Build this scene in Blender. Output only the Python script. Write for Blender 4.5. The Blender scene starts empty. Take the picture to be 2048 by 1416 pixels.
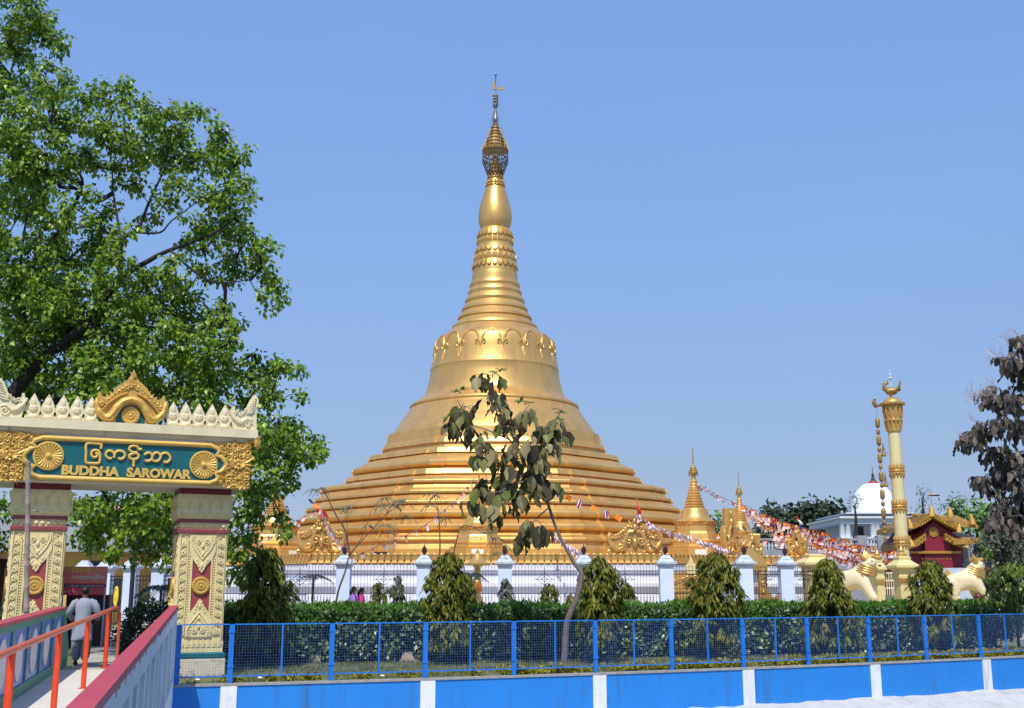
import bpy, math, random
import numpy as np
from mathutils import Vector, Matrix

R = math.radians
PI = math.pi
scene = bpy.context.scene
col = scene.collection
random.seed(7)
rng = np.random.default_rng(11)

# ------------------------------------------------------------------ camera
F_PX, PITCH, EYE = 2250.0, math.atan(470 / 2250.0), 1.6
cam = bpy.data.cameras.new('camera')
cam.sensor_width = 36.0
cam.lens = F_PX * 36 / 2048
cam.clip_start, cam.clip_end = 0.1, 3000
camo = bpy.data.objects.new('camera', cam)
col.objects.link(camo)
camo.location = (0, 0, EYE)
camo.rotation_euler = (R(90) + PITCH, 0, 0)
scene.camera = camo

# ------------------------------------------------------------------ sky, sun, exposure
SUN_EL, SUN_AZ = R(56), R(-9)          # the sun stands high behind the photographer, a little to the left
world = bpy.data.worlds.new('World')
scene.world = world
world.use_nodes = True
wn = world.node_tree
sky = wn.nodes.new('ShaderNodeTexSky')
sky.sky_type = 'NISHITA'
sky.sun_disc = False
sky.sun_elevation = SUN_EL
sky.sun_rotation = PI + SUN_AZ
sky.air_density = 1.35
sky.dust_density = 0.7
sky.ozone_density = 2.6
# pale even haze of a hot day: the clear-sky model is mixed with a softer gradient that depends on the height above the horizon
tcw = wn.nodes.new('ShaderNodeTexCoord'); spx = wn.nodes.new('ShaderNodeSeparateXYZ'); wn.links.new(tcw.outputs['Generated'], spx.inputs[0])
ramp = wn.nodes.new('ShaderNodeValToRGB'); wn.links.new(spx.outputs[2], ramp.inputs[0])
el = ramp.color_ramp.elements
el[0].position, el[0].color = 0.0, (0.32, 0.46, 0.74, 1)
el[1].position, el[1].color = 1.0, (0.13, 0.26, 0.68, 1)
for p_, c_ in ((0.09, (0.275, 0.398, 0.693, 1)), (0.19, (0.265, 0.43, 0.81, 1)), (0.30, (0.247, 0.442, 0.885, 1)), (0.49, (0.227, 0.415, 0.89, 1))):
    e_ = el.new(p_); e_.color = c_
vm = wn.nodes.new('ShaderNodeVectorMath'); vm.operation = 'SCALE'; vm.inputs['Scale'].default_value = 8.0
wn.links.new(ramp.outputs[0], vm.inputs[0])
mixs = wn.nodes.new('ShaderNodeMix'); mixs.data_type = 'RGBA'; mixs.inputs[0].default_value = 0.25
wn.links.new(vm.outputs[0], mixs.inputs[6]); wn.links.new(sky.outputs[0], mixs.inputs[7])
hz_ = wn.nodes.new('ShaderNodeTexNoise'); hz_.inputs['Scale'].default_value = 2.2; hz_.inputs['Detail'].default_value = 3
mph = wn.nodes.new('ShaderNodeMapping'); mph.inputs['Scale'].default_value = (1, 1, 3)
wn.links.new(tcw.outputs['Generated'], mph.inputs[0]); wn.links.new(mph.outputs[0], hz_.inputs['Vector'])
mrh = wn.nodes.new('ShaderNodeMapRange'); mrh.inputs['To Min'].default_value = 0.95; mrh.inputs['To Max'].default_value = 1.05
wn.links.new(hz_.outputs['Fac'], mrh.inputs[0])
vm2 = wn.nodes.new('ShaderNodeVectorMath'); vm2.operation = 'SCALE'
wn.links.new(mixs.outputs[2], vm2.inputs[0]); wn.links.new(mrh.outputs[0], vm2.inputs['Scale'])
wn.links.new(vm2.outputs[0], wn.nodes['Background'].inputs[0])
wn.nodes['Background'].inputs[1].default_value = 0.125
sun = bpy.data.lights.new('sun', 'SUN')
sun.energy = 4.3
sun.angle = R(0.53)
sun.color = (1.0, 0.95, 0.87)
suno = bpy.data.objects.new('sun', sun)
col.objects.link(suno)
sdir = Vector((math.sin(SUN_AZ) * math.cos(SUN_EL), -math.cos(SUN_AZ) * math.cos(SUN_EL), math.sin(SUN_EL)))
suno.rotation_euler = sdir.to_track_quat('Z', 'Y').to_euler()
suno.location = (0, -20, 40)
scene.view_settings.view_transform = 'Standard'
scene.view_settings.look = 'None'
scene.view_settings.exposure = 0.0
scene.view_settings.gamma = 1.0
scene.cycles.max_bounces = 6
scene.cycles.transparent_max_bounces = 8
scene.cycles.use_denoising = True

# ------------------------------------------------------------------ measuring the photograph
def at(px, py, Y):
    """the point at distance Y that the photograph shows at pixel px, py"""
    zr = Y * math.tan(PITCH + math.atan((708 - py) / F_PX))
    d = Y * math.cos(PITCH) + zr * math.sin(PITCH)
    return Vector(((px - 1024) / F_PX * d, Y, EYE + zr))

def ground(px, py, z=0.0):
    return at(px, py, (z - EYE) / math.tan(PITCH + math.atan((708 - py) / F_PX)))

# ------------------------------------------------------------------ materials
MATS = {}
def mat(name, c, rough=0.6, metal=0.0, var=0.12, vs=3.0, bump=0.0, bs=40.0, spec=0.5, stain=None, st=0.55, ss=1.2, coat=0.0, streak=None, sk=0.58, ks=5.0):
    """painted / plastered / metal surface: colour with soft mottling, an optional stain colour and bump"""
    m = bpy.data.materials.new(name)
    m.use_nodes = True
    n, l = m.node_tree.nodes, m.node_tree.links
    b = n['Principled BSDF']
    tc = n.new('ShaderNodeTexCoord')
    nz = n.new('ShaderNodeTexNoise'); nz.inputs['Scale'].default_value = vs; nz.inputs['Detail'].default_value = 6
    l.new(tc.outputs['Object'], nz.inputs['Vector'])
    rp = n.new('ShaderNodeValToRGB')
    rp.color_ramp.elements[0].position, rp.color_ramp.elements[1].position = 0.3, 0.7
    rp.color_ramp.elements[0].color = tuple(x * (1 - var) for x in c) + (1,)
    rp.color_ramp.elements[1].color = tuple(min(1, x * (1 + var)) for x in c) + (1,)
    l.new(nz.outputs['Fac'], rp.inputs[0])
    out = rp.outputs[0]
    if stain:
        n2 = n.new('ShaderNodeTexNoise'); n2.inputs['Scale'].default_value = ss; n2.inputs['Detail'].default_value = 9; n2.inputs['Roughness'].default_value = 0.7
        l.new(tc.outputs['Object'], n2.inputs['Vector'])
        r2 = n.new('ShaderNodeValToRGB'); r2.color_ramp.elements[0].position, r2.color_ramp.elements[1].position = st, st + 0.16
        l.new(n2.outputs['Fac'], r2.inputs[0])
        mx = n.new('ShaderNodeMix'); mx.data_type = 'RGBA'
        l.new(r2.outputs[0], mx.inputs[0]); l.new(out, mx.inputs[6]); mx.inputs[7].default_value = tuple(stain) + (1,)
        out = mx.outputs[2]
    if streak:          # runs of rain and dust, long in the vertical
        mp = n.new('ShaderNodeMapping'); mp.inputs['Scale'].default_value = (ks, ks, ks * 0.09)
        l.new(tc.outputs['Object'], mp.inputs[0])
        n4 = n.new('ShaderNodeTexNoise'); n4.inputs['Scale'].default_value = 1.0; n4.inputs['Detail'].default_value = 8; n4.inputs['Roughness'].default_value = 0.65
        l.new(mp.outputs[0], n4.inputs['Vector'])
        r4 = n.new('ShaderNodeValToRGB'); r4.color_ramp.elements[0].position, r4.color_ramp.elements[1].position = sk, sk + 0.2
        l.new(n4.outputs['Fac'], r4.inputs[0])
        m4 = n.new('ShaderNodeMix'); m4.data_type = 'RGBA'
        l.new(r4.outputs[0], m4.inputs[0]); l.new(out, m4.inputs[6]); m4.inputs[7].default_value = tuple(streak) + (1,)
        out = m4.outputs[2]
    l.new(out, b.inputs['Base Color'])
    b.inputs['Roughness'].default_value = rough
    b.inputs['Metallic'].default_value = metal
    b.inputs['Specular IOR Level'].default_value = spec
    b.inputs['Coat Weight'].default_value = coat
    if bump:
        n3 = n.new('ShaderNodeTexNoise'); n3.inputs['Scale'].default_value = bs; n3.inputs['Detail'].default_value = 5
        l.new(tc.outputs['Object'], n3.inputs['Vector'])
        bp = n.new('ShaderNodeBump'); bp.inputs['Strength'].default_value = bump; bp.inputs['Distance'].default_value = 0.02
        l.new(n3.outputs['Fac'], bp.inputs['Height']); l.new(bp.outputs[0], b.inputs['Normal'])
    MATS[name] = m
    return m

def leafmat(name, cols, rough=0.45, trans=0.3, spec=0.5):
    """leaf: each leaf its own tone; light passes through"""
    m = bpy.data.materials.new(name)
    m.use_nodes = True
    n, l = m.node_tree.nodes, m.node_tree.links
    b = n['Principled BSDF']
    g = n.new('ShaderNodeNewGeometry')
    rp = n.new('ShaderNodeValToRGB')
    e = rp.color_ramp.elements
    while len(e) < len(cols): e.new(0.5)
    for i, c in enumerate(cols):
        e[i].position = i / (len(cols) - 1); e[i].color = tuple(c) + (1,)
    l.new(g.outputs['Random Per Island'], rp.inputs[0])
    l.new(rp.outputs[0], b.inputs['Base Color'])
    b.inputs['Roughness'].default_value = rough
    b.inputs['Specular IOR Level'].default_value = spec
    t = n.new('ShaderNodeBsdfTranslucent')
    l.new(rp.outputs[0], t.inputs['Color'])
    mx = n.new('ShaderNodeMixShader'); mx.inputs[0].default_value = trans
    l.new(b.outputs[0], mx.inputs[1]); l.new(t.outputs[0], mx.inputs[2])
    l.new(mx.outputs[0], n['Material Output'].inputs['Surface'])
    MATS[name] = m
    return m

mat('gold_paint', (0.72, 0.44, 0.135), 0.40, 0.58, 0.08, 1.2, 0.04, 9, streak=(0.58, 0.335, 0.12), sk=0.5, ks=1.6)
mat('gold_dull', (0.36, 0.235, 0.075), 0.5, 0.5, 0.2, 6, 0.25, 60)
mat('gold_gate', (0.63, 0.385, 0.085), 0.48, 0.25, 0.12, 8, 0.2, 60)
mat('gold_letter', (0.70, 0.46, 0.105), 0.5, 0.15, 0.1, 8)
mat('cream_paint', (0.74, 0.62, 0.31), 0.65, 0, 0.08, 4, 0.15, 50, stain=(0.42, 0.32, 0.16), st=0.62, ss=2.5)
mat('cream_plaster', (0.74, 0.65, 0.42), 0.7, 0, 0.1, 3, 0.15, 40, stain=(0.40, 0.34, 0.22), st=0.62, ss=2.2, streak=(0.32, 0.28, 0.20), sk=0.6, ks=7)
mat('old_plaster', (0.62, 0.56, 0.42), 0.8, 0, 0.15, 3, 0.3, 40, stain=(0.25, 0.22, 0.18), st=0.52, ss=3)
mat('soffit_paint', (0.72, 0.66, 0.58), 0.8, 0, 0.05, 2)
mat('maroon_paint', (0.25, 0.05, 0.055), 0.55, 0, 0.15, 6, stain=(0.45, 0.25, 0.22), st=0.62, ss=8)
mat('dark_red_paint', (0.16, 0.008, 0.012), 0.5)
mat('red_panel', (0.30, 0.05, 0.055), 0.6, 0, 0.15, 4)
mat('teal_paint', (0.004, 0.115, 0.125), 0.4, 0, 0.12, 5, stain=(0.01, 0.16, 0.19), st=0.6, ss=3)
mat('blue_wall_paint', (0.018, 0.235, 0.70), 0.55, 0, 0.05, 1.2, 0.12, 30, stain=(0.02, 0.19, 0.60), st=0.60, ss=2.0, streak=(0.045, 0.15, 0.36), sk=0.54, ks=4)
mat('white_stripe_paint', (0.80, 0.81, 0.82), 0.7, 0, 0.05, 3, 0.1, 30, stain=(0.60, 0.62, 0.64), st=0.56, ss=4, streak=(0.45, 0.46, 0.46), sk=0.55, ks=8)
mat('whitewash', (0.50, 0.50, 0.49), 0.9, 0, 0.1, 4, 1.0, 9, stain=(0.33, 0.33, 0.31), st=0.55, ss=3)
mat('coping_cement', (0.33, 0.32, 0.29), 0.9, 0, 0.2, 6, 0.3, 30)
mat('blue_metal', (0.016, 0.19, 0.66), 0.4, 0, 0.06, 5)
mat('blue_wire', (0.12, 0.24, 0.55), 0.45, 0, 0.06, 5)
mat('parapet_white', (0.70, 0.73, 0.76), 0.7, 0, 0.06, 2, 0.1, 25, stain=(0.42, 0.45, 0.48), st=0.62, ss=2, streak=(0.36, 0.37, 0.38), sk=0.6, ks=6)
mat('coping_red', (0.46, 0.055, 0.085), 0.55, 0, 0.08, 2, 0.1, 30, stain=(0.40, 0.10, 0.10), st=0.6, ss=4)
mat('parapet_green', (0.055, 0.23, 0.18), 0.6, 0, 0.12, 3, stain=(0.09, 0.25, 0.19), st=0.58, ss=4)
mat('tile_blue', (0.02, 0.14, 0.55), 0.3, 0, 0.3, 9)
mat('oval_white', (0.58, 0.57, 0.56), 0.6, 0, 0.1, 8)
mat('rail_red', (0.80, 0.07, 0.015), 0.45, 0, 0.1, 6, 0.1, 30, stain=(0.50, 0.06, 0.03), st=0.6, ss=6)
mat('rail_faded', (0.62, 0.12, 0.05), 0.45, 0, 0.14, 6)
mat('deck_plaster', (0.62, 0.58, 0.50), 0.85, 0, 0.08, 2, 0.2, 25, stain=(0.48, 0.44, 0.38), st=0.62, ss=1.5)
mat('post_white', (0.62, 0.72, 0.88), 0.7, 0, 0.05, 2, stain=(0.50, 0.56, 0.66), st=0.62, ss=2.5, streak=(0.44, 0.50, 0.58), sk=0.6, ks=8)
mat('cap_grey', (0.52, 0.58, 0.66), 0.75, 0, 0.12, 5, stain=(0.34, 0.36, 0.38), st=0.55, ss=4)
mat('finial_dark', (0.045, 0.012, 0.014), 0.5)
mat('iron_black', (0.012, 0.011, 0.016), 0.55)
mat('plinth_white', (0.74, 0.74, 0.80), 0.7, 0, 0.05, 0.8, stain=(0.60, 0.59, 0.66), st=0.6, ss=0.9, streak=(0.52, 0.52, 0.58), sk=0.58, ks=3)
mat('plaque_white', (0.8, 0.8, 0.78), 0.5)
mat('dome_white', (0.80, 0.82, 0.84), 0.6, 0, 0.03, 1)
mat('temple_white', (0.66, 0.69, 0.74), 0.7, 0, 0.06, 0.8)
mat('grey_concrete', (0.30, 0.31, 0.34), 0.85, 0, 0.15, 1, stain=(0.20, 0.20, 0.22), st=0.55, ss=0.8)
mat('dark_opening', (0.03, 0.03, 0.04), 0.6)
mat('pale_yellow', (0.72, 0.60, 0.26), 0.6, 0, 0.06, 2)
mat('column_cream', (0.74, 0.64, 0.33), 0.5, 0, 0.05, 1)
mat('lion_cream', (0.78, 0.66, 0.40), 0.5, 0, 0.06, 3)
mat('pavilion_red', (0.24, 0.012, 0.035), 0.55, 0, 0.1, 1)
mat('roof_gold', (0.48, 0.27, 0.05), 0.5, 0.3, 0.18, 4, 0.4, 20)
mat('ball_maroon', (0.10, 0.02, 0.02), 0.4)
mat('bark_dark', (0.026, 0.020, 0.019), 0.85, 0, 0.3, 8, 0.8, 30)
mat('bark_grey', (0.17, 0.13, 0.115), 0.85, 0, 0.25, 10, 0.8, 40)
mat('twig', (0.13, 0.085, 0.06), 0.8, 0, 0.2, 8)
mat('bamboo_pole', (0.30, 0.235, 0.20), 0.75, 0, 0.25, 12, 0.4, 40)
mat('banner_red', (0.75, 0.06, 0.12), 0.5, 0, 0.06, 2)
mat('banner_orange', (0.9, 0.24, 0.18), 0.5, 0, 0.06, 2)
mat('banner_navy', (0.03, 0.03, 0.12), 0.5)
mat('letter_yellow', (0.85, 0.62, 0.06), 0.5)
mat('letter_white', (0.8, 0.8, 0.8), 0.5)
mat('letter_pale', (0.55, 0.42, 0.42), 0.5)
mat('cloth_kurta', (0.31, 0.34, 0.42), 0.85, 0, 0.06, 6, 0.3, 25)
mat('cloth_trouser', (0.24, 0.25, 0.29), 0.85, 0, 0.1, 6)
mat('skin_brown', (0.16, 0.075, 0.045), 0.55)
mat('hair_black', (0.010, 0.008, 0.008), 0.5)
mat('cloth_violet', (0.30, 0.16, 0.55), 0.8)
mat('cloth_magenta', (0.50, 0.03, 0.22), 0.8)
mat('cloth_white', (0.7, 0.68, 0.66), 0.8)
mat('flag_white', (0.82, 0.70, 0.70), 0.7)
mat('flag_pink', (0.80, 0.50, 0.48), 0.7)
mat('flag_red', (0.62, 0.03, 0.02), 0.7)
mat('flag_orange', (0.82, 0.22, 0.02), 0.7)
mat('flag_yellow', (0.85, 0.55, 0.05), 0.7)
mat('flag_blue', (0.04, 0.05, 0.28), 0.7)
mat('cord', (0.25, 0.2, 0.2), 0.8)
mat('yellow_wall', (0.62, 0.40, 0.10), 0.75, 0, 0.1, 1)
mat('roof_red', (0.40, 0.06, 0.03), 0.7, 0, 0.2, 3)
mat('roof_grey', (0.33, 0.35, 0.39), 0.7, 0, 0.15, 1)
mat('roof_brown', (0.10, 0.05, 0.03), 0.8)
mat('sunlit_ground', (0.36, 0.29, 0.22), 0.95, 0, 0.15, 5, 0.6, 20)  # pale tone of the sunlit ground behind the hedge gaps
mat('hedge_inner', (0.012, 0.014, 0.012), 0.95)  # near-black colour carries the shade inside the hedge
mat('chain_metal', (0.17, 0.125, 0.08), 0.5, 0.4)
mat('silver', (0.22, 0.20, 0.19), 0.4, 0.5)
mat('robe_orange', (0.75, 0.22, 0.03), 0.6)

leafmat('leaf_peepal', [(0.07, 0.14, 0.012), (0.145, 0.26, 0.018), (0.23, 0.37, 0.025), (0.34, 0.46, 0.045)], 0.36, 0.40)
leafmat('leaf_teak', [(0.04, 0.032, 0.02), (0.14, 0.115, 0.05), (0.34, 0.285, 0.14), (0.16, 0.20, 0.04), (0.10, 0.075, 0.035)], 0.46, 0.22, 0.3)  # wide tone range paints dark shading and lit spots into the leaves
leafmat('leaf_teak_young', [(0.06, 0.16, 0.02), (0.11, 0.24, 0.03)], 0.4, 0.3)
leafmat('leaf_teak_brown', [(0.028, 0.022, 0.020), (0.065, 0.050, 0.040), (0.15, 0.115, 0.09), (0.08, 0.09, 0.04)], 0.5, 0.12)
leafmat('leaf_ashoka', [(0.03, 0.05, 0.005), (0.085, 0.115, 0.010), (0.17, 0.185, 0.015), (0.27, 0.25, 0.03)], 0.45, 0.28, 0.25)
leafmat('leaf_ashoka_green', [(0.05, 0.08, 0.008), (0.10, 0.16, 0.014), (0.17, 0.25, 0.02), (0.24, 0.27, 0.035)], 0.33, 0.25)
leafmat('leaf_hedge', [(0.025, 0.05, 0.018), (0.065, 0.12, 0.038), (0.14, 0.22, 0.085), (0.25, 0.33, 0.18)], 0.36, 0.1, 0.6)
leafmat('leaf_hedge_top', [(0.05, 0.13, 0.012), (0.09, 0.22, 0.02), (0.14, 0.30, 0.03)], 0.45, 0.3)
leafmat('leaf_border', [(0.16, 0.17, 0.01), (0.32, 0.30, 0.015), (0.50, 0.44, 0.03)], 0.5, 0.3)
leafmat('leaf_far_dark', [(0.012, 0.028, 0.010), (0.028, 0.05, 0.018), (0.05, 0.075, 0.028)], 0.6, 0.12)
leafmat('leaf_far_green', [(0.05, 0.12, 0.025), (0.11, 0.23, 0.04), (0.19, 0.33, 0.07)], 0.6, 0.2)
leafmat('leaf_far_pale', [(0.09, 0.13, 0.08), (0.16, 0.22, 0.14), (0.22, 0.28, 0.19)], 0.6, 0.2)
leafmat('leaf_greygreen', [(0.045, 0.06, 0.03), (0.09, 0.11, 0.06), (0.14, 0.16, 0.09)], 0.5, 0.2)
leafmat('leaf_dark', [(0.010, 0.02, 0.008), (0.022, 0.045, 0.012), (0.04, 0.075, 0.018)], 0.4, 0.12)
leafmat('leaf_palm', [(0.015, 0.02, 0.018), (0.05, 0.06, 0.05), (0.14, 0.15, 0.14)], 0.4, 0.1)
leafmat('leaf_feather', [(0.03, 0.05, 0.015), (0.07, 0.10, 0.03), (0.12, 0.13, 0.05)], 0.5, 0.2)
leafmat('grass_blade', [(0.07, 0.10, 0.02), (0.14, 0.17, 0.04), (0.22, 0.22, 0.075)], 0.6, 0.25)

def ground_mat():
    m = mat('garden_soil', (0.13, 0.14, 0.055), 0.95, 0, 0.25, 1.3, 0.6, 18, stain=(0.26, 0.22, 0.14), st=0.54, ss=0.9)
    return m
ground_mat()
mat('path_concrete', (0.42, 0.37, 0.30), 0.9, 0, 0.15, 1.2, 0.4, 20, stain=(0.28, 0.24, 0.19), st=0.55, ss=0.8)
mat('pond_water', (0.02, 0.06, 0.05), 0.08, 0, 0.1, 0.5, 0.1, 4)
M = MATS

# ------------------------------------------------------------------ objects
def tag(o, label=None, cat=None, group=None, kind=None):
    if label: o['label'] = label
    if cat: o['category'] = cat
    if group: o['group'] = group
    if kind: o['kind'] = kind
    return o

def thing(name, label, cat, loc=(0, 0, 0), rz=0.0, group=None):
    o = bpy.data.objects.new(name, None)
    o.empty_display_size = 0.3
    col.objects.link(o)
    o.location = loc
    o.rotation_euler = (0, 0, rz)
    return tag(o, label, cat, group)

def copy_tree(o, parent=None):
    c = o.copy()
    col.objects.link(c)
    if parent is not None: c.parent = parent
    for ch in list(o.children): copy_tree(ch, c)
    return c

def link_mesh(name, me, mats, parent=None, smooth=35, loc=None, bevel=0):
    for k in ([mats] if isinstance(mats, str) else mats):
        me.materials.append(M[k])
    if smooth:
        me.polygons.foreach_set('use_smooth', np.ones(len(me.polygons), dtype=bool))
        if smooth < 180: me.set_sharp_from_angle(angle=R(smooth))
    o = bpy.data.objects.new(name, me)
    col.objects.link(o)
    if parent is not None: o.parent = parent
    if loc is not None: o.location = loc
    if bevel:
        b = o.modifiers.new('edge', 'BEVEL'); b.width = bevel; b.segments = 2; b.limit_method = 'ANGLE'; b.angle_limit = R(40)
    return o

class MB:
    """collects shapes and links them as one mesh object"""
    def __init__(s):
        s.v, s.f, s.mi, s.k, s.T = [], [], [], 0, None
    def add(s, vs, fs):
        b = len(s.v)
        if s.T is not None: vs = [s.T @ Vector(p) for p in vs]
        s.v.extend([tuple(p) for p in vs])
        s.f.extend([tuple(i + b for i in q) for q in fs])
        s.mi.extend([s.k] * len(fs))
        return s
    def box(s, x0, y0, z0, x1, y1, z1):
        return s.add([(x0, y0, z0), (x1, y0, z0), (x1, y1, z0), (x0, y1, z0), (x0, y0, z1), (x1, y0, z1), (x1, y1, z1), (x0, y1, z1)],
              [(0, 3, 2, 1), (4, 5, 6, 7), (0, 1, 5, 4), (1, 2, 6, 5), (2, 3, 7, 6), (3, 0, 4, 7)])
    def cbox(s, c, w, d, h):
        return s.box(c[0] - w / 2, c[1] - d / 2, c[2], c[0] + w / 2, c[1] + d / 2, c[2] + h)
    def loft(s, rings, caps=True, closed=True):
        n = len(rings[0]); vs = [p for r in rings for p in r]; fs = []
        for i in range(len(rings) - 1):
            for j in range(n if closed else n - 1):
                a, b = i * n + j, i * n + (j + 1) % n
                fs.append((a, b, b + n, a + n))
        if caps:
            fs.append(tuple(range(n))[::-1]); fs.append(tuple(range((len(rings) - 1) * n, len(rings) * n)))
        return s.add(vs, fs)
    def lathe(s, prof, n=32, c=(0, 0, 0), caps=True, ph=0.0):
        return s.loft([[(c[0] + r * math.cos(ph + 2 * PI * k / n), c[1] + r * math.sin(ph + 2 * PI * k / n), c[2] + z) for k in range(n)] for r, z in prof], caps)
    def tube(s, pts, r, n=6, caps=True):
        pts = [Vector(p) for p in pts]
        if not isinstance(r, (list, tuple)): r = [r] * len(pts)
        rings = []; up = None
        for i, p in enumerate(pts):
            t = (pts[min(i + 1, len(pts) - 1)] - pts[max(i - 1, 0)])
            t = t.normalized() if t.length > 1e-9 else Vector((0, 0, 1))
            if up is None:
                up = t.orthogonal().normalized()
            else:
                up = up - t * up.dot(t)
                up = up.normalized() if up.length > 1e-6 else t.orthogonal().normalized()
            w = t.cross(up)
            rings.append([p + (up * math.cos(2 * PI * k / n) + w * math.sin(2 * PI * k / n)) * r[i] for k in range(n)])
        return s.loft(rings, caps)
    def ball(s, c, r, nu=8, nv=5):
        rx, ry, rz = (r, r, r) if not isinstance(r, (list, tuple)) else r
        rings = []
        for i in range(nv + 1):
            a = -PI / 2 + PI * (i + 0.0) / nv
            cr = max(math.cos(a), 0.02)
            rings.append([(c[0] + rx * cr * math.cos(2 * PI * k / nu), c[1] + ry * cr * math.sin(2 * PI * k / nu), c[2] + rz * math.sin(a)) for k in range(nu)])
        return s.loft(rings)
    def extr(s, poly, y0, y1):
        """outline in the x-z plane, given thickness along y"""
        n = len(poly)
        a = sum(poly[i][0] * poly[(i + 1) % n][1] - poly[(i + 1) % n][0] * poly[i][1] for i in range(n))
        if a < 0: poly = poly[::-1]
        vs = [(p[0], y0, p[1]) for p in poly] + [(p[0], y1, p[1]) for p in poly]
        fs = [tuple(range(n)), tuple(range(n, 2 * n))[::-1]] + [(i, i + n, (i + 1) % n + n, (i + 1) % n) for i in range(n)]
        return s.add(vs, fs)
    def dome_front(s, x, y, z, r, h, n=12, k=4):
        """a round boss standing out of a wall towards -y"""
        rings = []
        for i in range(k + 1):
            a = PI / 2 * i / k
            rr = max(r * math.cos(a), 0.002)
            rings.append([(x + rr * math.cos(2 * PI * j / n), y - h * math.sin(a), z + rr * math.sin(2 * PI * j / n)) for j in range(n)])
        return s.loft(rings)
    def mesh(s, name):
        me = bpy.data.meshes.new(name)
        me.from_pydata(s.v, [], s.f)
        me.polygons.foreach_set('material_index', s.mi)
        me.update()
        return me
    def build(s, name, mats, parent=None, smooth=35, loc=None, bevel=0):
        return link_mesh(name, s.mesh(name), mats, parent, smooth, loc, bevel)

def spiral(cx, cz, y, r, turns=1.5, a0=0.0, sgn=1, n=14, tail=None):
    pts = []
    for i in range(n):
        t = i / (n - 1); a = a0 + sgn * turns * 2 * PI * t; rr = r * (1 - 0.85 * t)
        pts.append((cx + rr * math.cos(a), y - 0.012 * t, cz + rr * math.sin(a)))
    if tail: pts = [(tail[0], y, tail[1])] + pts
    return pts

def smooth_line(pts, k=4):
    """Catmull-Rom through the given points"""
    P = [Vector(p) for p in pts]; out = []
    for i in range(len(P) - 1):
        p0, p1, p2, p3 = P[max(i - 1, 0)], P[i], P[i + 1], P[min(i + 2, len(P) - 1)]
        for j in range(k):
            t = j / k
            out.append(0.5 * ((2 * p1) + (p2 - p0) * t + (2 * p0 - 5 * p1 + 4 * p2 - p3) * t * t + (3 * p1 - p0 - 3 * p2 + p3) * t ** 3))
    out.append(P[-1])
    return out

# ------------------------------------------------------------------ leaves
def unit(a):
    return a / np.maximum(np.linalg.norm(a, axis=1, keepdims=True), 1e-9)

def leaf_mesh(name, base, d, up, ln, wd, fold=0.25, shape='kite', curl=0.0):
    """one mesh of many separate leaves: base points, directions to the tip, face normals, lengths, widths"""
    N = len(base)
    d = unit(d); side = unit(np.cross(d, up)); nrm = np.cross(side, d)
    ln = np.asarray(ln).reshape(-1, 1); wd = np.asarray(wd).reshape(-1, 1)
    if shape == 'kite':
        st = [(0, 0, 0), (0.36, -0.5, 1), (1, 0, 0), (0.36, 0.5, 1)]
        fs = [(0, 1, 2), (0, 2, 3)]
    elif shape == 'broad':     # wide leaf with a midrib, hanging and curling
        st = [(0, 0, 0), (0.14, -0.36, 0.7), (0.14, 0, 0), (0.14, 0.36, 0.7), (0.36, -0.51, 1.5), (0.36, 0, 0), (0.36, 0.49, 0.5), (0.58, -0.47, 0.4), (0.58, 0, 0), (0.58, 0.48, 1.6), (0.8, -0.30, 1.5), (0.8, 0, 0), (0.8, 0.28, 0.4), (1, 0.04, 0.2)]
        fs = [(0, 1, 2), (0, 2, 3)]
        for r_ in (1, 4, 7): fs += [(r_, r_ + 3, r_ + 4, r_ + 1), (r_ + 1, r_ + 4, r_ + 5, r_ + 2)]
        fs += [(10, 13, 11), (11, 13, 12)]
    else:                      # long narrow blade in two bent halves
        st = [(0, 0, 0), (0.45, -0.5, 1), (0.45, 0.5, 1), (1, 0, 0)]
        fs = [(0, 1, 2), (1, 3, 2)]
    vs = np.empty((N, len(st), 3))
    for i, (a, w, e) in enumerate(st):
        vs[:, i] = base + d * ln * a + side * wd * w + nrm * (wd * fold * e * 0.5 - ln * np.reshape(curl, (-1, 1)) * a * a)
    vs = vs.reshape(-1, 3)
    me = bpy.data.meshes.new(name)
    k = len(st)
    flat, starts, tot, pos = [], [], [], 0
    for q in fs:
        tot.append(len(q))
    idx = np.concatenate([np.array(q) for q in fs])
    loops = (np.arange(N)[:, None] * k + idx[None, :]).ravel()
    tots = np.tile(np.array(tot), N)
    st_ = np.concatenate([[0], np.cumsum(tots)[:-1]])
    me.vertices.add(len(vs)); me.vertices.foreach_set('co', vs.astype(np.float32).ravel())
    me.loops.add(len(loops)); me.loops.foreach_set('vertex_index', loops.astype(np.int32))
    me.polygons.add(len(tots)); me.polygons.foreach_set('loop_start', st_.astype(np.int32))
    me.update(calc_edges=True); me.validate()
    return me

def rand_dirs(n, zmin=-1.0, zmax=1.0):
    z = rng.uniform(zmin, zmax, n); a = rng.uniform(0, 2 * PI, n); r = np.sqrt(np.maximum(1 - z * z, 0))
    return np.stack([r * np.cos(a), r * np.sin(a), z], 1)

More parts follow.
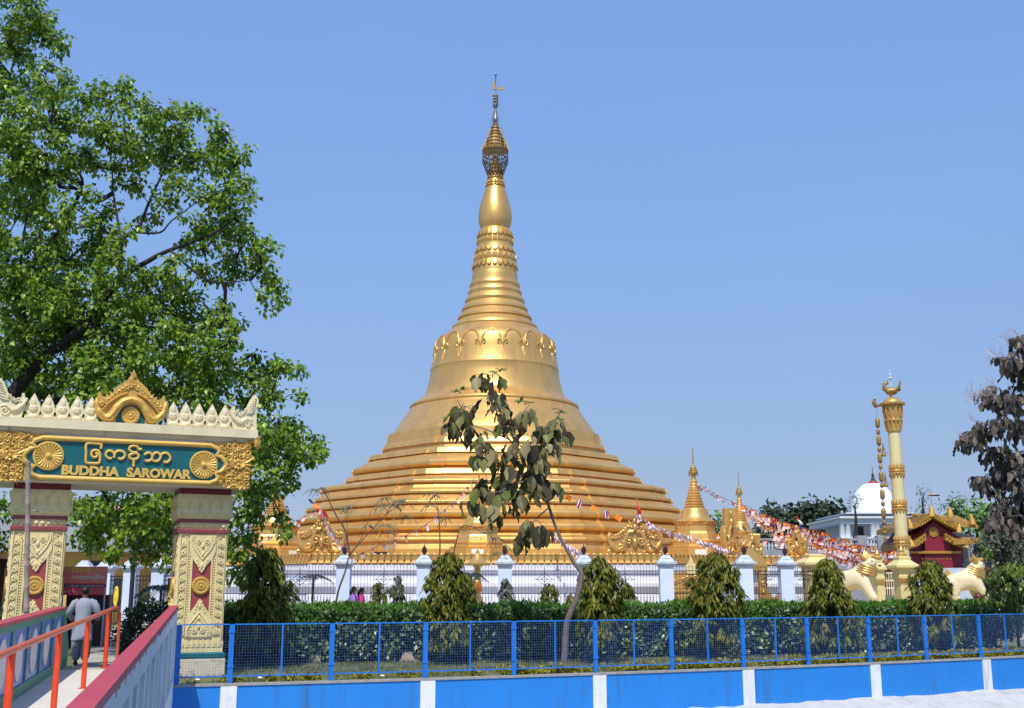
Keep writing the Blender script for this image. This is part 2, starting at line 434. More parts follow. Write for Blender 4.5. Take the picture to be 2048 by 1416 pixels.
def make_tree(name, label, cat, base, limbs, blobs, clump_r, dens, per, leaf, mats, droop=0.6, shape='kite', group=None, twig_r=0.006, curl=0.0, hollow=0.35, lw=0.8, maxr=0.06, side_mat=None):
    """trunk and limbs along traced lines; leaf clumps fill the blobs and hang on twigs that join the nearest wood"""
    base = Vector(base)
    root = thing(name, label, cat, base, 0, group)
    wood = MB(); nodes = []
    for ln in limbs:
        pts = smooth_line([Vector(p[:3]) - base for p in ln], 4)
        rs = np.interp(np.linspace(0, len(ln) - 1, len(pts)), range(len(ln)), [p[3] for p in ln])
        wood.tube(pts, list(rs), 8)
        nodes += [p for p in pts[2:]]
    cl = []
    for (c, r) in blobs:
        c = Vector(c) - base
        rr = r if isinstance(r, (tuple, list)) else (r, r, r)
        n = max(2, int(dens * (rr[0] * rr[2]) / clump_r ** 2 + 0.5))
        dd = rand_dirs(n); rad = rng.uniform(hollow, 1.0, n) ** 0.7
        for q, t in zip(dd, rad):
            cl.append((c.x + q[0] * rr[0] * t, c.y + q[1] * rr[1] * t, c.z + q[2] * rr[2] * t))
    cl = np.array(cl)
    nd = np.array([tuple(p) for p in nodes])
    dist = np.array([np.min(np.sum((nd - c) ** 2, 1)) for c in cl])
    cl = cl[np.argsort(dist)]
    P = [tuple(p) for p in nd]; par = [-1] * len(P)
    arr = np.zeros((len(P) + len(cl), 3)); arr[:len(P)] = nd
    m = len(P); parent = -np.ones(len(arr), int)
    for c in cl:
        parent[m] = int(np.argmin(np.sum((arr[:m] - c) ** 2, 1))); arr[m] = c; m += 1
    cnt = np.ones(len(arr))
    for i in range(len(arr) - 1, len(nd) - 1, -1):
        cnt[parent[i]] += cnt[i] if parent[i] >= len(nd) else 0
    for i in range(len(nd), len(arr)):
        a, b = Vector(arr[parent[i]]), Vector(arr[i])
        r1 = min(maxr, twig_r * math.sqrt(cnt[i])); r0 = min(maxr * 1.2, r1 * 1.3)
        mid = (a + b) / 2 + Vector(rng.normal(0, 0.12 * (b - a).length, 3))
        wood.tube([a, mid, b], [r0, r1, r1 * 0.8], 4, False)
    wood.build('trunk', mats[0], root, 60)
    N = len(cl) * per
    cen = np.repeat(cl, per, 0)
    off = rand_dirs(N) * (clump_r * rng.uniform(0.15, 1.0, N) ** 0.6)[:, None]
    pos = cen + off
    d = unit(off) * 0.55 + rand_dirs(N) * 0.5; d[:, 2] -= droop
    up = unit(off * 0.8 + rand_dirs(N, -0.3, 1.0) * clump_r + np.array([0, -0.55, 0.75]) * clump_r)
    ls = leaf * rng.uniform(0.65, 1.25, N)
    me = leaf_mesh('crown', pos, d, up, ls, ls * lw * rng.uniform(0.8, 1.15, N), 0.35, shape, curl)
    link_mesh('crown', me, mats[1], root, 0)
    return root

# ================================================================== THE SETTING
def bank_y(x):
    return 21.777 + 0.41434 * x + 0.0081267 * x * x
XS = [-40, -26, -16, -10, -8, -6.4] + [-5.8 + 0.5 * i for i in range(60)] + [26, 32, 45]

def bank(x, off=0.0):
    """point on the curved pond edge, moved off metres to the garden side"""
    s = 0.41434 + 2 * 0.0081267 * x
    k = 1 / math.hypot(1, s)
    return Vector((x - s * k * off, bank_y(x) + k * off, 0))

g = MB()
g.loft([[(p.x, p.y, -0.03) for p in (bank(x, 0.14) for x in XS)], [(x * 1.2, max(bank_y(x) + 30, 45), -0.03) for x in XS], [(x * 16, 900, -0.03) for x in XS]], False, False)
tag(g.build('garden_ground', 'garden_soil', None, 0), kind='structure')
w = MB(); w.box(-60, -30, -2.45, 80, 60, -2.4)
tag(w.build('pond_water', 'pond_water', None, 0), kind='structure')
# whitewashed sloping bank below the wall, lumpy
b = MB(); rows = []
for off, z in ((0.02, -0.72), (-0.12, -0.75), (-0.5, -0.84), (-1.2, -1.08), (-2.4, -1.6), (-4.2, -2.6)):
    rows.append([])
    for i in range(320):
        x = -30 + 70 * i / 319
        p = bank(x, off)
        rows[-1].append((p.x, p.y, z + random.uniform(-0.022, 0.03)))
b.loft(rows, False, False)
tag(b.build('pond_bank', 'whitewash', None, 180), kind='structure')
# walkway from the bridge through the gate
pth = MB(); pth.loft([[(-8.2, 20.6, 0), (-6.2, 20.2, 0)], [(-8.6, 22.5, 0), (-6.9, 23, 0)], [(-13, 36, 0), (-8.6, 38, 0)], [(-19, 56, 0), (-12, 58, 0)]], False, False)
tag(pth.build('path', 'path_concrete', None, 0), kind='structure')
pav = MB(); pav.box(-40, 37.5, -0.02, 40, 47, 0.006)
tag(pav.build('plaza_paving', 'path_concrete', None, 0), kind='structure')

# ================================================================== POND WALL
wall = thing('retaining_wall', 'low curved blue wall with white stripes edging the pond below the wire fence', 'wall', bank(0))
o0 = bank(0)
def ribbon(x0, x1, o_front, o_back, z0, z1, n=None):
    """a curved bar following the pond edge"""
    n = n or max(2, int((x1 - x0) / 0.4) + 1)
    rings = []
    for i in range(n):
        x = x0 + (x1 - x0) * i / (n - 1)
        a, b_ = bank(x, o_front) - o0, bank(x, o_back) - o0
        rings.append([(a.x, a.y, z0), (b_.x, b_.y, z0), (b_.x, b_.y, z1), (a.x, a.y, z1)])
    return rings
m = MB(); m.loft(ribbon(-5.75, 24, 0.0, 0.2, -1.0, -0.02)); m.build('wall_face', 'blue_wall_paint', wall, 0)
m = MB(); m.loft(ribbon(-30, -7.9, 0.0, 0.2, -1.0, -0.02)); m.build('wall_face', 'blue_wall_paint', wall, 0)
m = MB(); m.loft(ribbon(-5.75, 24, -0.02, 0.22, -0.02, 0.015)); m.build('coping', 'coping_cement', wall, 0)
POSTX = [-4.82, -3.17, -1.55, 0.07, 1.66, 3.24, 4.83, 6.37, 7.95, 9.51, 11.14, 12.8, 14.5, 16.2]
for i in range(0, len(POSTX), 2):
    x = POSTX[i] + (0.02 if i else -0.02)
    m = MB(); m.loft(ribbon(x - 0.125, x + 0.135, -0.016, -0.002, -0.9, -0.022, 3)); m.build('white_stripe', 'white_stripe_paint', wall, 0)

# ================================================================== BLUE WIRE FENCE ON THE WALL
fence = thing('wire_fence', 'blue steel fence of wire mesh panels along the top of the pond wall', 'fence', o0)
def fpt(x, z, off=0.10):
    p = bank(x, off) - o0
    return Vector((p.x, p.y, z))
def bar_post(x, z0, z1, hw, dep, name):
    s = 0.41434 + 2 * 0.0081267 * x; a = math.atan(s)
    m = MB(); m.T = Matrix.Translation(fpt(x, 0)) @ Matrix.Rotation(a, 4, 'Z')
    m.box(-hw, -dep, z0, hw, dep, z1)
    if hw > 0.03:      # two angle irons bolted back to back, with clamps
        m.box(-0.004, -dep - 0.004, z0, 0.004, -dep, z1)
        for z in (0.28, 0.86): m.box(-hw - 0.012, -dep - 0.012, z, hw + 0.012, -dep + 0.01, z + 0.035)
    m.build(name, 'blue_metal', fence, 0)
ends = [-5.66] + POSTX
for i, x in enumerate(ends):
    bar_post(x, 0.015, 1.0, 0.042 if i else 0.05, 0.025, 'post')
for x0, x1 in zip(ends[:-1], ends[1:]):
    x0_, x1_ = x0 + 0.043, x1 - 0.043
    long = x1 - x0 > 1.2
    for z in (1.0, 0.134):
        rails = MB(); rails.tube([fpt(x0_, z), fpt((x0_ + x1_) / 2, z), fpt(x1_, z)], 0.015, 4)
        rails.build('rail', 'blue_metal', fence, 0)
    if long: bar_post((x0 + x1) / 2, 0.12, 1.0, 0.015, 0.012, 'mid_post')
    wires = MB()
    L = (fpt(x1_, 0) - fpt(x0_, 0)).length
    nv, nh = int(L / 0.048), 18
    for j in range(1, nv):
        x = x0_ + (x1_ - x0_) * j / nv
        wires.tube([fpt(x, 0.134), fpt(x, 1.0)], 0.0018, 3, False)
    for j in range(1, nh):
        z = 0.134 + 0.866 * j / nh
        wires.tube([fpt(x0_, z), fpt(x1_, z)], 0.0018, 3, False)
    wires.build('mesh_panel', 'blue_wire', fence, 0)

# ================================================================== FOOTBRIDGE TO THE GATE
BD = Vector((-0.265, 1, 0.0)).normalized()
BN = Vector((BD.y, -BD.x, 0))                      # to the right of the walking direction
END_R, END_L = Vector((-5.86, 19.75, 0)), Vector((-7.80, 20.35, 0))
SLOPE = 0.0165
bridge = thing('footbridge', 'narrow whitewashed footbridge with red topped parapets leading to the gate', 'bridge', (END_R.x, END_R.y, 0))
def bp(side, back, out, z):
    """point on the bridge: metres back from its end, metres outward from the parapet line, height"""
    e = END_R if side > 0 else END_L
    p = e - BD * back + BN * out - END_R
    return Vector((p.x, p.y, z - SLOPE * back))
LEN = 26.0
m = MB()
rows = []
for bk in (0.15, 4, 8, 12, 16, 20, LEN):
    rows.append([bp(-1, bk + 0.75, -0.05, -0.1), bp(1, bk, 0.1, -0.1), bp(1, bk, 0.1, 0.29), bp(-1, bk + 0.75, -0.05, 0.29)])
m.loft(rows); m.build('deck', 'deck_plaster', bridge, 0)
m = MB(); m.loft([[bp(-1, 0.4, 0.0, -0.1), bp(1, -0.3, 0, -0.1), bp(1, -0.3, 0, 0.285), bp(-1, 0.4, 0, 0.285)], [bp(-1, -0.55, 0.1, -0.1), bp(1, -1.05, -0.1, -0.1), bp(1, -1.05, -0.1, 0.02), bp(-1, -0.55, 0.1, 0.02)]]); m.build('ramp', 'deck_plaster', bridge, 0)
# right parapet: white panels outside, red coping
pr = MB()
def bbar(mb, side, b0, b1, o0_, o1_, z0, z1):
    mb.loft([[bp(side, k, o0_, z0), bp(side, k, o1_, z0), bp(side, k, o1_, z1), bp(side, k, o0_, z1)] for k in (b0, (b0 + b1) / 2, b1)])
bbar(pr, 1, 0, LEN, 0.02, 0.10, -1.9, 1.27)
bbar(pr, 1, 0, LEN, 0.10, 0.135, 1.10, 1.27)
bbar(pr, 1, 0, LEN, 0.10, 0.135, -1.9, 0.12)
for i in range(13):
    bbar(pr, 1, i * 2.0, i * 2.0 + 0.3, 0.10, 0.134, 0.12, 1.10)
    bbar(pr, 1, i * 2.0 + 1.1, i * 2.0 + 1.2, 0.10, 0.122, 0.12, 1.10)
par = pr.build('parapet', 'parapet_white', bridge, 0)
cp = MB(); bbar(cp, 1, -0.02, LEN, 0.015, 0.14, 1.27, 1.325)
for i in range(60):     # paint runs under the coping
    k = random.uniform(0, 14); wdt = random.uniform(0.01, 0.03)
    bbar(cp, 1, k, k + wdt * 2, 0.1355, 0.138, 1.27 - random.uniform(0.01, 0.05), 1.27)
cp.build('coping', 'coping_red', par, 0)
# left parapet: green frame, blue tile panels with white ovals
pl = MB()
bbar(pl, -1, 0.6, LEN, -0.14, -0.03, -1.9, 1.27)
bbar(pl, -1, 0.6, LEN, -0.03, 0.0, 1.18, 1.27)
bbar(pl, -1, 0.0, LEN, -0.03, 0.0, 0.28, 0.44)
for i in range(20): bbar(pl, -1, 0.62 + i * 1.32, 0.72 + i * 1.32, -0.03, 0.0, 0.44, 1.18)
# sloping end of the parapet
pl.loft([[bp(-1, 0.6, -0.14, -0.1), bp(-1, 0.6, 0.0, -0.1), bp(-1, 0.6, 0.0, 1.26), bp(-1, 0.6, -0.14, 1.26)], [bp(-1, -0.25, -0.14, -0.1), bp(-1, -0.25, 0.0, -0.1), bp(-1, -0.25, 0.0, 0.62), bp(-1, -0.25, -0.14, 0.62)]])
pal = pl.build('parapet', 'parapet_green', bridge, 0)
cp = MB(); bbar(cp, -1, 0.58, LEN, -0.17, 0.02, 1.27, 1.315); cp.build('coping', 'coping_red', pal, 0)
for i in range(19):
    t = MB(); bbar(t, -1, 0.73 + i * 1.32, 1.93 + i * 1.32, -0.03, -0.022, 0.44, 1.18); t.build('tile_panel', 'tile_blue', pal, 0)
    ov = MB(); cb = 1.33 + i * 1.32
    ring = lambda o_, s_: [bp(-1, cb + 0.30 * s_ * math.cos(a), o_, 0.81 + 0.31 * s_ * math.sin(a)) for a in [2 * PI * q / 28 for q in range(28)]]
    ov.loft([ring(-0.022, 1), ring(-0.008, 1), ring(-0.004, 0.9)]); ov.build('oval', 'oval_white', pal, 50)

rail = thing('handrail', 'red pipe handrail running down the middle of the footbridge', 'handrail', (END_R.x, END_R.y, 0))
def rp(back, z):
    p = END_R * 0.41 + END_L * 0.59 - BD * back - END_R
    return Vector((p.x, p.y, z))
pts = [rp(LEN, 1.245 - SLOPE * LEN)] + [rp(k, 1.245 - SLOPE * k) for k in (18, 12, 8, 4, 1, -1.4)] + [rp(-2.05, 1.22), rp(-2.35, 1.12), rp(-2.45, 0.9), rp(-2.47, 0.02)]
m = MB(); m.tube(pts, 0.032, 10); m.build('top_rail', 'rail_faded', rail, 60)
for k in (0.25, 3.75, 7.0, 10.3, 13.6, 16.9, 20.2):
    m = MB(); m.tube([rp(k, 0.28 - SLOPE * k), rp(k, 1.22 - SLOPE * k)], 0.036, 10)
    m.tube([rp(k, 0.286 - SLOPE * k), rp(k, 0.30 - SLOPE * k)], 0.07, 10)
    m.build('post', 'rail_red', rail, 60)

# ================================================================== THE GATE
GA = math.atan(0.42)
GO = Vector((-7.4, 22.03, 0))
GX = Vector((math.cos(GA), math.sin(GA), 0)); GY = Vector((-math.sin(GA), math.cos(GA), 0))
def gp(px, py, ly):
    """photograph pixel -> the gate's own x, z on its plane ly"""
    P = GO + GY * ly
    t = math.tan(PITCH + math.atan((708 - py) / F_PX)); u = (px - 1024) / F_PX * (math.cos(PITCH) + t * math.sin(PITCH))
    Y = P.dot(GY) / (u * GY.x + GY.y)
    q = Vector((Y * u, Y, 0)) - GO
    return (q.dot(GX), EYE + Y * t)
def za(pts, ly, off=0.0):       # traced in an enlargement of the left half of the gate head
    return [(p[0], ly - off, p[1]) for p in (gp(x / 5.446, 730 + y / 5.446, ly) for x, y in pts)]
def zb(pts, ly, off=0.0):       # traced in an enlargement of the right half
    return [(p[0], ly - off, p[1]) for p in (gp(250 + x / 6.157, 780 + y / 6.157, ly) for x, y in pts)]

gate = thing('gateway', 'cream and gold ornamented gateway with a teal name board', 'gateway', GO, GA)
PW = 0.435
def make_pillar(cx):
    sh = MB(); sh.T = Matrix.Translation((cx, 0, 0))
    sh.box(-0.53, -0.53, -0.05, 0.53, 0.53, 0.30)
    base = sh
    body = MB(); body.T = sh.T
    body.box(-PW, -PW, 0.42, PW, PW, 2.66)
    body.box(-0.47, -0.47, 0.42, 0.47, 0.47, 0.50)
    y = -PW
    for face in range(4):
        body.T = Matrix.Translation((cx, 0, 0)) @ Matrix.Rotation(face * PI / 2, 4, 'Z')
        for i in range(9):          # row of petals at the foot
            x = -0.40 + 0.1 * i
            body.extr([(x - 0.045, 0.50), (x - 0.045, 0.60), (x - 0.02, 0.65), (x, 0.665), (x + 0.02, 0.65), (x + 0.045, 0.60), (x + 0.045, 0.50)], y - 0.035, y)
            body.extr([(x - 0.026, 0.52), (x - 0.026, 0.59), (x, 0.625), (x + 0.026, 0.59), (x + 0.026, 0.52)], y - 0.05, y - 0.035)
        for sx in (-1, 1):
            body.extr([(sx * 0.175, 0.95), (sx * 0.175, 2.28), (sx * 0.205, 2.28), (sx * 0.205, 0.95)], y - 0.03, y)
            body.extr([(sx * 0.29, 0.74), (sx * 0.29, 2.5), (sx * 0.265, 2.5), (sx * 0.265, 0.74)], y - 0.03, y)
            body.extr([(sx * 0.435, 0.5), (sx * 0.435, 2.66), (sx * 0.415, 2.66), (sx * 0.415, 0.5)], y - 0.03, y)
            for k in range(26): body.dome_front(sx * 0.235, y, 0.98 + k * 0.05, 0.021, 0.024, 6, 2)
            for k in range(11):     # running scroll
                zc = 0.80 + k * 0.165
                body.tube(spiral(sx * 0.352, zc, y - 0.016, 0.062, 1.5, PI / 2, sx, 14), [0.017] * 10 + [0.02] * 4, 5)
                body.tube([(sx * 0.40, y - 0.012, zc - 0.09), (sx * 0.385, y - 0.02, zc - 0.02), (sx * 0.36, y - 0.016, zc + 0.065)], [0.008, 0.018, 0.012], 5)
                body.ball((sx * 0.31, y - 0.01, zc + 0.075), (0.018, 0.02, 0.026), 6, 4)
        for up in (1, -1):          # heart shaped ornaments at head and foot
            zt = 2.62 if up > 0 else 0.70
            def q(x, h): return (x, zt - up * h)
            outline = [q(-0.25, 0), q(-0.25, 0.30), q(-0.19, 0.44), q(-0.10, 0.56), q(0, 0.72), q(0.10, 0.56), q(0.19, 0.44), q(0.25, 0.30), q(0.25, 0)]
            body.extr(outline, y - 0.035, y)
            band = [q(-0.21, 0.02), q(-0.215, 0.12), q(-0.16, 0.25), q(-0.08, 0.36), q(0, 0.46), q(0.08, 0.36), q(0.16, 0.25), q(0.215, 0.12), q(0.21, 0.02)]
            body.tube([(p[0], y - 0.045, p[1]) for p in band], 0.014, 5)
            for t in range(17):
                f = t / 16 * (len(band) - 1); i0 = min(int(f), len(band) - 2); fr = f - i0
                body.ball(((band[i0][0] * (1 - fr) + band[i0 + 1][0] * fr) * 0.8, y - 0.04, zt + (band[i0][1] * (1 - fr) + band[i0 + 1][1] * fr - zt) * 0.8), 0.016, 6, 4)
            for sx in (-1, 1):
                body.tube(spiral(sx * 0.07, zt - up * 0.12, y - 0.04, 0.055, 1.3, -PI / 2 * up, sx * up, 12), 0.015, 5)
                for k in range(4):
                    body.ball((sx * (0.10 - 0.022 * k), y - 0.035, zt - up * (0.47 + 0.06 * k)), (0.022, 0.02, 0.03), 6, 4)
                    body.tube(spiral(sx * (0.31 - 0.03 * (k % 2)), zt - up * (0.05 + 0.05 * k), y - 0.012, 0.035, 1.2, 0, sx, 8), 0.011, 4)
            body.ball((0, y - 0.035, zt - up * 0.2), (0.035, 0.035, 0.06), 8, 5)
            body.ball((0, y - 0.035, zt - up * 0.36), (0.03, 0.03, 0.05), 8, 5)
            body.ball((0, y - 0.035, zt - up * 0.58), (0.025, 0.03, 0.06), 8, 5)
    p = body.build('pillar', 'cream_paint', gate, 40)
    base.build('plinth', 'old_plaster', p, 0, bevel=0.015)
    tb = MB(); tb.T = sh.T
    tb.loft([[(sx * w_, sy * w_, z) for sx, sy in ((-1, -1), (1, -1), (1, 1), (-1, 1))] for w_, z in ((0.50, 0.30), (0.515, 0.33), (0.515, 0.39), (0.49, 0.42))]); tb.build('teal_band', 'teal_paint', p, 0)
    for face in (0, 1, 2, 3):
        rpn = MB(); rpn.T = Matrix.Translation((cx, 0, 0)) @ Matrix.Rotation(face * PI / 2, 4, 'Z')
        rpn.box(-0.174, -PW - 0.008, 1.17, 0.174, -PW + 0.01, 2.16)
        rpn.build('red_inset', 'red_panel', p, 0)
        if face in (0, 1, 3):
            md = MB(); md.T = rpn.T
            y = -PW
            md.loft([[(r * math.cos(2 * PI * k / 32), y - h, 1.665 + r * math.sin(2 * PI * k / 32)) for k in range(32)] for r, h in ((0.165, 0), (0.172, 0.03), (0.165, 0.055), (0.13, 0.062), (0.12, 0.05), (0.085, 0.05), (0.078, 0.066), (0.055, 0.066), (0.05, 0.054), (0.028, 0.056), (0.018, 0.075), (0.004, 0.08))])
            for k in range(18): md.dome_front(0.142 * math.cos(2 * PI * k / 18), y - 0.055, 1.665 + 0.142 * math.sin(2 * PI * k / 18), 0.018, 0.016, 6, 2)
            md.build('medallion', 'gold_gate', p, 35)
    # capital: red bands, a row of beads, two tiers of lotus petals
    cpt = MB(); cpt.T = sh.T
    sq = lambda w_, z: [(sx * w_, sy * w_, z) for sx, sy in ((-1, -1), (1, -1), (1, 1), (-1, 1))]
    cpt.loft([sq(0.44, 2.74), sq(0.44, 2.86), sq(0.45, 2.92), sq(0.50, 2.96), sq(0.535, 3.02), sq(0.525, 3.1), sq(0.49, 3.16), sq(0.50, 3.2), sq(0.53, 3.28), sq(0.535, 3.36), sq(0.50, 3.41)])
    for face in range(4):
        cpt.T = Matrix.Translation((cx, 0, 0)) @ Matrix.Rotation(face * PI / 2, 4, 'Z')
        for i in range(8): cpt.dome_front(-0.38 + 0.108 * i, -0.44, 2.80, 0.046, 0.035, 10, 3)
        for i in range(5):
            x = -0.40 + 0.2 * i
            cpt.tube([(x - 0.09, -0.50, 3.17), (x - 0.085, -0.53, 3.26), (x - 0.04, -0.547, 3.34), (x, -0.545, 3.365), (x + 0.04, -0.547, 3.34), (x + 0.085, -0.53, 3.26), (x + 0.09, -0.50, 3.17)], 0.011, 5)
            cpt.tube([(x - 0.09, -0.50, 3.16), (x - 0.08, -0.535, 3.06), (x, -0.545, 2.99), (x + 0.08, -0.535, 3.06), (x + 0.09, -0.50, 3.16)], 0.010, 5)
    cpt.build('capital', 'cream_paint', p, 40)
    rb = MB(); rb.T = sh.T
    rb.box(-0.49, -0.49, 2.66, 0.49, 0.49, 2.74); rb.box(-0.475, -0.475, 2.865, 0.475, 0.475, 2.93)
    rb.build('red_band', 'maroon_paint', p, 0, bevel=0.012)
    tp = MB(); tp.T = sh.T; tp.box(-0.49, -0.49, 3.41, 0.49, 0.49, 3.525); tp.build('top_band', 'dark_red_paint', p, 0)
for cx in (-1.63, 1.33): make_pillar(cx)

BF = -0.85                     # front plane of the beam
bm = MB()
bm.box(-2.46, BF, 3.525, 2.10, -BF, 4.42); bm.build('beam', 'soffit_paint', gate, 0)
cn = MB()
cn.box(-2.50, BF - 0.03, 4.42, 2.14, -BF + 0.03, 4.50)
cn.box(-2.56, BF - 0.12, 4.50, 2.20, -BF + 0.12, 4.665)
for i in range(150): cn.ball((-2.46 + 4.56 * i / 149, BF - 0.035, 4.435), 0.013, 5, 3)
cn.build('cornice', 'cream_plaster', gate, 0)
# carved gold end panels
def carved(x0, x1, z0, z1, seed, inner):
    rs = random.Random(seed)
    c = MB(); y = BF
    c.box(x0, y - 0.02, z0, x1, y, z1); c.box(min(x0, inner), y - 0.008, z0, max(x1, inner), y, z1)
    xi = x1 + 0.09 if inner > x1 else x0 - 0.09
    for zc_ in (z0 + 0.10, z0 + 0.22, z1 - 0.10, z1 - 0.22): c.tube(spiral(xi, zc_, y - 0.03, 0.055, 1.4, zc_ * 9, 1, 11), 0.016, 5)
    xm, zm = (x0 + x1) / 2, (z0 + z1) / 2
    for sz in (-1, 1):
        for ix in range(4):
            for iz in range(3):
                cx_ = x0 + (x1 - x0) * (ix + 0.5) / 4; cz_ = zm + sz * (0.07 + (z1 - zm - 0.07) * (iz + 0.5) / 3)
                s_ = 1 if ix % 2 else -1
                c.tube(spiral(cx_, cz_, y - 0.035, 0.07 + 0.012 * rs.random(), 1.4, sz * PI * (0.25 + 0.5 * rs.random()), s_ * sz, 13), [0.022] * 6 + [0.016] * 7, 5)
                for k in range(2):
                    a = rs.random() * 2 * PI
                    c.tube([(cx_ + 0.06 * math.cos(a), y - 0.03, cz_ + 0.06 * math.sin(a)), (cx_ + 0.10 * math.cos(a + 0.4), y - 0.055, cz_ + 0.10 * math.sin(a + 0.4)), (cx_ + 0.135 * math.cos(a + 0.9), y - 0.025, cz_ + 0.135 * math.sin(a + 0.9))], [0.008, 0.024, 0.004], 5)
    for k in range(12):      # flower in the middle
        a = 2 * PI * k / 12
        c.tube([(xm, y - 0.05, zm), (xm + 0.12 * math.cos(a), y - 0.07, zm + 0.07 * math.sin(a)), (xm + 0.21 * math.cos(a), y - 0.03, zm + 0.13 * math.sin(a))], [0.012, 0.028, 0.004], 5)
    c.ball((xm, y - 0.07, zm), 0.04, 8, 5)
    for sx in (-1, 1):
        for k in range(3):
            c.tube([(xm + sx * 0.06, y - 0.04, zm), (xm + sx * 0.2, y - 0.06, zm + 0.08 * (k - 1)), (xm + sx * 0.3, y - 0.03, zm + 0.17 * (k - 1))], [0.03, 0.025, 0.005], 5)
    o = c.build('carved_panel', 'gold_gate', gate, 40)
carved(-2.46, -1.98, 3.535, 4.40, 3, -1.6)
carved(1.62, 2.10, 3.535, 4.40, 5, 1.2)
# side ends of the beam carry a carved corner piece under the cornice
k_ = MB(); k_.ball((2.20, BF - 0.10, 4.40), (0.07, 0.07, 0.13), 8, 5)
for i in range(6): k_.tube(spiral(2.17 + 0.02 * (i % 2), 4.34 + 0.035 * i, BF - 0.155, 0.035, 1.2, i, 1, 8), 0.012, 4)
k_.build('corner_ornament', 'gold_gate', gate, 40)
# name board
half = [(-1.70, 4.32), (-1.83, 4.27), (-1.86, 4.20), (-1.80, 4.145), (-1.90, 4.11), (-1.97, 4.03), (-2.01, 3.965), (-1.97, 3.90), (-1.92, 3.83), (-1.80, 3.79), (-1.86, 3.73), (-1.83, 3.65), (-1.70, 3.60)]
CX = -0.185
rt = [(2 * CX - x, z) for x, z in half][::-1]
outline = half + rt
bd = MB(); bd.extr(outline, BF - 0.012, BF - 0.001); board = bd.build('name_board', 'teal_paint', gate, 0)
fr = MB()
fr.tube([(x, BF - 0.03, z) for x, z in (outline + outline[:1])], 0.047, 8)
fr.tube([(-1.71, BF - 0.03, 4.325), (-1.71 + 2 * (CX + 1.71), BF - 0.03, 4.325)], 0.05, 8)
fr.tube([(-1.71, BF - 0.03, 3.595), (-1.71 + 2 * (CX + 1.71), BF - 0.03, 3.595)], 0.05, 8)
fr.build('board_frame', 'gold_letter', board, 50)
for cx, cz in (gp(97, 912, BF), gp(407, 930, BF)):
    wl = MB(); y = BF - 0.012
    wl.loft([[(cx + r * math.cos(2 * PI * k / 40), y - h, cz + r * math.sin(2 * PI * k / 40)) for k in range(40)] for r, h in ((0.265, 0), (0.268, 0.03), (0.255, 0.045), (0.235, 0.045), (0.228, 0.025), (0.06, 0.03), (0.055, 0.055), (0.03, 0.06), (0.02, 0.085), (0.003, 0.09))])
    for k in range(24):
        a = 2 * PI * k / 24
        wl.tube([(cx + 0.055 * math.cos(a), y - 0.03, cz + 0.055 * math.sin(a)), (cx + 0.16 * math.cos(a), y - 0.04, cz + 0.16 * math.sin(a)), (cx + 0.225 * math.cos(a), y - 0.045, cz + 0.225 * math.sin(a))], [0.006, 0.016, 0.024], 5)
    wl.build('wheel_emblem', 'gold_letter', board, 40)
# Burmese lettering, round raised strokes
LY = BF - 0.012
def strokes(lines, f, r=0.027):
    s = MB()
    for ln in lines: s.tube(smooth_line(f(ln, LY, 0.022), 4), r, 8)
    s.build('burmese_letter', 'gold_letter', board, 60)
strokes([[(1098, 915), (1103, 868), (1060, 860), (945, 860), (938, 960), (935, 1050), (955, 1070), (1065, 1072), (1085, 1055), (1090, 985), (1072, 940), (1030, 930), (1000, 950), (998, 985), (1020, 1008), (1055, 998), (1060, 970), (1035, 962)]], za)
strokes([[(1215, 1022), (1180, 1018), (1155, 990), (1160, 950), (1195, 937), (1230, 950), (1246, 985), (1240, 1012)], [(1246, 985), (1262, 950), (1305, 937), (1345, 952), (1360, 985), (1340, 1018), (1305, 1027), (1285, 1012)]], za)
strokes([[(205, 725), (172, 738), (155, 705), (110, 690), (65, 702), (52, 732), (75, 760), (125, 778), (165, 802), (158, 838), (112, 856), (62, 842), (55, 805), (95, 788), (150, 768)], [(108, 856), (104, 945)]], zb)
strokes([[(238, 802), (272, 778), (312, 782), (336, 818), (320, 862), (280, 878), (242, 866)], [(336, 818), (362, 782), (405, 776), (436, 812), (426, 856), (390, 880), (350, 874), (328, 850)], [(436, 818), (462, 786), (512, 780), (550, 816), (552, 860), (515, 892), (472, 886)]], zb)

def text_mesh(body, h, depth, bold=0.0, wscale=1.0, spacing=1.0):
    """lettering as a mesh in the x-z plane, facing -y; returns (mesh, width)"""
    cu = bpy.data.curves.new('lettering', 'FONT')
    cu.body = body; cu.size = 1.0; cu.extrude = depth / 2; cu.offset = bold; cu.space_character = spacing; cu.resolution_u = 4
    ob = bpy.data.objects.new('lettering', cu); col.objects.link(ob)
    dg = bpy.context.evaluated_depsgraph_get()
    me = bpy.data.meshes.new_from_object(ob.evaluated_get(dg))
    bpy.data.objects.remove(ob); bpy.data.curves.remove(cu)
    xs = [v.co.x for v in me.vertices]; ys = [v.co.y for v in me.vertices]
    if not xs: return me, 0
    x0, x1, y0, y1 = min(xs), max(xs), min(ys), max(ys)
    s = h / (y1 - y0)
    for v in me.vertices: v.co = Vector(((v.co.x - x0) * s * wscale, -v.co.z, (v.co.y - y0) * s))
    return me, (x1 - x0) * s * wscale
def place_text(body, x0, x1, z0, h, y, depth, mk, parent, name, bold=0.03):
    me, w_ = text_mesh(body, h, depth, bold)
    k = (x1 - x0) / max(w_, 1e-6)
    for v in me.vertices: v.co = Vector((v.co.x * k + x0, v.co.y + y, v.co.z + z0))
    me.materials.clear()
    return link_mesh(name, me, mk, parent, 0)
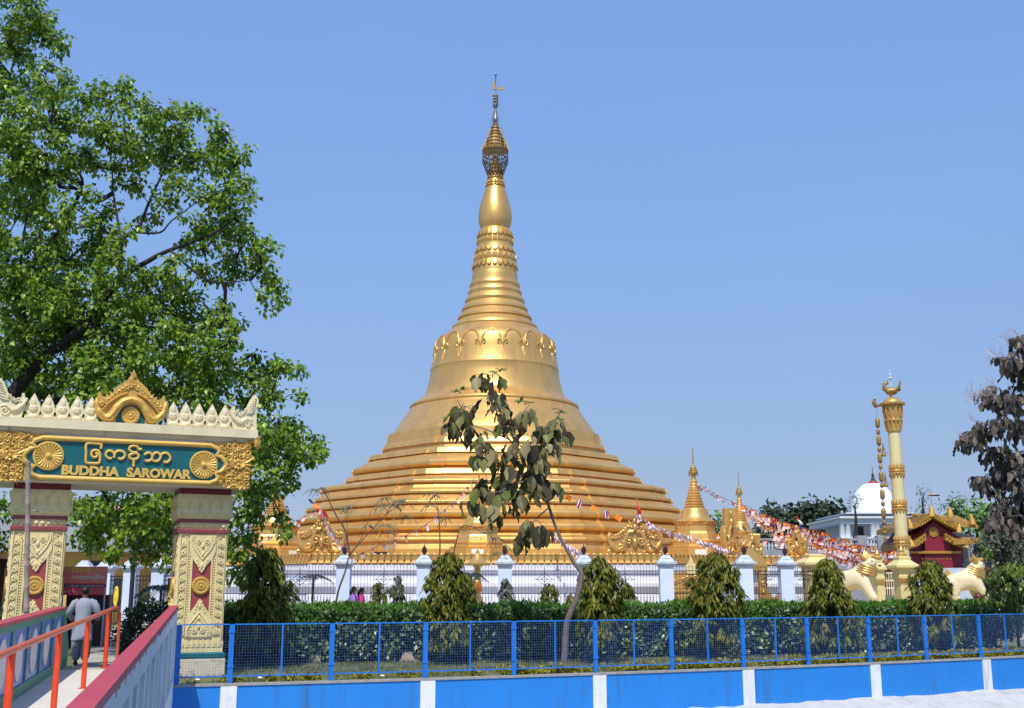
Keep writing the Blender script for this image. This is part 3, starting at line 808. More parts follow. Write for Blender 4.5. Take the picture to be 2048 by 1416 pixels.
for word, pa, pb in (('BUDDHA', gp(122, 951, BF), gp(238, 951, BF)), ('SAROWAR', gp(252, 957, BF), gp(382, 957, BF))):
    place_text(word, pa[0], pb[0], 3.655, 0.185, LY - 0.022, 0.045, 'gold_letter', board, 'latin_lettering', 0.05)

# lotus spikes along the top
def spike(px):
    x = gp(px, 835, -0.72)[0]; z0 = 4.665
    s = MB()
    o = [(-0.15, 0), (-0.14, 0.06), (-0.085, 0.10), (-0.10, 0.15), (-0.135, 0.20), (-0.10, 0.30), (-0.05, 0.41), (0, 0.50), (0.05, 0.41), (0.10, 0.30), (0.135, 0.20), (0.10, 0.15), (0.085, 0.10), (0.14, 0.06), (0.15, 0)]
    s.extr([(x + a, z0 + b_) for a, b_ in o], -0.76, -0.66)
    s.ball((x, -0.765, z0 + 0.215), (0.085, 0.03, 0.075), 10, 6); s.ball((x, -0.765, z0 + 0.33), (0.045, 0.03, 0.09), 8, 6)
    s.ball((x, -0.765, z0 + 0.06), (0.10, 0.035, 0.05), 8, 5)
    for sx in (-1, 1):
        s.ball((x + sx * 0.032, -0.79, z0 + 0.235), (0.018, 0.014, 0.014), 6, 4)
        s.tube([(x + sx * 0.12, -0.762, z0 + 0.03), (x + sx * 0.085, -0.775, z0 + 0.11), (x + sx * 0.12, -0.765, z0 + 0.19)], 0.014, 5)
    s.build('lotus_spike', 'cream_plaster', gate, 40)
for px in (65.2, 94.6, 124, 152.4, 180.9, 345, 370.2, 397, 423, 449): spike(px)
# sea-serpent corner pieces
dr = [(1322, 520), (1310, 420), (1290, 350), (1302, 280), (1322, 200), (1350, 205), (1348, 290), (1385, 335), (1425, 330), (1465, 270), (1505, 200), (1545, 120), (1590, 58), (1622, 95), (1640, 150), (1612, 230), (1612, 350), (1612, 520)]
dl = [(x, z) for x, _, z in zb(dr, -0.72)]
for mirror in (0, 1):
    pts = [(2 * -0.18 - x, z) for x, z in dl] if mirror else dl
    pts = [(x, max(z, 4.665)) for x, z in pts]
    d = MB(); d.extr(pts, -0.80, -0.62)
    sg = -1 if mirror else 1
    fx = lambda x: 2 * -0.18 - x if mirror else x
    for k in range(8):
        d.tube(spiral(fx(1.76 + 0.05 * k), 4.98 + 0.03 * math.sin(k * 2) + 0.015 * k, -0.81, 0.045, 1.3, k, sg, 9), 0.014, 5)
    d.tube([(fx(x), -0.815, z) for x, z in ((1.66, 5.05), (1.72, 4.93), (1.82, 4.84), (1.9, 4.82), (2.0, 4.9), (2.1, 4.88))], [0.03, 0.04, 0.045, 0.04, 0.03, 0.02], 6)
    d.tube(spiral(fx(2.02), 4.80, -0.81, 0.08, 1.4, 0, sg, 12), 0.022, 5)
    for k in range(7): d.tube([(fx(1.97 + 0.025 * k), -0.81, 5.0 + 0.05 * k), (fx(2.08 + 0.012 * k), -0.83, 5.02 + 0.05 * k), (fx(2.15), -0.80, 5.06 + 0.045 * k)], 0.013, 4)
    d.build('serpent_corner', 'cream_plaster', gate, 40)
# pediment in the middle: rolled gold arch, flame border, teal niche with a medallion
PY = -0.72
pedL = [(1135, 640), (1110, 590), (1050, 545), (1040, 470), (1055, 380), (1073, 292), (1095, 300), (1115, 345), (1180, 350), (1240, 290), (1290, 235), (1335, 200), (1385, 170), (1420, 120), (1455, 60)]
pl_ = [(x, max(z, 4.665)) for x, _, z in za(pedL, PY)]
cxp = pl_[-1][0]
pd = MB()
full = pl_ + [(2 * cxp - x, z) for x, z in pl_[::-1][1:]]
arch_in = [(0.27, 4.665), (0.26, 4.80), (0.20, 4.93), (0.10, 5.02), (0, 5.05), (-0.10, 5.02), (-0.20, 4.93), (-0.26, 4.80), (-0.27, 4.665)]
pd.extr(full + [(cxp + a, z) for a, z in arch_in], PY - 0.06, PY + 0.10)
for s_ in (-1, 1):
    X = lambda a: cxp + s_ * a
    pd.tube(smooth_line([(X(0), PY - 0.09, 5.145), (X(0.14), PY - 0.10, 5.10), (X(0.25), PY - 0.10, 4.98), (X(0.33), PY - 0.10, 4.84), (X(0.42), PY - 0.10, 4.77), (X(0.53), PY - 0.10, 4.83), (X(0.61), PY - 0.09, 4.97), (X(0.63), PY - 0.07, 5.14)], 4), [0.075] * 8 + [0.085] * 10 + [0.07] * 5 + [0.05] * 4 + [0.03] * 2, 8)
    pd.tube(spiral(X(0.39), 4.77, PY - 0.15, 0.085, 1.4, PI / 2, s_, 12), 0.022, 6)
    for k in range(13):      # row of beads over the roll
        t = k / 12
        pd.ball((X(0.10 + 0.40 * t), PY - 0.10, 5.26 - 0.33 * t + 0.05 * math.sin(t * PI)), 0.028, 7, 4)
    for k in range(9):       # flames
        t = k / 8
        a, z = 0.04 + 0.5 * t, 5.42 - 0.40 * t
        pd.tube(spiral(X(a), z, PY - 0.075, 0.05, 1.3, PI * (0.5 + 0.3 * k), s_, 10), 0.017, 5)
        pd.tube([(X(a - 0.02), PY - 0.04, z - 0.02), (X(a + 0.02), PY - 0.05, z + 0.06), (X(a + 0.05), PY - 0.02, z + 0.12)], [0.03, 0.025, 0.004], 5)
for k in range(9):
    pd.tube([(cxp + random.uniform(-0.05, 0.05), PY - 0.07, 5.38 + 0.03 * k), (cxp + random.uniform(-0.04, 0.04) * (1 - k / 10), PY - 0.09, 5.43 + 0.03 * k), (cxp, PY - 0.05, 5.5 + 0.028 * k)], [0.03, 0.022, 0.004], 5)
ped = pd.build('pediment', 'gold_gate', gate, 45)
nb = MB(); nb.extr([(cxp + a * 1.02, z) for a, z in arch_in], PY - 0.02, PY + 0.02); nb.build('niche', 'teal_paint', ped, 0)
md = MB()
cz = 4.845
md.loft([[(cxp + r * math.cos(2 * PI * k / 32), PY - 0.02 - h, cz + r * math.sin(2 * PI * k / 32)) for k in range(32)] for r, h in ((0.17, 0), (0.172, 0.03), (0.165, 0.045), (0.12, 0.05), (0.11, 0.04), (0.08, 0.04), (0.072, 0.055), (0.05, 0.055), (0.045, 0.045), (0.02, 0.05), (0.004, 0.065))])
for k in range(14): md.dome_front(cxp + 0.14 * math.cos(2 * PI * k / 14), PY - 0.065, cz + 0.14 * math.sin(2 * PI * k / 14), 0.022, 0.014, 6, 2)
md.build('medallion', 'gold_gate', ped, 35)

# bamboo pole leaning in front of the left pillar
bmb = MB(); a, c_ = at(52, 1260, 18.6), at(57, 925, 18.6)
n_ = 9
pts, rs = [], []
for i in range(n_):
    t = i / (n_ - 1); p = a.lerp(c_, t) - a
    pts += [p + Vector((0, 0, -0.02)), p, p + Vector((0, 0, 0.02))]; rs += [0.048 - 0.008 * t, 0.056 - 0.008 * t, 0.048 - 0.008 * t]
pts = [Vector((pts[0].x, 0, -a.z - 1.5))] + pts; rs = [0.055] + rs
bmb.tube(pts, rs, 8)
for z in (0.3, 1.15, 1.9): bmb.lathe([(0.06, -0.012), (0.064, 0), (0.06, 0.012)], 8, (c_.x * 0 + (pts[5].x), 0, z))
tag(bmb.build('bamboo_pole', 'bamboo_pole', None, 50, a), 'grey bamboo pole standing in front of the left gate pillar', 'pole')

# ================================================================== THE GREAT STUPA
SC = at(988, 1110, 63); SC = Vector((SC.x, 63, 0))
def sp(y, hw, Y=63.0):
    p = at(988, y, Y); d = Y * math.cos(PITCH) + (p.z - EYE) * math.sin(PITCH)
    return (hw / F_PX * d, p.z)
stupa = thing('golden_stupa', 'tall golden stupa with a bell dome and stepped terraces', 'stupa', SC)
def tiers(prof):
    """terraces: an octagon whose corners step in and out"""
    rings = []
    for a, z in prof:
        ring = []
        for k in range(8):
            th = -PI / 2 + k * PI / 4
            n0, n1 = Vector((math.cos(th), math.sin(th), 0)), Vector((math.cos(th + PI / 4), math.sin(th + PI / 4), 0))
            t0 = Vector((-n0.y, n0.x, 0)); t1 = Vector((-n1.y, n1.x, 0))
            e = a * math.tan(PI / 8); c = a * 0.115
            V = n0 * a + t0 * e
            A = n0 * a + t0 * (e - c); B = n1 * a - t1 * (e - c)
            nm = (n0 + n1).normalized()
            A2 = A + t0 * c * 0.42 - n0 * c * 0.03; B2 = B - t1 * c * 0.42 - n1 * c * 0.03
            for p in (A, A - n0 * c * 0.12 + t0 * 0.02, A2 - n0 * c * 0.12, V - nm * c * 0.24, B2 - n1 * c * 0.12, B - n1 * c * 0.12 - t1 * 0.02, B): ring.append((p.x, p.y, z))
        rings.append(ring)
    return rings
LIPS = [(894, 229, 0), (917, 257, 0), (943, 288, 1), (962, 302, 0), (981, 349, 0), (1001, 361, 0), (1021, 377, 0), (1045, 393, 1), (1069, 406, 1), (1089, 414, 0)]
TP = []                     # every terrace: a riser, a sloping lip or a round moulding, and a shaded recess below it
for y, h, rnd in LIPS:
    if y == 981: TP += [(974, 306)]
    if rnd: TP += [(y - 8, h - 10), (y - 6, h - 4), (y - 2, h), (y + 2, h), (y + 5, h - 3), (y + 7, h - 9)]
    elif y < 970: TP += [(y - 9, (TP[-1][1] if TP else 210) + 2.5), (y - 8, h - 9), (y - 6, h - 3.6), (y + 3, h), (y + 4, h - 4.5)]
    else: TP += [(y - 6, h - 11), (y - 1, h - 1.5), (y + 1, h), (y + 4.5, h), (y + 5.5, h - 5)]
TP += [(1108, 413), (1150, 414)]
tp = [sp(y, h, 60.0) for y, h in TP]
r0, z0 = sp(880, 207)
tp = [(r0 * 0.9, z0 + 0.12), (r0 * 0.998, z0 + 0.01)] + [q for q in tp if q[0] > r0 * 1.0 and q[1] < z0 - 0.05]
tp[-1] = (tp[-1][0], 2.3)
t_ = MB(); t_.loft(tiers(tp)); t_.build('terraces', 'gold_paint', stupa, 0)
bl = [(662, 86), (664, 90), (671, 96), (678, 107), (686, 116), (694, 119.5), (712, 121.5), (730, 125), (738, 127), (741, 128), (744, 128.8), (747, 127.8), (762, 130.5), (778, 134), (790, 138), (797, 141.5), (803, 148), (808, 156), (812, 163), (814, 166.5), (816, 168.5), (818, 169.3), (820.5, 169), (822, 168), (828, 172), (829, 173.5), (838, 179), (839, 180), (848, 186), (849, 187), (858, 193), (859, 194), (868, 199.5), (869, 200.5), (880, 207)]
m = MB(); m.lathe([sp(*p) for p in bl[::-1]], 96); bell = m.build('bell', 'gold_paint', stupa, 30)
# raised garland around the bell shoulder
gl = MB()
def on_bell(y, ang, out=0.05):
    ys = [p[0] for p in bl]; hs = [p[1] for p in bl]
    r, z = sp(y, float(np.interp(y, ys, hs)))
    return Vector(((r + out) * math.sin(ang), -(r + out) * math.cos(ang), z))
NG = 18
for k in range(NG):
    a0 = 2 * PI * k / NG + 0.14; da = 2 * PI / NG
    gl.tube([on_bell(y, a0 + da * t, 0.02) for y, t in ((708, 0.05), (697, 0.10), (689, 0.20), (684, 0.34), (682, 0.5), (684, 0.66), (689, 0.80), (697, 0.90), (708, 0.95))], 0.055, 6)
    for s in (-1, 1):
        gl.tube([on_bell(y, a0 + da * t, 0.01) for y, t in ((712, 0), (707, s * 0.07), (703, s * 0.13), (705, s * 0.20), (711, s * 0.20), (713, s * 0.13))], [0.05, 0.065, 0.065, 0.06, 0.055, 0.03], 6)
        gl.tube([on_bell(y, a0 + da * t, 0.0) for y, t in ((716, s * 0.02), (721, s * 0.07), (735, 0))], 0.03, 5)
    gl.tube([on_bell(y, a0, 0.0) for y in (698, 706, 714)], [0.03, 0.08, 0.05], 6)
gl.build('garland', 'gold_paint', bell, 60)
rg = [(548, 44), (552, 45.5), (560, 46), (566, 47), (570, 50), (574, 51), (577, 50), (580, 50), (585, 53.5), (588, 54.5), (591, 53.5), (594, 53.5), (600, 58), (604, 60), (608, 59.5), (610, 58.5), (616, 63), (620, 66), (624, 66.5), (627, 65), (632, 69), (637, 74), (641, 74.5), (643, 72), (650, 78), (655, 85), (659, 87), (663, 86)]
m = MB(); m.lathe([sp(*p) for p in rg[::-1]], 72); m.build('ring_mouldings', 'gold_paint', stupa, 25)
lt = [(459, 28), (461, 30.5), (468, 32), (471, 34), (480, 33), (487, 35), (492, 36), (496, 35.5), (499, 37), (504, 37), (508, 38), (513, 39), (516, 40), (524, 40), (532, 42), (538, 43), (541, 44), (549, 44.5)]
m = MB(); m.lathe([sp(*p) for p in lt[::-1]], 64)
def petals(y0, y1, hw0, hw1, n, out=0.12):
    for k in range(n):
        a = 2 * PI * k / n
        r0, z0 = sp(y0, hw0); r1, z1 = sp(y1, hw1)
        w_ = 2 * PI * r0 / n * 0.46
        ca, sa = math.sin(a), -math.cos(a)
        rings = []
        for t, ww, oo in ((0, 0.8, 0.02), (0.35, 1.0, 0.7), (0.75, 0.9, 0.9), (1, 0.35, 0.9)):
            r = r0 + (r1 - r0) * t; z = z0 + (z1 - z0) * t
            rings.append([((r + out * oo) * ca - ww * w_ * sa * -1 * s, (r + out * oo) * sa + ww * w_ * ca * -1 * s, z) for s in (-1, 1)] + [((r - 0.1) * ca + ww * w_ * sa * -1 * s, (r - 0.1) * sa - ww * w_ * ca * -1 * s, z) for s in (-1, 1)])
        m.loft(rings)
petals(462, 477, 31, 34, 22, 0.10); petals(491, 481, 36, 35, 24, 0.08); petals(498, 509, 36, 38, 22, 0.10); petals(528, 513, 41, 39, 22, 0.12); petals(526, 540, 41, 43, 26, 0.12)
m.build('lotus_collar', 'gold_paint', stupa, 40)
bu = [(374, 17.5), (377, 19), (385, 22), (396, 25.5), (408, 29), (418, 31.5), (428, 33), (436, 33.6), (444, 33), (452, 31), (459, 28.5)]
m = MB(); m.lathe([sp(*p) for p in bu[::-1]], 48); m.build('banana_bud', 'gold_paint', stupa, 60)
nk = [(312, 5), (322, 7), (328, 8), (331, 9), (335, 9.5), (338, 10.5), (345, 11.5), (348, 12.5), (355, 13.5), (358, 14.5), (365, 15.5), (368, 17), (375, 18)]
m = MB(); m.lathe([sp(*p) for p in nk[::-1]], 32)
for y, h in ((331, 9.5), (338, 11), (348, 13), (358, 15), (368, 17.2), (374, 18.4)):
    r, z = sp(y, h)
    m.lathe([(r - 0.05, -0.03), (r + 0.05, 0), (r - 0.05, 0.03)], 32, (0, 0, z))
    for k in range(14): m.ball((r * math.sin(2 * PI * k / 14), -r * math.cos(2 * PI * k / 14), z + 0.1), 0.06, 5, 3)
m.build('neck', 'gold_paint', stupa, 40)
# umbrella crown of pierced metal
hc = MB()
hp = [(249, 3.5), (256, 6.5), (264, 9), (270, 11), (278, 14), (286, 17.5), (293, 20), (298, 22), (302, 24)]
hc.lathe([sp(*p) for p in hp[::-1]], 28, (0, 0, 0), False)
for y, h in hp:
    r, z = sp(y, h); hc.lathe([(r - 0.04, -0.05), (r + 0.07, -0.02), (r + 0.07, 0.04), (r - 0.04, 0.06)], 28, (0, 0, z))
    n_ = max(8, int(r * 22))
    for k in range(n_):
        a = 2 * PI * k / n_
        if y > 262: hc.tube([((r + 0.05) * math.sin(a), -(r + 0.05) * math.cos(a), z), ((r + 0.10) * math.sin(a), -(r + 0.10) * math.cos(a), z + 0.28)], [0.045, 0.01], 4)
hti = hc.build('umbrella_crown', 'gold_dull', stupa, 40)
sk = MB()
for y0, y1, h in ((302, 318, 25.2),):
    r, z0 = sp(y0, h); _, z1 = sp(y1, h)
    for z in (z0, (z0 + z1) / 2, z1): sk.tube([(r * math.sin(2 * PI * k / 30), -r * math.cos(2 * PI * k / 30), z) for k in range(31)], 0.03, 4)
    for k in range(40):
        a = 2 * PI * k / 40
        sk.tube([(r * math.sin(a), -r * math.cos(a), z0), (r * math.sin(a), -r * math.cos(a), z1 - 0.12 * (k % 2))], 0.022, 4)
    for k in range(16):     # hanging chains of rings
        a = 2 * PI * k / 16
        rr, zz = r, z1
        for j in range(7):
            rr = r - (0.10 * j if j < 6 else 0.6); zc = z1 - 0.16 - 0.27 * j
            if j > 4 and k % 2: continue
            sk.tube([(rr * math.sin(a) + 0.12 * math.cos(q) * math.cos(a), -rr * math.cos(a) + 0.12 * math.cos(q) * math.sin(a), zc + 0.13 * math.sin(q)) for q in [2 * PI * i / 8 for i in range(9)]], 0.026, 4)
sk.build('chain_skirt', 'chain_metal', hti, 40)
vn = MB()
vp = [(142, 0.8), (146, 0.8), (148, 2.4), (151, 2.4), (153, 0.8), (170, 0.9), (190, 1.2), (196, 3), (199, 1.5), (204, 3.5), (207, 1.8), (212, 4), (215, 2), (218, 2.2), (222, 2.8), (233, 3), (236, 5), (240, 5.5), (244, 5), (246, 3), (252, 3)]
vn.lathe([sp(*p) for p in vp[::-1]], 10)
for y in (193, 199, 205, 211):
    r, z = sp(y, 4.2)
    for k in range(6):
        a = 2 * PI * k / 6
        vn.tube([(r * math.sin(a) + 0.09 * math.cos(q) * math.cos(a), -r * math.cos(a) + 0.09 * math.cos(q) * math.sin(a), z + 0.09 * math.sin(q)) for q in [2 * PI * i / 6 for i in range(7)]], 0.025, 4)
for k in range(6):          # guy wires
    a = 2 * PI * k / 6 + 0.3
    r0, z0 = sp(248, 3); r1, z1 = sp(302, 25)
    vn.tube([(0.1 * math.sin(a), -0.1 * math.cos(a), sp(222, 2)[1]), (r1 * math.sin(a), -r1 * math.cos(a), z1)], 0.012, 3)
vn.build('finial', 'silver', stupa, 40)
_, zv = sp(176, 0)
fl = MB(); fl.extr([(-0.18, zv - 0.1), (-0.15, zv + 0.35), (-0.04, zv + 0.45), (0, zv + 0.1), (0.2, zv - 0.05), (0.42, zv + 0.08), (0.56, zv + 0.1), (0.50, zv - 0.1), (0.36, zv - 0.12), (0.2, zv - 0.16), (0, zv - 0.06)], -0.03, 0.03); fl.build('vane', 'gold_dull', stupa, 0)

# ------------------------------------------------------------------ plinth with lotus balustrade
PX0, PX1, PYF = -8.4, 6.65, 48.0
PLAN = [(-12.2, 52.0), (PX0, PYF), (PX1, PYF), (9.6, 51.0), (13.7, 51.0), (13.7, 78), (-15.9, 78), (-15.9, 52.0)]
plinth = thing('terrace_plinth', 'white stepped plinth with a golden lotus balustrade carrying the stupa', 'plinth', (0, 60, 0))
def plan(off, z):
    cx_, cy_ = -1.1, 63
    n = len(PLAN); out = []
    for i in range(n):
        p0, p1, p2 = (Vector(PLAN[j % n]) for j in (i - 1, i, i + 1))
        e0, e1 = (p1 - p0).normalized(), (p2 - p1).normalized()
        n0, n1 = Vector((e0.y, -e0.x)), Vector((e1.y, -e1.x))
        k = n0 + n1; k = k / max(0.3, k.dot(n0))
        q = p1 + k * off
        out.append((q.x, q.y - 60, z))
    return out
pb = MB()
pb.loft([plan(o, z) for o, z in ((0.55, 0), (0.55, 0.95), (0.5, 1.0), (0.22, 1.02), (0.22, 1.68), (0.42, 1.70), (0.42, 1.84), (0.10, 1.86), (0.0, 1.9), (0.0, 2.32), (0.16, 2.36), (0.16, 2.60), (-0.4, 2.62))])
body = pb.build('plinth_body', 'plinth_white', plinth, 0)
gb = MB(); gb.loft([plan(o, z) for o, z in ((-0.5, 2.60), (0.10, 2.601), (0.16, 2.66), (0.10, 2.74), (0.02, 2.78), (0.02, 2.98), (0.10, 3.0), (0.10, 3.03), (-0.5, 3.03))])
def petal_run(p0, p1):
    p0, p1 = Vector(p0), Vector(p1); L = (p1 - p0).length; n_ = max(1, round(L / 0.28)); e = (p1 - p0) / L
    a = math.atan2(e.y, e.x)
    for i in range(n_):
        c = p0 + e * (L * (i + 0.5) / n_)
        gb.T = Matrix.Translation((c.x, c.y - 60, 0)) @ Matrix.Rotation(a, 4, 'Z')
        w_ = L / n_ * 0.47
        gb.extr([(-w_, 2.76), (-w_, 2.93), (-w_ * 0.7, 3.02), (0, 3.07), (w_ * 0.7, 3.02), (w_, 2.93), (w_, 2.76)], -0.16, -0.05)
        gb.tube([(-w_ * 0.85, -0.17, 2.78), (-w_ * 0.85, -0.18, 2.93), (-w_ * 0.5, -0.18, 3.01), (0, -0.18, 3.045), (w_ * 0.5, -0.18, 3.01), (w_ * 0.85, -0.18, 2.93), (w_ * 0.85, -0.17, 2.78)], 0.016, 5)
        gb.loft([[(sx * w_ * 0.8, -0.13 - d, z) for sx in (-1, 1)] + [(sx * w_ * 0.8, -0.06, z) for sx in (1, -1)] for z, d in ((2.62, 0.02), (2.68, 0.10), (2.76, 0.08))])
    gb.T = None
runs = list(zip(PLAN[:4], PLAN[1:5]))
for a_, b_ in runs: petal_run(a_, b_)
petal_run((-15.9, 52.0), (-12.2, 52.0))
gb.build('lotus_balustrade', 'gold_paint', plinth, 40)

# ------------------------------------------------------------------ small stupas on the plinth
def octa(r, z, n=8, ph=PI / 8):
    return [(r * math.cos(ph + 2 * PI * k / n), r * math.sin(ph + 2 * PI * k / n), z) for k in range(n)]
def small_stupa(loc, h_tip, base_r, label, name='small_stupa', plaques=(0,)):
    """octagonal stepped base, bell, ringed spire and umbrella; heights scale with the tip"""
    t = thing(name, label, 'stupa', loc, 0, 'small golden stupas round the great stupa')
    k = h_tip / 5.1
    m = MB()
    pr = [(1.0, 0), (1.0, 0.42), (0.93, 0.46), (0.95, 0.52), (0.80, 0.60), (0.80, 0.72), (0.83, 0.78), (0.73, 0.86), (0.70, 1.08), (0.66, 1.12), (0.63, 1.22), (0.62, 1.52), (0.66, 1.56), (0.66, 1.62), (0.60, 1.66)]
    m.loft([octa(r * base_r, z * k) for r, z in pr])
    base = m.build('stepped_base', 'gold_paint', t, 20)
    m = MB()
    bp_ = [(0.64, 1.64), (0.66, 1.68), (0.58, 1.72), (0.50, 1.80), (0.44, 1.92), (0.41, 2.06), (0.38, 2.2), (0.36, 2.27), (0.30, 2.34)]
    m.lathe([(r * base_r, z * k) for r, z in bp_], 40)
    for q in range(28): m.ball((0.65 * base_r * math.sin(2 * PI * q / 28), -0.65 * base_r * math.cos(2 * PI * q / 28), 1.64 * k), 0.035, 5, 3)
    m.build('bell', 'gold_paint', t, 50)
    m = MB(); pp = []
    for i in range(9):
        z = 2.34 + 0.125 * i; r = 0.31 * (1 - i * 0.076)
        pp += [(r * 0.9, z), (r, z + 0.03), (r, z + 0.07), (r * 0.86, z + 0.11)]
    pp += [(0.10, 3.50), (0.12, 3.56), (0.075, 3.64), (0.085, 3.72), (0.07, 3.80), (0.055, 4.0)]
    m.lathe([(r * base_r, z * k) for r, z in pp], 24); m.build('spire', 'gold_paint', t, 40)
    m = MB()
    m.lathe([(r * base_r, z * k) for r, z in ((0.145, 3.90), (0.15, 3.98), (0.13, 4.02), (0.135, 4.06), (0.10, 4.12), (0.105, 4.16), (0.06, 4.26), (0.03, 4.36), (0.018, 4.5), (0.012, 5.1))], 14)
    for q in range(10): m.ball((0.148 * base_r * math.sin(2 * PI * q / 10), -0.148 * base_r * math.cos(2 * PI * q / 10), 3.86 * k), (0.02, 0.02, 0.06), 5, 3)
    m.build('umbrella_crown', 'gold_dull', t, 40)
    for a in plaques:
        m = MB(); m.T = Matrix.Rotation(a, 4, 'Z')
        ap = base_r * math.cos(PI / 8)
        m.box(-0.26, -ap - 0.03, 0.14 * k, 0.26, -ap + 0.01, 0.37 * k); m.build('plaque', 'plaque_white', base, 0)
    return t
def on_plinth(px, Y): p = at(px, 1110, Y); return (p.x, Y, 3.0)
small_stupa(on_plinth(1392, 54), at(1392, 897, 54).z - 3.0, 1.55, 'small golden stupa with ringed spire at the right of the great stupa', plaques=(0, PI / 4))
small_stupa(on_plinth(1483, 61), at(1483, 946, 61).z - 3.0, 1.15, 'thinner golden stupa farther right, partly behind gold crests', plaques=())
small_stupa(on_plinth(957, 50.8), at(957, 935, 50.8).z - 3.0, 1.45, 'small golden stupa in front of the great stupa, behind the sapling leaves', plaques=(0,))
small_stupa(on_plinth(548, 54), at(548, 925, 54).z - 3.0, 1.75, 'small golden stupa at the left, half hidden by the big tree', plaques=(0, PI / 4))
m = MB(); m.T = Matrix.Translation((at(758, 1105, 52).x, 52.2, 3.0)); m.box(-0.35, -0.06, 0, 0.35, 0.06, 0.26)
tag(m.build('floodlight', 'iron_black', None, 0), 'dark floodlight on the plinth left of the central small stupa', 'floodlight')

# ------------------------------------------------------------------ gold naga crests on the balustrade
def crest(loc, w_, h, label, rz=0.0, seed=1, flag=None):
    t = thing('naga_crest', label, 'roof crest', loc, rz, 'gold naga crests on the balustrade')
    rs = random.Random(seed); m = MB()
    hw = w_ / 2
    o = [(-hw, 0), (-hw * 1.02, 0.12 * h), (-hw * 0.82, 0.2 * h), (-hw * 0.98, 0.36 * h), (-hw * 0.92, 0.62 * h), (-hw * 0.82, 0.58 * h), (-hw * 0.70, 0.44 * h), (-hw * 0.5, 0.50 * h), (-hw * 0.33, 0.62 * h), (-hw * 0.24, 0.80 * h), (-hw * 0.20, 0.96 * h), (-hw * 0.10, 0.86 * h), (0, 1.0 * h)]
    o = o + [(-x, z) for x, z in o[::-1][1:]]
    m.extr(o, -0.07, 0.12)
    for s in (-1, 1):
        m.tube(smooth_line([(s * hw * x, -0.12, z * h) for x, z in ((0.05, 0.62), (0.22, 0.60), (0.34, 0.42), (0.45, 0.20), (0.62, 0.12), (0.80, 0.22), (0.93, 0.42), (0.90, 0.60))], 4), [0.09] * 14 + [0.12] * 8 + [0.09] * 5 + [0.05] * 2, 7)
        m.tube(spiral(s * hw * 0.5, 0.2 * h, -0.17, 0.15 * h, 1.5, PI / 2, s, 14), 0.045, 6)
        m.tube(spiral(s * hw * 0.22, 0.36 * h, -0.15, 0.12 * h, 1.4, 0, -s, 12), 0.045, 6)
        for k in range(9):
            q = k / 8
            x, z = s * hw * (0.14 + 0.70 * q), h * (0.80 - 0.36 * math.sin(q * PI / 2) + 0.06 * q)
            m.tube(spiral(x, z, -0.11, 0.055 * h, 1.3, rs.random() * 6, s, 9), 0.028, 5)
            m.ball((x - s * 0.05, -0.12, z - 0.07 * h), 0.045, 6, 4)
        for k in range(5): m.tube(spiral(s * hw * (0.15 + 0.19 * k), 0.06 * h, -0.12, 0.06 * h, 1.2, rs.random() * 6, s, 9), 0.03, 5)
    m.ball((0, -0.14, 0.3 * h), (0.12, 0.1, 0.22), 8, 5); m.ball((0, -0.12, 0.72 * h), (0.10, 0.1, 0.18), 8, 5); m.ball((0, -0.1, 0.9 * h), (0.07, 0.07, 0.14), 8, 5)
    m.build('crest', 'gold_paint', t, 45)
    return t
def crest_px(x0, x1, yb, yt, Y, label, rz=0.0, seed=1):
    a, b, c = at(x0, yb, Y), at(x1, yb, Y), at((x0 + x1) / 2, yt, Y)
    return crest(((a.x + b.x) / 2, Y, 3.03), b.x - a.x, c.z - 3.03, label, rz, seed)
crest_px(594, 692, 1106, 1028, 48.6, 'gold naga crest with a slanting flag above it, left of the great stupa', seed=2)
crest_px(1214, 1326, 1106, 1036, 48.2, 'wide gold naga crest with a red flag on its tip, right of the sapling', seed=3)
crest_px(1436, 1486, 1106, 1018, 52, 'tall gold crest close to the thinner right stupa', R(40), 4)
crest_px(1476, 1530, 1145, 1068, 50.2, 'gold crest above the stair, behind the white fence post', R(35), 5)
crest_px(1577, 1617, 1108, 1050, 51.4, 'narrow gold crest at the right end of the balustrade', R(-40), 6)
# square gold gate post near the right crests
t = thing('gold_pier', 'plain square gold pier between the right crests', 'pier', on_plinth(1462, 54))
m = MB(); k = at(1462, 1017, 54).z - 3.0
m.loft([octa(r, z, 4, PI / 4) for r, z in ((0.75, 0), (0.75, 0.3 * k), (0.60, 0.35 * k), (0.55, 0.62 * k), (0.42, 0.66 * k), (0.40, k)) ]); m.build('shaft', 'gold_paint', t, 0)
t = thing('gold_pier', 'second square gold pier, lower, right of the thinner stupa', 'pier', on_plinth(1508, 54))
m = MB(); k = at(1508, 1068, 54).z - 3.0
m.loft([octa(r, z, 4, PI / 4) for r, z in ((0.5, 0), (0.5, 0.5 * k), (0.36, 0.6 * k), (0.40, 0.95 * k), (0.36, k))]); m.build('shaft', 'gold_paint', t, 0)

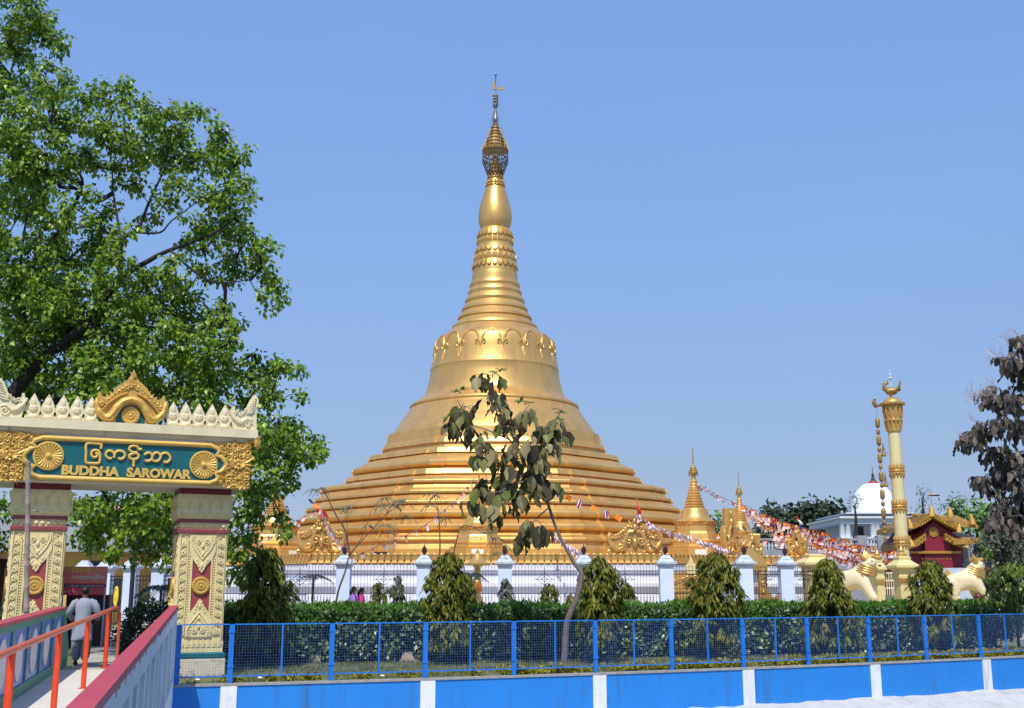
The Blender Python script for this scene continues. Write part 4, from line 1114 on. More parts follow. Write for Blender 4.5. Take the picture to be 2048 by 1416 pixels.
# ------------------------------------------------------------------ flags on tips
def banner_flag(name, label, a, b, w_, mats, pole=None):
    a, b = Vector(a), Vector(b)
    t = thing(name, label, 'flag', a)
    if pole:
        m = MB(); m.tube([Vector(pole) - a, b - a + Vector((0, 0, 0.15))], 0.02, 5); m.build('pole', 'cord', t, 0)
    m = MB(); d = (b - a); n = 12
    rows = []
    for i in range(n + 1):
        q = i / n; c = d * q
        ww = w_ * (1 - 0.75 * q) if len(mats) > 1 else w_ * (0.35 + 0.65 * math.sin(PI * min(1, q * 0.9 + 0.1)))
        rows.append([c + Vector((-ww / 2 + 0.08 * math.sin(q * 5), 0.05 * math.sin(q * 9), 0)), c + Vector((ww / 2 + 0.08 * math.sin(q * 5), 0.05 * math.cos(q * 8), 0))])
    for i in range(n):
        m.k = min(len(mats) - 1, int(i / n * len(mats)))
        m.loft([rows[i], rows[i + 1]], False, False)
    m.build('cloth', mats, t, 0)
    return t
banner_flag('pennant', 'red and blue flag slanting over the left naga crest', at(648, 1036, 48.4), at(622, 998, 48.4), 0.42, ['flag_red', 'flag_red', 'flag_orange', 'flag_blue'])
banner_flag('pennant', 'narrow red flag on the wide naga crest right of the sapling', at(1275, 1036, 48.1), at(1274, 998, 48.1), 0.22, ['flag_red', 'flag_red', 'flag_orange'], at(1275, 1045, 48.1))
banner_flag('pennant', 'small red and white flag on the right end crest', at(1599, 1058, 51.3), at(1598, 1031, 51.3), 0.2, ['flag_blue', 'flag_white', 'flag_red'])

# ------------------------------------------------------------------ iron fence between white posts
def white_post(loc, label, w_=0.5, h=2.38, finial=True):
    t = thing('fence_post', label, 'fence post', loc, 0, 'white posts of the iron fence')
    k = w_ / 2
    m = MB(); m.box(-k, -k, 0, k, k, h); m.box(-k - 0.03, -k - 0.03, 0, k + 0.03, k + 0.03, 0.25); m.build('shaft', 'post_white', t, 0, bevel=0.012)
    sq = lambda r, z: octa(r * 1.4142, z, 4, PI / 4)
    m = MB(); m.loft([sq(k, h), sq(k + 0.03, h + 0.02), sq(k + 0.03, h + 0.07), sq(k + 0.12, h + 0.12), sq(k + 0.12, h + 0.19), sq(k + 0.03, h + 0.22), sq(k - 0.02, h + 0.30), sq(k - 0.02, h + 0.33), sq(k - 0.08, h + 0.36), sq(k - 0.10, h + 0.42), sq(k - 0.15, h + 0.44)])
    m.build('cap', 'cap_grey', t, 0)
    if finial:
        m = MB(); m.lathe([(0.04, h + 0.43), (0.035, h + 0.47), (0.05, h + 0.49), (0.09, h + 0.56), (0.10, h + 0.62), (0.075, h + 0.68), (0.085, h + 0.70), (0.04, h + 0.74), (0.02, h + 0.80), (0.008, h + 0.84)], 12); m.build('finial', 'finial_dark', t, 50)
    return t
FY = 42.0
PXS = [688, 848, 1010, 1168, 1332, 1490]
pxx = [at(p, 1150, FY).x for p in PXS]
what = ['white fence post behind the wispy sapling, third panel left of the small central stupa', 'white fence post with a torn leaf across its cap, left of the third drooping tree',
        'white fence post to the right of the small central stupa', 'white fence post behind the bent trunk of the sapling', 'white fence post left of the little golden shrine', 'white fence post right of the golden shrine, before the stair']
for x, wl in zip(pxx, what): white_post((x, FY, 0), wl)
p_c = at(1572, 1150, 43.4)
white_post((p_c.x, 43.4, 0), 'white fence post at the right end of the iron fence')
p_l = at(512, 1150, 42.0)
white_post((p_l.x, 42, 0), 'white fence post half hidden by the leftmost drooping tree')
p_ll = at(404, 1150, 42.0)
def iron_panel(a, b, label):
    a, b = Vector(a), Vector(b); L = (b - a).length
    t = thing('iron_fence_panel', label, 'fence', a, math.atan2(b.y - a.y, b.x - a.x), 'iron fence panels')
    m = MB(); n = max(4, round(L / 0.118))
    if n % 2: n += 1
    for i in range(1, n):
        x = L * i / n
        if abs(i - n / 2) in (1, 2) : m.tube([(x, 0, 0.1), (x, 0, 1.75)], 0.0075, 4)
        else: m.tube([(x, 0, 0.1), (x, 0, 2.38)], 0.0075, 4)
        m.tube([(x, 0, 2.38), (x, 0, 2.46)], [0.02, 0.002], 4)
        if i < n - 1:       # crossing bars of the lower half
            m.tube([(x, 0, 0.2), (x + L / n / 2, 0, 0.8), (x, 0, 1.4)], 0.0055, 3); m.tube([(x, 0, 0.2), (x - L / n / 2, 0, 0.8), (x, 0, 1.4)], 0.0055, 3)
    for z in (0.15, 1.42, 2.12, 2.24): m.box(0, -0.012, z, L, 0.012, z + 0.025)
    c = L / 2; z = 1.95
    for s in (0.22, 0.1): m.tube([(c - s * 1.3, -0.02, z), (c, -0.02, z + s), (c + s * 1.3, -0.02, z), (c, -0.02, z - s), (c - s * 1.3, -0.02, z)], 0.012, 4)
    m.tube([(c - 0.4, -0.02, z), (c + 0.4, -0.02, z)], 0.012, 4); m.tube([(c, -0.02, z - 0.35), (c, -0.02, z + 0.4)], 0.016, 4)
    m.build('bars', 'iron_black', t, 0)
names = ['iron fence panel behind the two women', 'iron fence panel in front of the central small stupa', 'iron fence panel left of the bent sapling trunk', 'iron fence panel right of the bent sapling trunk', 'iron fence panel in front of the little golden shrine']
for i, n_ in enumerate(names): iron_panel((pxx[i] + 0.26, FY, 0), (pxx[i + 1] - 0.26, FY, 0), n_)
iron_panel((pxx[5] + 0.26, FY, 0), (p_c.x - 0.26, 43.4, 0), 'short iron fence panel between the two rightmost fence posts')
e_ = at(1628, 1150, 44.4); iron_panel((p_c.x + 0.26, 43.5, 0), (e_.x, 44.4, 0), 'iron fence panel running from the last white post to the cream pier')
iron_panel((p_l.x + 0.26, FY, 0), (pxx[0] - 0.26, FY, 0), 'iron fence panel behind the wispy sapling')
iron_panel((p_ll.x, FY, 0), (p_l.x - 0.26, FY, 0), 'iron fence panel right of the gateway, under the big tree')

# the fence seen through the gateway: four posts close together with ornamented leaves
lp = [(168, 44.6), (212, 43.8), (262, 43.0), (318, 42.2)]
lx = [Vector((at(p, 1160, Y).x, Y, 0)) for p, Y in lp]
wl = ['leftmost white fence post seen through the gateway, above the red banner', 'white fence post just right of the red banner, seen through the gateway', 'white fence post behind the dark lamp pole', 'white fence post seen through the gateway beside the right pillar']
for p, l_ in zip(lx, wl): white_post(p, l_, 0.46, 2.25, False)
def emblem_gate(a, b, label, fill):
    L = (b - a).length; t = thing('iron_gate', label, 'gate', a, math.atan2(b.y - a.y, b.x - a.x), 'black iron gates seen through the gateway')
    m = MB()
    for i in range(1, 9): m.tube([(L * i / 9, 0, 0.1), (L * i / 9, 0, 2.1)], 0.012, 4)
    for z in (0.15, 0.8, 1.9, 2.05): m.box(0.2, -0.015, z, L - 0.2, 0.015, z + 0.04)
    for k in range(5):
        for s in (0.28, 0.72): m.tube(spiral(L * s, 0.5 + 0.3 * k, -0.02, 0.11, 1.3, k, 1, 10), 0.012, 4)
    m.build('bars', 'iron_black', t, 0)
    if fill:
        m = MB(); c = L * 0.5; m.box(c - 0.22, -0.04, 0.75, c + 0.22, -0.02, 2.0); m.build('panel', 'iron_black', t, 0)
        m = MB(); m.loft([[(c + s * 0.13 * math.cos(q), -0.04 - d, 1.33 + s * 0.38 * math.sin(q)) for q in [2 * PI * i / 20 for i in range(20)]] for s, d in ((1, 0), (1, 0.03), (0.75, 0.05), (0.7, 0.02), (0.3, 0.03), (0.28, 0.06), (0.02, 0.07))]); m.build('oval_emblem', 'letter_yellow', t, 40)
emblem_gate(lx[0], lx[1], 'iron gate leaf behind the red banner', False)
emblem_gate(lx[1], lx[2], 'black iron gate with a yellow oval emblem left of the lamp pole', True)
emblem_gate(lx[2], lx[3], 'iron gate leaf right of the lamp pole', False)
r_ = at(372, 1160, 41.4); emblem_gate(lx[3], Vector((r_.x, 41.4, 0)), 'iron gate with a yellow oval emblem beside the right gate pillar', True)
a = at(262, 1200, 41.0)
m = MB(); m.lathe([(0.11, 0), (0.11, 0.3), (0.085, 0.35), (0.075, 5.6), (0.03, 5.7)], 10)
tag(m.build('lamp_pole', 'iron_black', None, 40, (a.x, 41, 0)), 'tall dark lamp pole standing behind the gateway opening', 'pole')

# ------------------------------------------------------------------ golden shrine behind the fence and the gilded pillar
c = at(1378, 1150, 46)
t = thing('golden_shrine', 'little golden shrine with a dark doorway behind the iron fence', 'shrine', (c.x, 46, 0))
m = MB(); m.box(-0.95, -0.5, 0, 0.95, 0.9, 1.5); m.box(-1.02, -0.56, 1.5, 1.02, 0.9, 1.62); m.box(-0.8, -0.4, 1.62, 0.8, 0.6, 2.25)
m.extr([(-1.0, 1.62), (-0.75, 1.9), (-0.45, 1.95), (-0.3, 2.3), (-0.12, 2.35), (0, 2.75), (0.12, 2.35), (0.3, 2.3), (0.45, 1.95), (0.75, 1.9), (1.0, 1.62)], -0.58, -0.45)
for s in (-1, 1):
    for k in range(5): m.tube(spiral(s * (0.15 + 0.17 * k), 1.75 + 0.06 * (5 - k), -0.6, 0.09, 1.3, k, s, 10), 0.03, 5)
    m.lathe([(0.14, 0), (0.14, 0.2), (0.09, 0.25), (0.09, 1.4), (0.14, 1.5)], 10, (s * 0.75, -0.56, 0))
m.build('body', 'gold_paint', t, 40)
m = MB(); m.box(-0.24, -0.53, 0.72, 0.34, -0.495, 1.26); m.build('doorway', 'finial_dark', t, 0)
m = MB(); m.extr([(-0.16, 2.2), (-0.26, 2.5), (-0.1, 2.62), (0, 2.92), (0.1, 2.62), (0.26, 2.5), (0.16, 2.2)], -0.62, -0.585); m.build('finial', 'pale_yellow', t, 0)
c = at(1505, 1180, 46.5)
t = thing('golden_stair_gate', 'carved golden stair gate behind the fence right of the shrine', 'gate', (c.x, 46.5, 0))
m = MB(); m.box(-0.55, -0.2, 0, -0.25, 0.2, 2.3); m.box(0.25, -0.2, 0, 0.55, 0.2, 2.3); m.box(-0.6, -0.22, 2.3, 0.6, 0.22, 2.6)
for k in range(12): m.tube(spiral(-0.4 + 0.8 * (k % 2), 0.3 + 0.17 * k, -0.22, 0.12, 1.3, k, 1, 10), 0.03, 5)
m.extr([(-0.6, 2.6), (-0.4, 2.9), (0, 3.2), (0.4, 2.9), (0.6, 2.6)], -0.2, 0.2); m.build('frame', 'gold_paint', t, 40)
m = MB(); [m.tube([(-0.25 + 0.06 * i, 0, 0.1), (-0.25 + 0.06 * i, 0, 2.3)], 0.012, 4) for i in range(9)]; m.build('bars', 'dark_red_paint', t, 0)
c = at(1540, 1180, 45.5)
t = thing('golden_lion_relief', 'small golden flame shaped carving at the foot of the stair', 'carving', (c.x, 45.5, 0))
m = MB(); m.extr([(-0.42, 0), (-0.5, 0.5), (-0.35, 0.95), (-0.42, 1.3), (-0.2, 1.15), (-0.05, 1.55), (0.12, 1.2), (0.35, 1.45), (0.36, 0.9), (0.5, 0.4), (0.42, 0)], -0.1, 0.15)
for k in range(10): m.tube(spiral(-0.25 + 0.5 * (k % 2) + 0.06 * (k % 3), 0.2 + 0.1 * k, -0.13, 0.12, 1.3, k, 1, 10), 0.03, 5)
m.build('carving', 'gold_paint', t, 40)
c = at(955, 1150, 40.6)
t = thing('gilded_offering_post', 'golden post with a parasol top and orange cloth beside the tall drooping tree', 'post', (c.x, 40.6, 0))
m = MB(); m.lathe([(0.30, 0), (0.30, 0.1), (0.16, 0.2), (0.14, 0.6), (0.22, 0.75), (0.20, 1.2), (0.12, 1.4), (0.10, 1.75), (0.16, 1.85), (0.11, 1.95), (0.11, 2.35), (0.2, 2.42)], 16); m.build('post', 'gold_paint', t, 40)
m = MB(); m.lathe([(0.46, 2.42), (0.47, 2.48), (0.30, 2.56), (0.16, 2.70), (0.10, 2.78), (0.06, 2.84), (0.07, 2.88), (0.02, 3.0)], 20); m.build('parasol', 'gold_paint', t, 40)
m = MB(); m.lathe([(0.13, 1.5), (0.17, 1.55), (0.15, 1.78), (0.12, 1.84)], 12); m.build('cloth', 'robe_orange', t, 40)

# ------------------------------------------------------------------ prayer flag strings
FL = []
def flag_mesh(name, stripes, wv, w_=0.18, h=0.24, vert=False):
    m = MB(); n = len(stripes); q = 4
    for i in range(n):
        m.k = i
        for j in range(q):
            def pt(a, b):
                u, v = (b, a) if vert else (a, b)
                return (w_ * (v - 0.5) + 0.03 * u * math.sin(wv), 0.035 * math.sin(6 * v + wv + 3 * u) * (0.3 + u), -h * u)
            m.add([pt(i / n, j / q), pt(i / n, (j + 1) / q), pt((i + 1) / n, (j + 1) / q), pt((i + 1) / n, j / q)], [(0, 1, 2, 3)])
    return m, stripes
BUD = ['flag_blue', 'flag_yellow', 'flag_red', 'flag_white', 'flag_pink']
KIND = {'pale': [flag_mesh('f', ['flag_orange', 'flag_pink', 'flag_white', 'flag_white'], q) for q in (0, 2, 4)] + [flag_mesh('f', ['flag_blue', 'flag_orange', 'flag_pink', 'flag_white', 'flag_white'], 1)],
        'dense': [flag_mesh('f', ['flag_red', 'flag_yellow', 'flag_red', 'flag_white', 'flag_white'], q, 0.24, 0.28) for q in (0, 3)] + [flag_mesh('f', ['flag_red', 'flag_pink', 'flag_white', 'flag_pink', 'flag_white'], q, 0.24, 0.32) for q in (2, 5)] + [flag_mesh('f', ['flag_red', 'flag_orange', 'flag_red', 'flag_blue'], 1, 0.24, 0.26)],
        'thai': [flag_mesh('f', ['flag_red', 'flag_white', 'flag_blue', 'flag_blue', 'flag_white', 'flag_red'], 1, 0.2, 0.30, True), flag_mesh('f', ['flag_orange'], 2, 0.26, 0.2)],
        'mixed': [flag_mesh('f', ['flag_pink', 'flag_white', 'flag_blue', 'flag_white', 'flag_pink'], q, 0.26, 0.2) for q in (0, 2)]}
FME = {}
def flag_string(pts, kind, step, label, tilt=0.0, seed=0):
    rs = random.Random(seed)
    a = Vector(pts[0]); P = smooth_line([Vector(p) - a for p in pts], 8)
    t = thing('prayer_flag_string', label, 'flag string', a, 0, 'strings of prayer flags')
    m = MB(); m.tube(P, 0.012, 4); m.build('cord', 'cord', t, 0)
    if kind not in FME:
        FME[kind] = []
        for mm, st in KIND[kind]:
            me = mm.mesh('flag')
            for s in st: me.materials.append(M[s])
            FME[kind].append(me)
    acc, nxt, i = 0.0, step * 0.5, 0
    for p, q in zip(P[:-1], P[1:]):
        L = (q - p).length
        while acc + L >= nxt:
            o = bpy.data.objects.new('flag', FME[kind][i % 2 if kind == 'thai' else rs.randrange(len(FME[kind]))])
            col.objects.link(o); o.parent = t
            o.location = p.lerp(q, (nxt - acc) / L)
            o.rotation_euler = (rs.uniform(-0.4, 0.4), tilt + rs.uniform(-0.35, 0.35), math.atan2(q.y - p.y, q.x - p.x) + rs.uniform(-0.6, 0.6))
            s = rs.uniform(0.85, 1.2); o.scale = (s, s, s)
            i += 1; nxt += step * rs.uniform(0.85, 1.15)
        acc += L
    return t
def line_px(lst, Y0, Y1):
    n = len(lst); return [at(x, y, Y0 + (Y1 - Y0) * i / (n - 1)) for i, (x, y) in enumerate(lst)]
flag_string(line_px([(693, 1118), (745, 1097), (800, 1076), (850, 1050), (900, 1010), (925, 985), (950, 955)], 41, 50), 'pale', 0.66, 'pale prayer flags rising from the white post to the central stupa', -0.4, 1)
flag_string(line_px([(500, 1092), (545, 1068), (580, 1050), (610, 1032), (634, 1015)], 50, 48.4), 'pale', 0.40, 'pale prayer flags climbing from the big tree to the left crest', 0.2, 2)
flag_string(line_px([(640, 1015), (652, 1042), (668, 1068), (688, 1098)], 48.3, 43), 'pale', 0.34, 'bunched prayer flags falling from the left crest to the white post', 0.3, 3)
flag_string(line_px([(1060, 960), (1110, 980), (1160, 1000), (1215, 1022), (1268, 1040)], 50, 48.2), 'thai', 0.62, 'string of striped and orange flags from sapling to wide crest', 0.3, 4)
flag_string(line_px([(1278, 1032), (1330, 1062), (1390, 1078), (1440, 1096), (1482, 1108)], 48, 44), 'mixed', 0.28, 'rolled pink and white flags sagging in front of the right stupa', 1.1, 5)
flag_string(line_px([(1105, 1068), (1130, 1085), (1150, 1100), (1165, 1106)], 47.5, 42.5), 'mixed', 0.26, 'short string of rolled flags ending at the fence post by the sapling', 1.0, 6)
flag_string(line_px([(1398, 970), (1425, 985), (1455, 1000), (1484, 1012)], 54, 60), 'mixed', 0.42, 'rolled flags strung between the tips of the two right stupas', 1.0, 7)
flag_string(line_px([(1428, 1066), (1470, 1072), (1530, 1080), (1590, 1086), (1650, 1094)], 52, 60), 'dense', 0.72, 'red flag string crossing low before the gold crests on the right', 0.1, 8)
# the bunch: (left end px), (right end px), sag, how to find it
BUNCH = [((1486, 1010), (1655, 1066), 6, 'uppermost red and white prayer flags of the bunch, beginning at the thinner stupa'),
         ((1488, 1016), (1700, 1080), 10, 'red and white prayer flags just below the uppermost string of the bunch'),
         ((1490, 1022), (1760, 1094), 14, 'long red and white prayer flags reaching the lantern streamer'),
         ((1490, 1028), (1800, 1106), 22, 'long red and white prayer flags reaching the foot of the tall column'),
         ((1520, 1046), (1640, 1092), 12, 'prayer flags hanging before the dark trees'),
         ((1600, 1062), (1745, 1098), 14, 'prayer flags behind the right end crest'),
         ((1612, 1078), (1770, 1116), 10, 'prayer flags above the first lion'),
         ((1625, 1090), (1740, 1112), 8, 'short prayer flags right of the right end crest'),
         ((1622, 1070), (1800, 1112), 16, 'prayer flags in the middle of the bunch below the domed temple'),
         ((1655, 1076), (1795, 1100), 12, 'prayer flags across the grey terrace below the white porch'),
         ((1670, 1098), (1800, 1122), 8, 'lowest prayer flags of the bunch, above the cream piers'),
         ((1640, 1100), (1735, 1124), 6, 'low prayer flags beside the first lion head'),
         ((1690, 1086), (1815, 1116), 10, 'prayer flags ending behind the tall column')]
for i, (a_, b_, sag, lab) in enumerate(BUNCH):
    (x0, y0), (x1, y1) = a_, b_
    yf, yn = 60 + (i * 7 % 5), 50 + (i * 37 % 9)
    flag_string(line_px([(x0, y0), (x0 * 0.67 + x1 * 0.33, y0 * 0.67 + y1 * 0.33 + sag), (x0 * 0.33 + x1 * 0.67, y0 * 0.33 + y1 * 0.67 + sag), (x1, y1)], yf, yn), 'dense', 0.40, lab, 0.0, 20 + i)

# ================================================================== RIGHT SIDE: COLUMN, TEMPLE, PAVILION, LIONS
a = at(1805, 1105, 55)
HC = at(1784, 805, 55).z
t = thing('prayer_column', 'tall cream column with gold bands and a golden bird on its top', 'column', (a.x, 55, 0))
rb, rt_ = 0.31, 0.285
m = MB(); m.lathe([(0.6, 0), (0.6, 1.6), (0.5, 1.8), (rb, 2.0), (rb, 3.4), (rt_, HC - 1.0)], 28); m.build('shaft', 'column_cream', t, 40)
def gband(z):
    m = MB(); m.lathe([(0.31, z - 0.16), (0.36, z - 0.14), (0.36, z - 0.08), (0.33, z - 0.06), (0.37, z), (0.33, z + 0.06), (0.36, z + 0.08), (0.36, z + 0.14), (0.31, z + 0.16)], 24)
    for k in range(14):
        q = 2 * PI * k / 14
        for s in (-1, 1): m.tube([(0.32 * math.cos(q), 0.32 * math.sin(q), z + s * 0.14), (0.335 * math.cos(q), 0.335 * math.sin(q), z + s * 0.25), (0.305 * math.cos(q), 0.305 * math.sin(q), z + s * 0.36)], [0.07, 0.05, 0.005], 5)
        m.ball((0.37 * math.cos(q), 0.37 * math.sin(q), z), 0.04, 5, 3)
    m.build('gold_band', 'gold_paint', t, 40)
for y in (1085, 1013, 942): gband(at(1795, y, 55).z)
m = MB(); z = HC
m.lathe([(0.35, z - 1.45), (0.35, z - 1.0), (0.44, z - 0.95), (0.44, z - 0.84), (0.37, z - 0.8), (0.42, z - 0.2), (0.60, z - 0.14), (0.62, z - 0.05), (0.45, z + 0.0), (0.40, z + 0.1), (0.3, z + 0.2), (0.12, z + 0.26)], 24)
for k in range(12):
    q = 2 * PI * k / 12
    m.tube([(0.40 * math.cos(q), 0.40 * math.sin(q), z - 0.78), (0.44 * math.cos(q), 0.44 * math.sin(q), z - 0.45), (0.44 * math.cos(q), 0.44 * math.sin(q), z - 0.2)], [0.05, 0.075, 0.05], 5)
    m.tube([(0.37 * math.cos(q), 0.37 * math.sin(q), z - 0.98), (0.36 * math.cos(q), 0.36 * math.sin(q), z - 1.45)], [0.09, 0.005], 5)
m.build('capital', 'gold_paint', t, 40)
b_ = MB()     # the bird: body, neck, head, raised wing and tail
z = HC + 0.26
b_.ball((0, 0, z + 0.30), (0.32, 0.2, 0.2), 12, 8)
b_.tube([(-0.18, 0, z + 0.34), (-0.33, 0, z + 0.44), (-0.34, 0, z + 0.60), (-0.24, 0, z + 0.70)], [0.15, 0.12, 0.08, 0.09], 8)
b_.ball((-0.22, 0, z + 0.71), (0.11, 0.08, 0.085), 8, 6); b_.tube([(-0.3, 0, z + 0.70), (-0.45, 0, z + 0.66)], [0.04, 0.01], 5)
b_.tube([(-0.2, 0, z + 0.78), (-0.12, 0, z + 0.88)], [0.05, 0.005], 5)
for k in range(6):
    b_.tube([(0.16, 0.03 * (k - 2.5), z + 0.32), (0.34 + 0.03 * k, 0.05 * (k - 2.5), z + 0.50 - 0.02 * k), (0.48 - 0.02 * k, 0.05 * (k - 2.5), z + 0.86 - 0.10 * k)], [0.06, 0.07, 0.02], 5)
for s in (-1, 1):
    for k in range(3): b_.tube([(-0.1, s * 0.15, z + 0.34), (0.08, s * 0.22, z + 0.3 + 0.03 * k), (0.25, s * 0.2, z + 0.26 + 0.08 * k)], [0.05, 0.06, 0.01], 5)
    b_.tube([(-0.02, s * 0.08, z + 0.16), (-0.02, s * 0.08, z)], 0.03, 5)
b_.build('bird', 'gold_dull', t, 60)
m = MB(); m.lathe([(0.05, z + 0.5), (0.03, z + 0.9), (0.10, z + 0.95), (0.03, z + 1.05), (0.07, z + 1.1), (0.02, z + 1.2), (0.006, z + 1.6)], 8); m.build('spire', 'cap_grey', t, 40)
ch = MB()      # hanging streamer of lanterns
q = at(1752, 808, 54.6)
ch.tube([(-0.45, 0, HC - 0.1), (q.x - a.x, -0.2, q.z - 0.1), (q.x - a.x - 0.05, -0.2, q.z + 0.1), (q.x - a.x + 0.05, -0.2, q.z + 0.35)], [0.05, 0.08, 0.10, 0.02], 6)
for k in range(4): ch.tube(spiral(q.x - a.x, q.z + 0.08 * k, -0.24, 0.09, 1.2, k, 1, 8), 0.03, 4)
x = q.x - a.x + 0.08
for y0, y1, r in ((834, 855, 0.115), (857, 868, 0.09), (870, 891, 0.115), (893, 903, 0.09), (905, 926, 0.115), (928, 938, 0.09), (942, 963, 0.115), (966, 975, 0.09), (978, 999, 0.115), (1002, 1012, 0.09), (1015, 1037, 0.115), (1040, 1049, 0.1), (1051, 1060, 0.09), (1060, 1070, 0.11), (1070, 1085, 0.07)):
    z0, z1 = at(1760, y1, 54.6).z, at(1760, y0, 54.6).z
    ch.lathe([(0.03, z0), (r * 0.8, z0 + (z1 - z0) * 0.1), (r, z0 + (z1 - z0) * 0.22), (r, z0 + (z1 - z0) * 0.78), (r * 0.8, z0 + (z1 - z0) * 0.9), (0.03, z1)], 10, (x, -0.2, 0))
ch.tube([(x, -0.2, at(1760, 1085, 54.6).z), (x, -0.2, at(1752, 815, 54.6).z)], 0.012, 4)
for y in (905, 966):
    zz = at(1770, y, 55).z; ch.tube([(-0.34, 0, zz), (x, -0.2, zz)], 0.015, 4)
    ch.lathe([(0.10, zz - 0.2), (0.12, zz - 0.1), (0.04, zz), (0.07, zz + 0.12), (0.01, zz + 0.5)], 6, (-0.62, -0.1, 0))
ch.build('lantern_streamer', 'gold_dull', t, 50)

# white domed temple far behind
a = at(1745, 1075, 110); YT = 110
t = thing('domed_temple', 'white temple with a round white dome and columned porch far behind', 'temple', (a.x, YT, 0))
px2 = lambda px, y=1060, Y=YT: at(px, y, Y).x - a.x
zt = lambda y, Y=YT: at(1745, y, Y).z
m = MB()
m.box(px2(1702), 0, 0, px2(1812), 9, zt(1037)); 
m.box(px2(1668), -2.5, zt(1050), px2(1815), 9.2, zt(1036))
m.box(px2(1664), -2.8, zt(1040), px2(1818), 9.4, zt(1036))
m.box(px2(1686), -1.5, zt(1036), px2(1815), 8.6, zt(1028)); m.box(px2(1683), -1.8, zt(1030), px2(1817), 8.9, zt(1027))
m.box(px2(1666), -2.6, 0, px2(1815), 9, zt(1076))
m.build('body', 'temple_white', t, 0)
for px in (1671, 1682, 1732, 1740, 1800):
    m = MB(); m.lathe([(0.28, zt(1076)), (0.26, zt(1052)), (0.36, zt(1049))], 10, (px2(px), -2.2, 0))
    m.build('porch_column', 'temple_white', t, 40)
m = MB(); m.box(px2(1715), -0.06, zt(1074), px2(1727), 0.1, zt(1053)); m.box(px2(1783), -0.06, zt(1074), px2(1798), 0.1, zt(1053)); m.build('doorway', 'dark_opening', t, 0)
m = MB()
dp = [(1028, 46), (1025, 45), (1018, 44), (1010, 43), (1000, 41), (990, 37.5), (982, 33), (975, 27.5), (970, 22), (967, 17.5), (966, 14)]
dc = px2(1745, 1000)
rr = lambda y, h: (h / F_PX * (YT + 4) * 1.0, zt(y, YT + 3))
m.lathe([rr(y, h) for y, h in dp], 48, (at(1747, 1000, 114).x - a.x, 4, 0)); m.build('dome', 'dome_white', t, 60)
m = MB(); m.lathe([rr(y, h) for y, h in ((966, 10), (963, 9.5), (962, 8))], 24, (at(1746, 960, 114).x - a.x, 4, 0)); m.build('red_ring', 'flag_red', t, 0)
m = MB(); m.lathe([rr(y, h) for y, h in ((962, 8), (960, 7), (959, 4), (954, 3.4), (953, 2), (950, 3), (947, 2.6), (944, 0.9), (930, 0.4))], 16, (at(1746, 960, 114).x - a.x, 4, 0)); m.build('finial', 'leaf_greygreen', t, 40)
# grey terrace with a balustrade below the temple
a2 = at(1640, 1105, 84)
t = thing('grey_terrace', 'grey weathered terrace wall with a white balustrade below the domed temple', 'wall', (a2.x, 84, 0))
x0, x1 = at(1520, 1100, 84).x - a2.x, at(2060, 1100, 84).x - a2.x
m = MB(); m.box(x0, 0, 0, x1, 6, at(0, 1098, 84).z); m.box(x0, -0.6, 0, x1, 0, at(0, 1120, 84).z); m.build('wall', 'grey_concrete', t, 0)
m = MB(); zb0, zb1 = at(0, 1098, 84).z, at(0, 1078, 84).z
n_ = 80
for i in range(n_): m.lathe([(0.07, zb0), (0.11, zb0 + 0.25), (0.06, zb1 - 0.1)], 6, (x0 + (x1 - x0) * i / n_, 0.3, 0))
m.build('balustrade', 'cap_grey', t, 40)
m = MB(); m.box(x0, 0.1, zb1 - 0.1, x1, 0.5, zb1 + 0.06)
for px in (1560, 1615, 1725, 1765, 1860): m.cbox((at(px, 1090, 84).x - a2.x, 0.3, zb0), 0.7, 0.7, zb1 - zb0 + 0.25)
m.build('handrail', 'grey_concrete', t, 0)

# red pavilion with tiered gold roofs
YP = 60.0
a = at(1874, 1130, YP)
t = thing('red_pavilion', 'dark red pavilion with tiered golden roofs and flame finials', 'pavilion', (a.x, YP, 0))
X = lambda px: at(px, 1080, YP).x - a.x
Z = lambda y: at(1874, y, YP).z
m = MB(); m.box(X(1826), 0.4, 0, X(1930), 5, Z(1105)); m.extr([(X(1826), Z(1105)), (X(1826), Z(1080)), (X(1872), Z(1040)), (X(1930), Z(1076)), (X(1930), Z(1105))], 0.4, 5)
m.box(X(1850), 0.2, 0, X(1905), 0.5, Z(1105)); m.extr([(X(1850), Z(1106)), (X(1850), Z(1062)), (X(1872), Z(1042)), (X(1899), Z(1062)), (X(1905), Z(1106))], 0.15, 0.5)
m.build('walls', 'pavilion_red', t, 0)
m = MB(); m.box(X(1818), -0.25, 0, X(1945), 0.0, Z(1136)); m.box(X(1900), -0.4, 0, X(1940), -0.25, Z(1146)); m.build('base_wall', 'cap_grey', t, 0)
m = MB(); m.box(X(1822), 0.05, Z(1107), X(1922), 0.4, Z(1102)); m.build('gold_beam', 'roof_gold', t, 0)
m = MB(); m.lathe([(0.30, -0.03), (0.3, 0.03), (0.02, 0.05)], 24); 
md = MB(); cx, cz = X(1870), Z(1064)
md.loft([[(cx + r * math.cos(2 * PI * k / 24), 0.15 - h, cz + r * math.sin(2 * PI * k / 24)) for k in range(24)] for r, h in ((0.26, 0), (0.26, 0.05), (0.22, 0.06), (0.02, 0.06))]); md.build('gold_disc', 'roof_gold', t, 40)
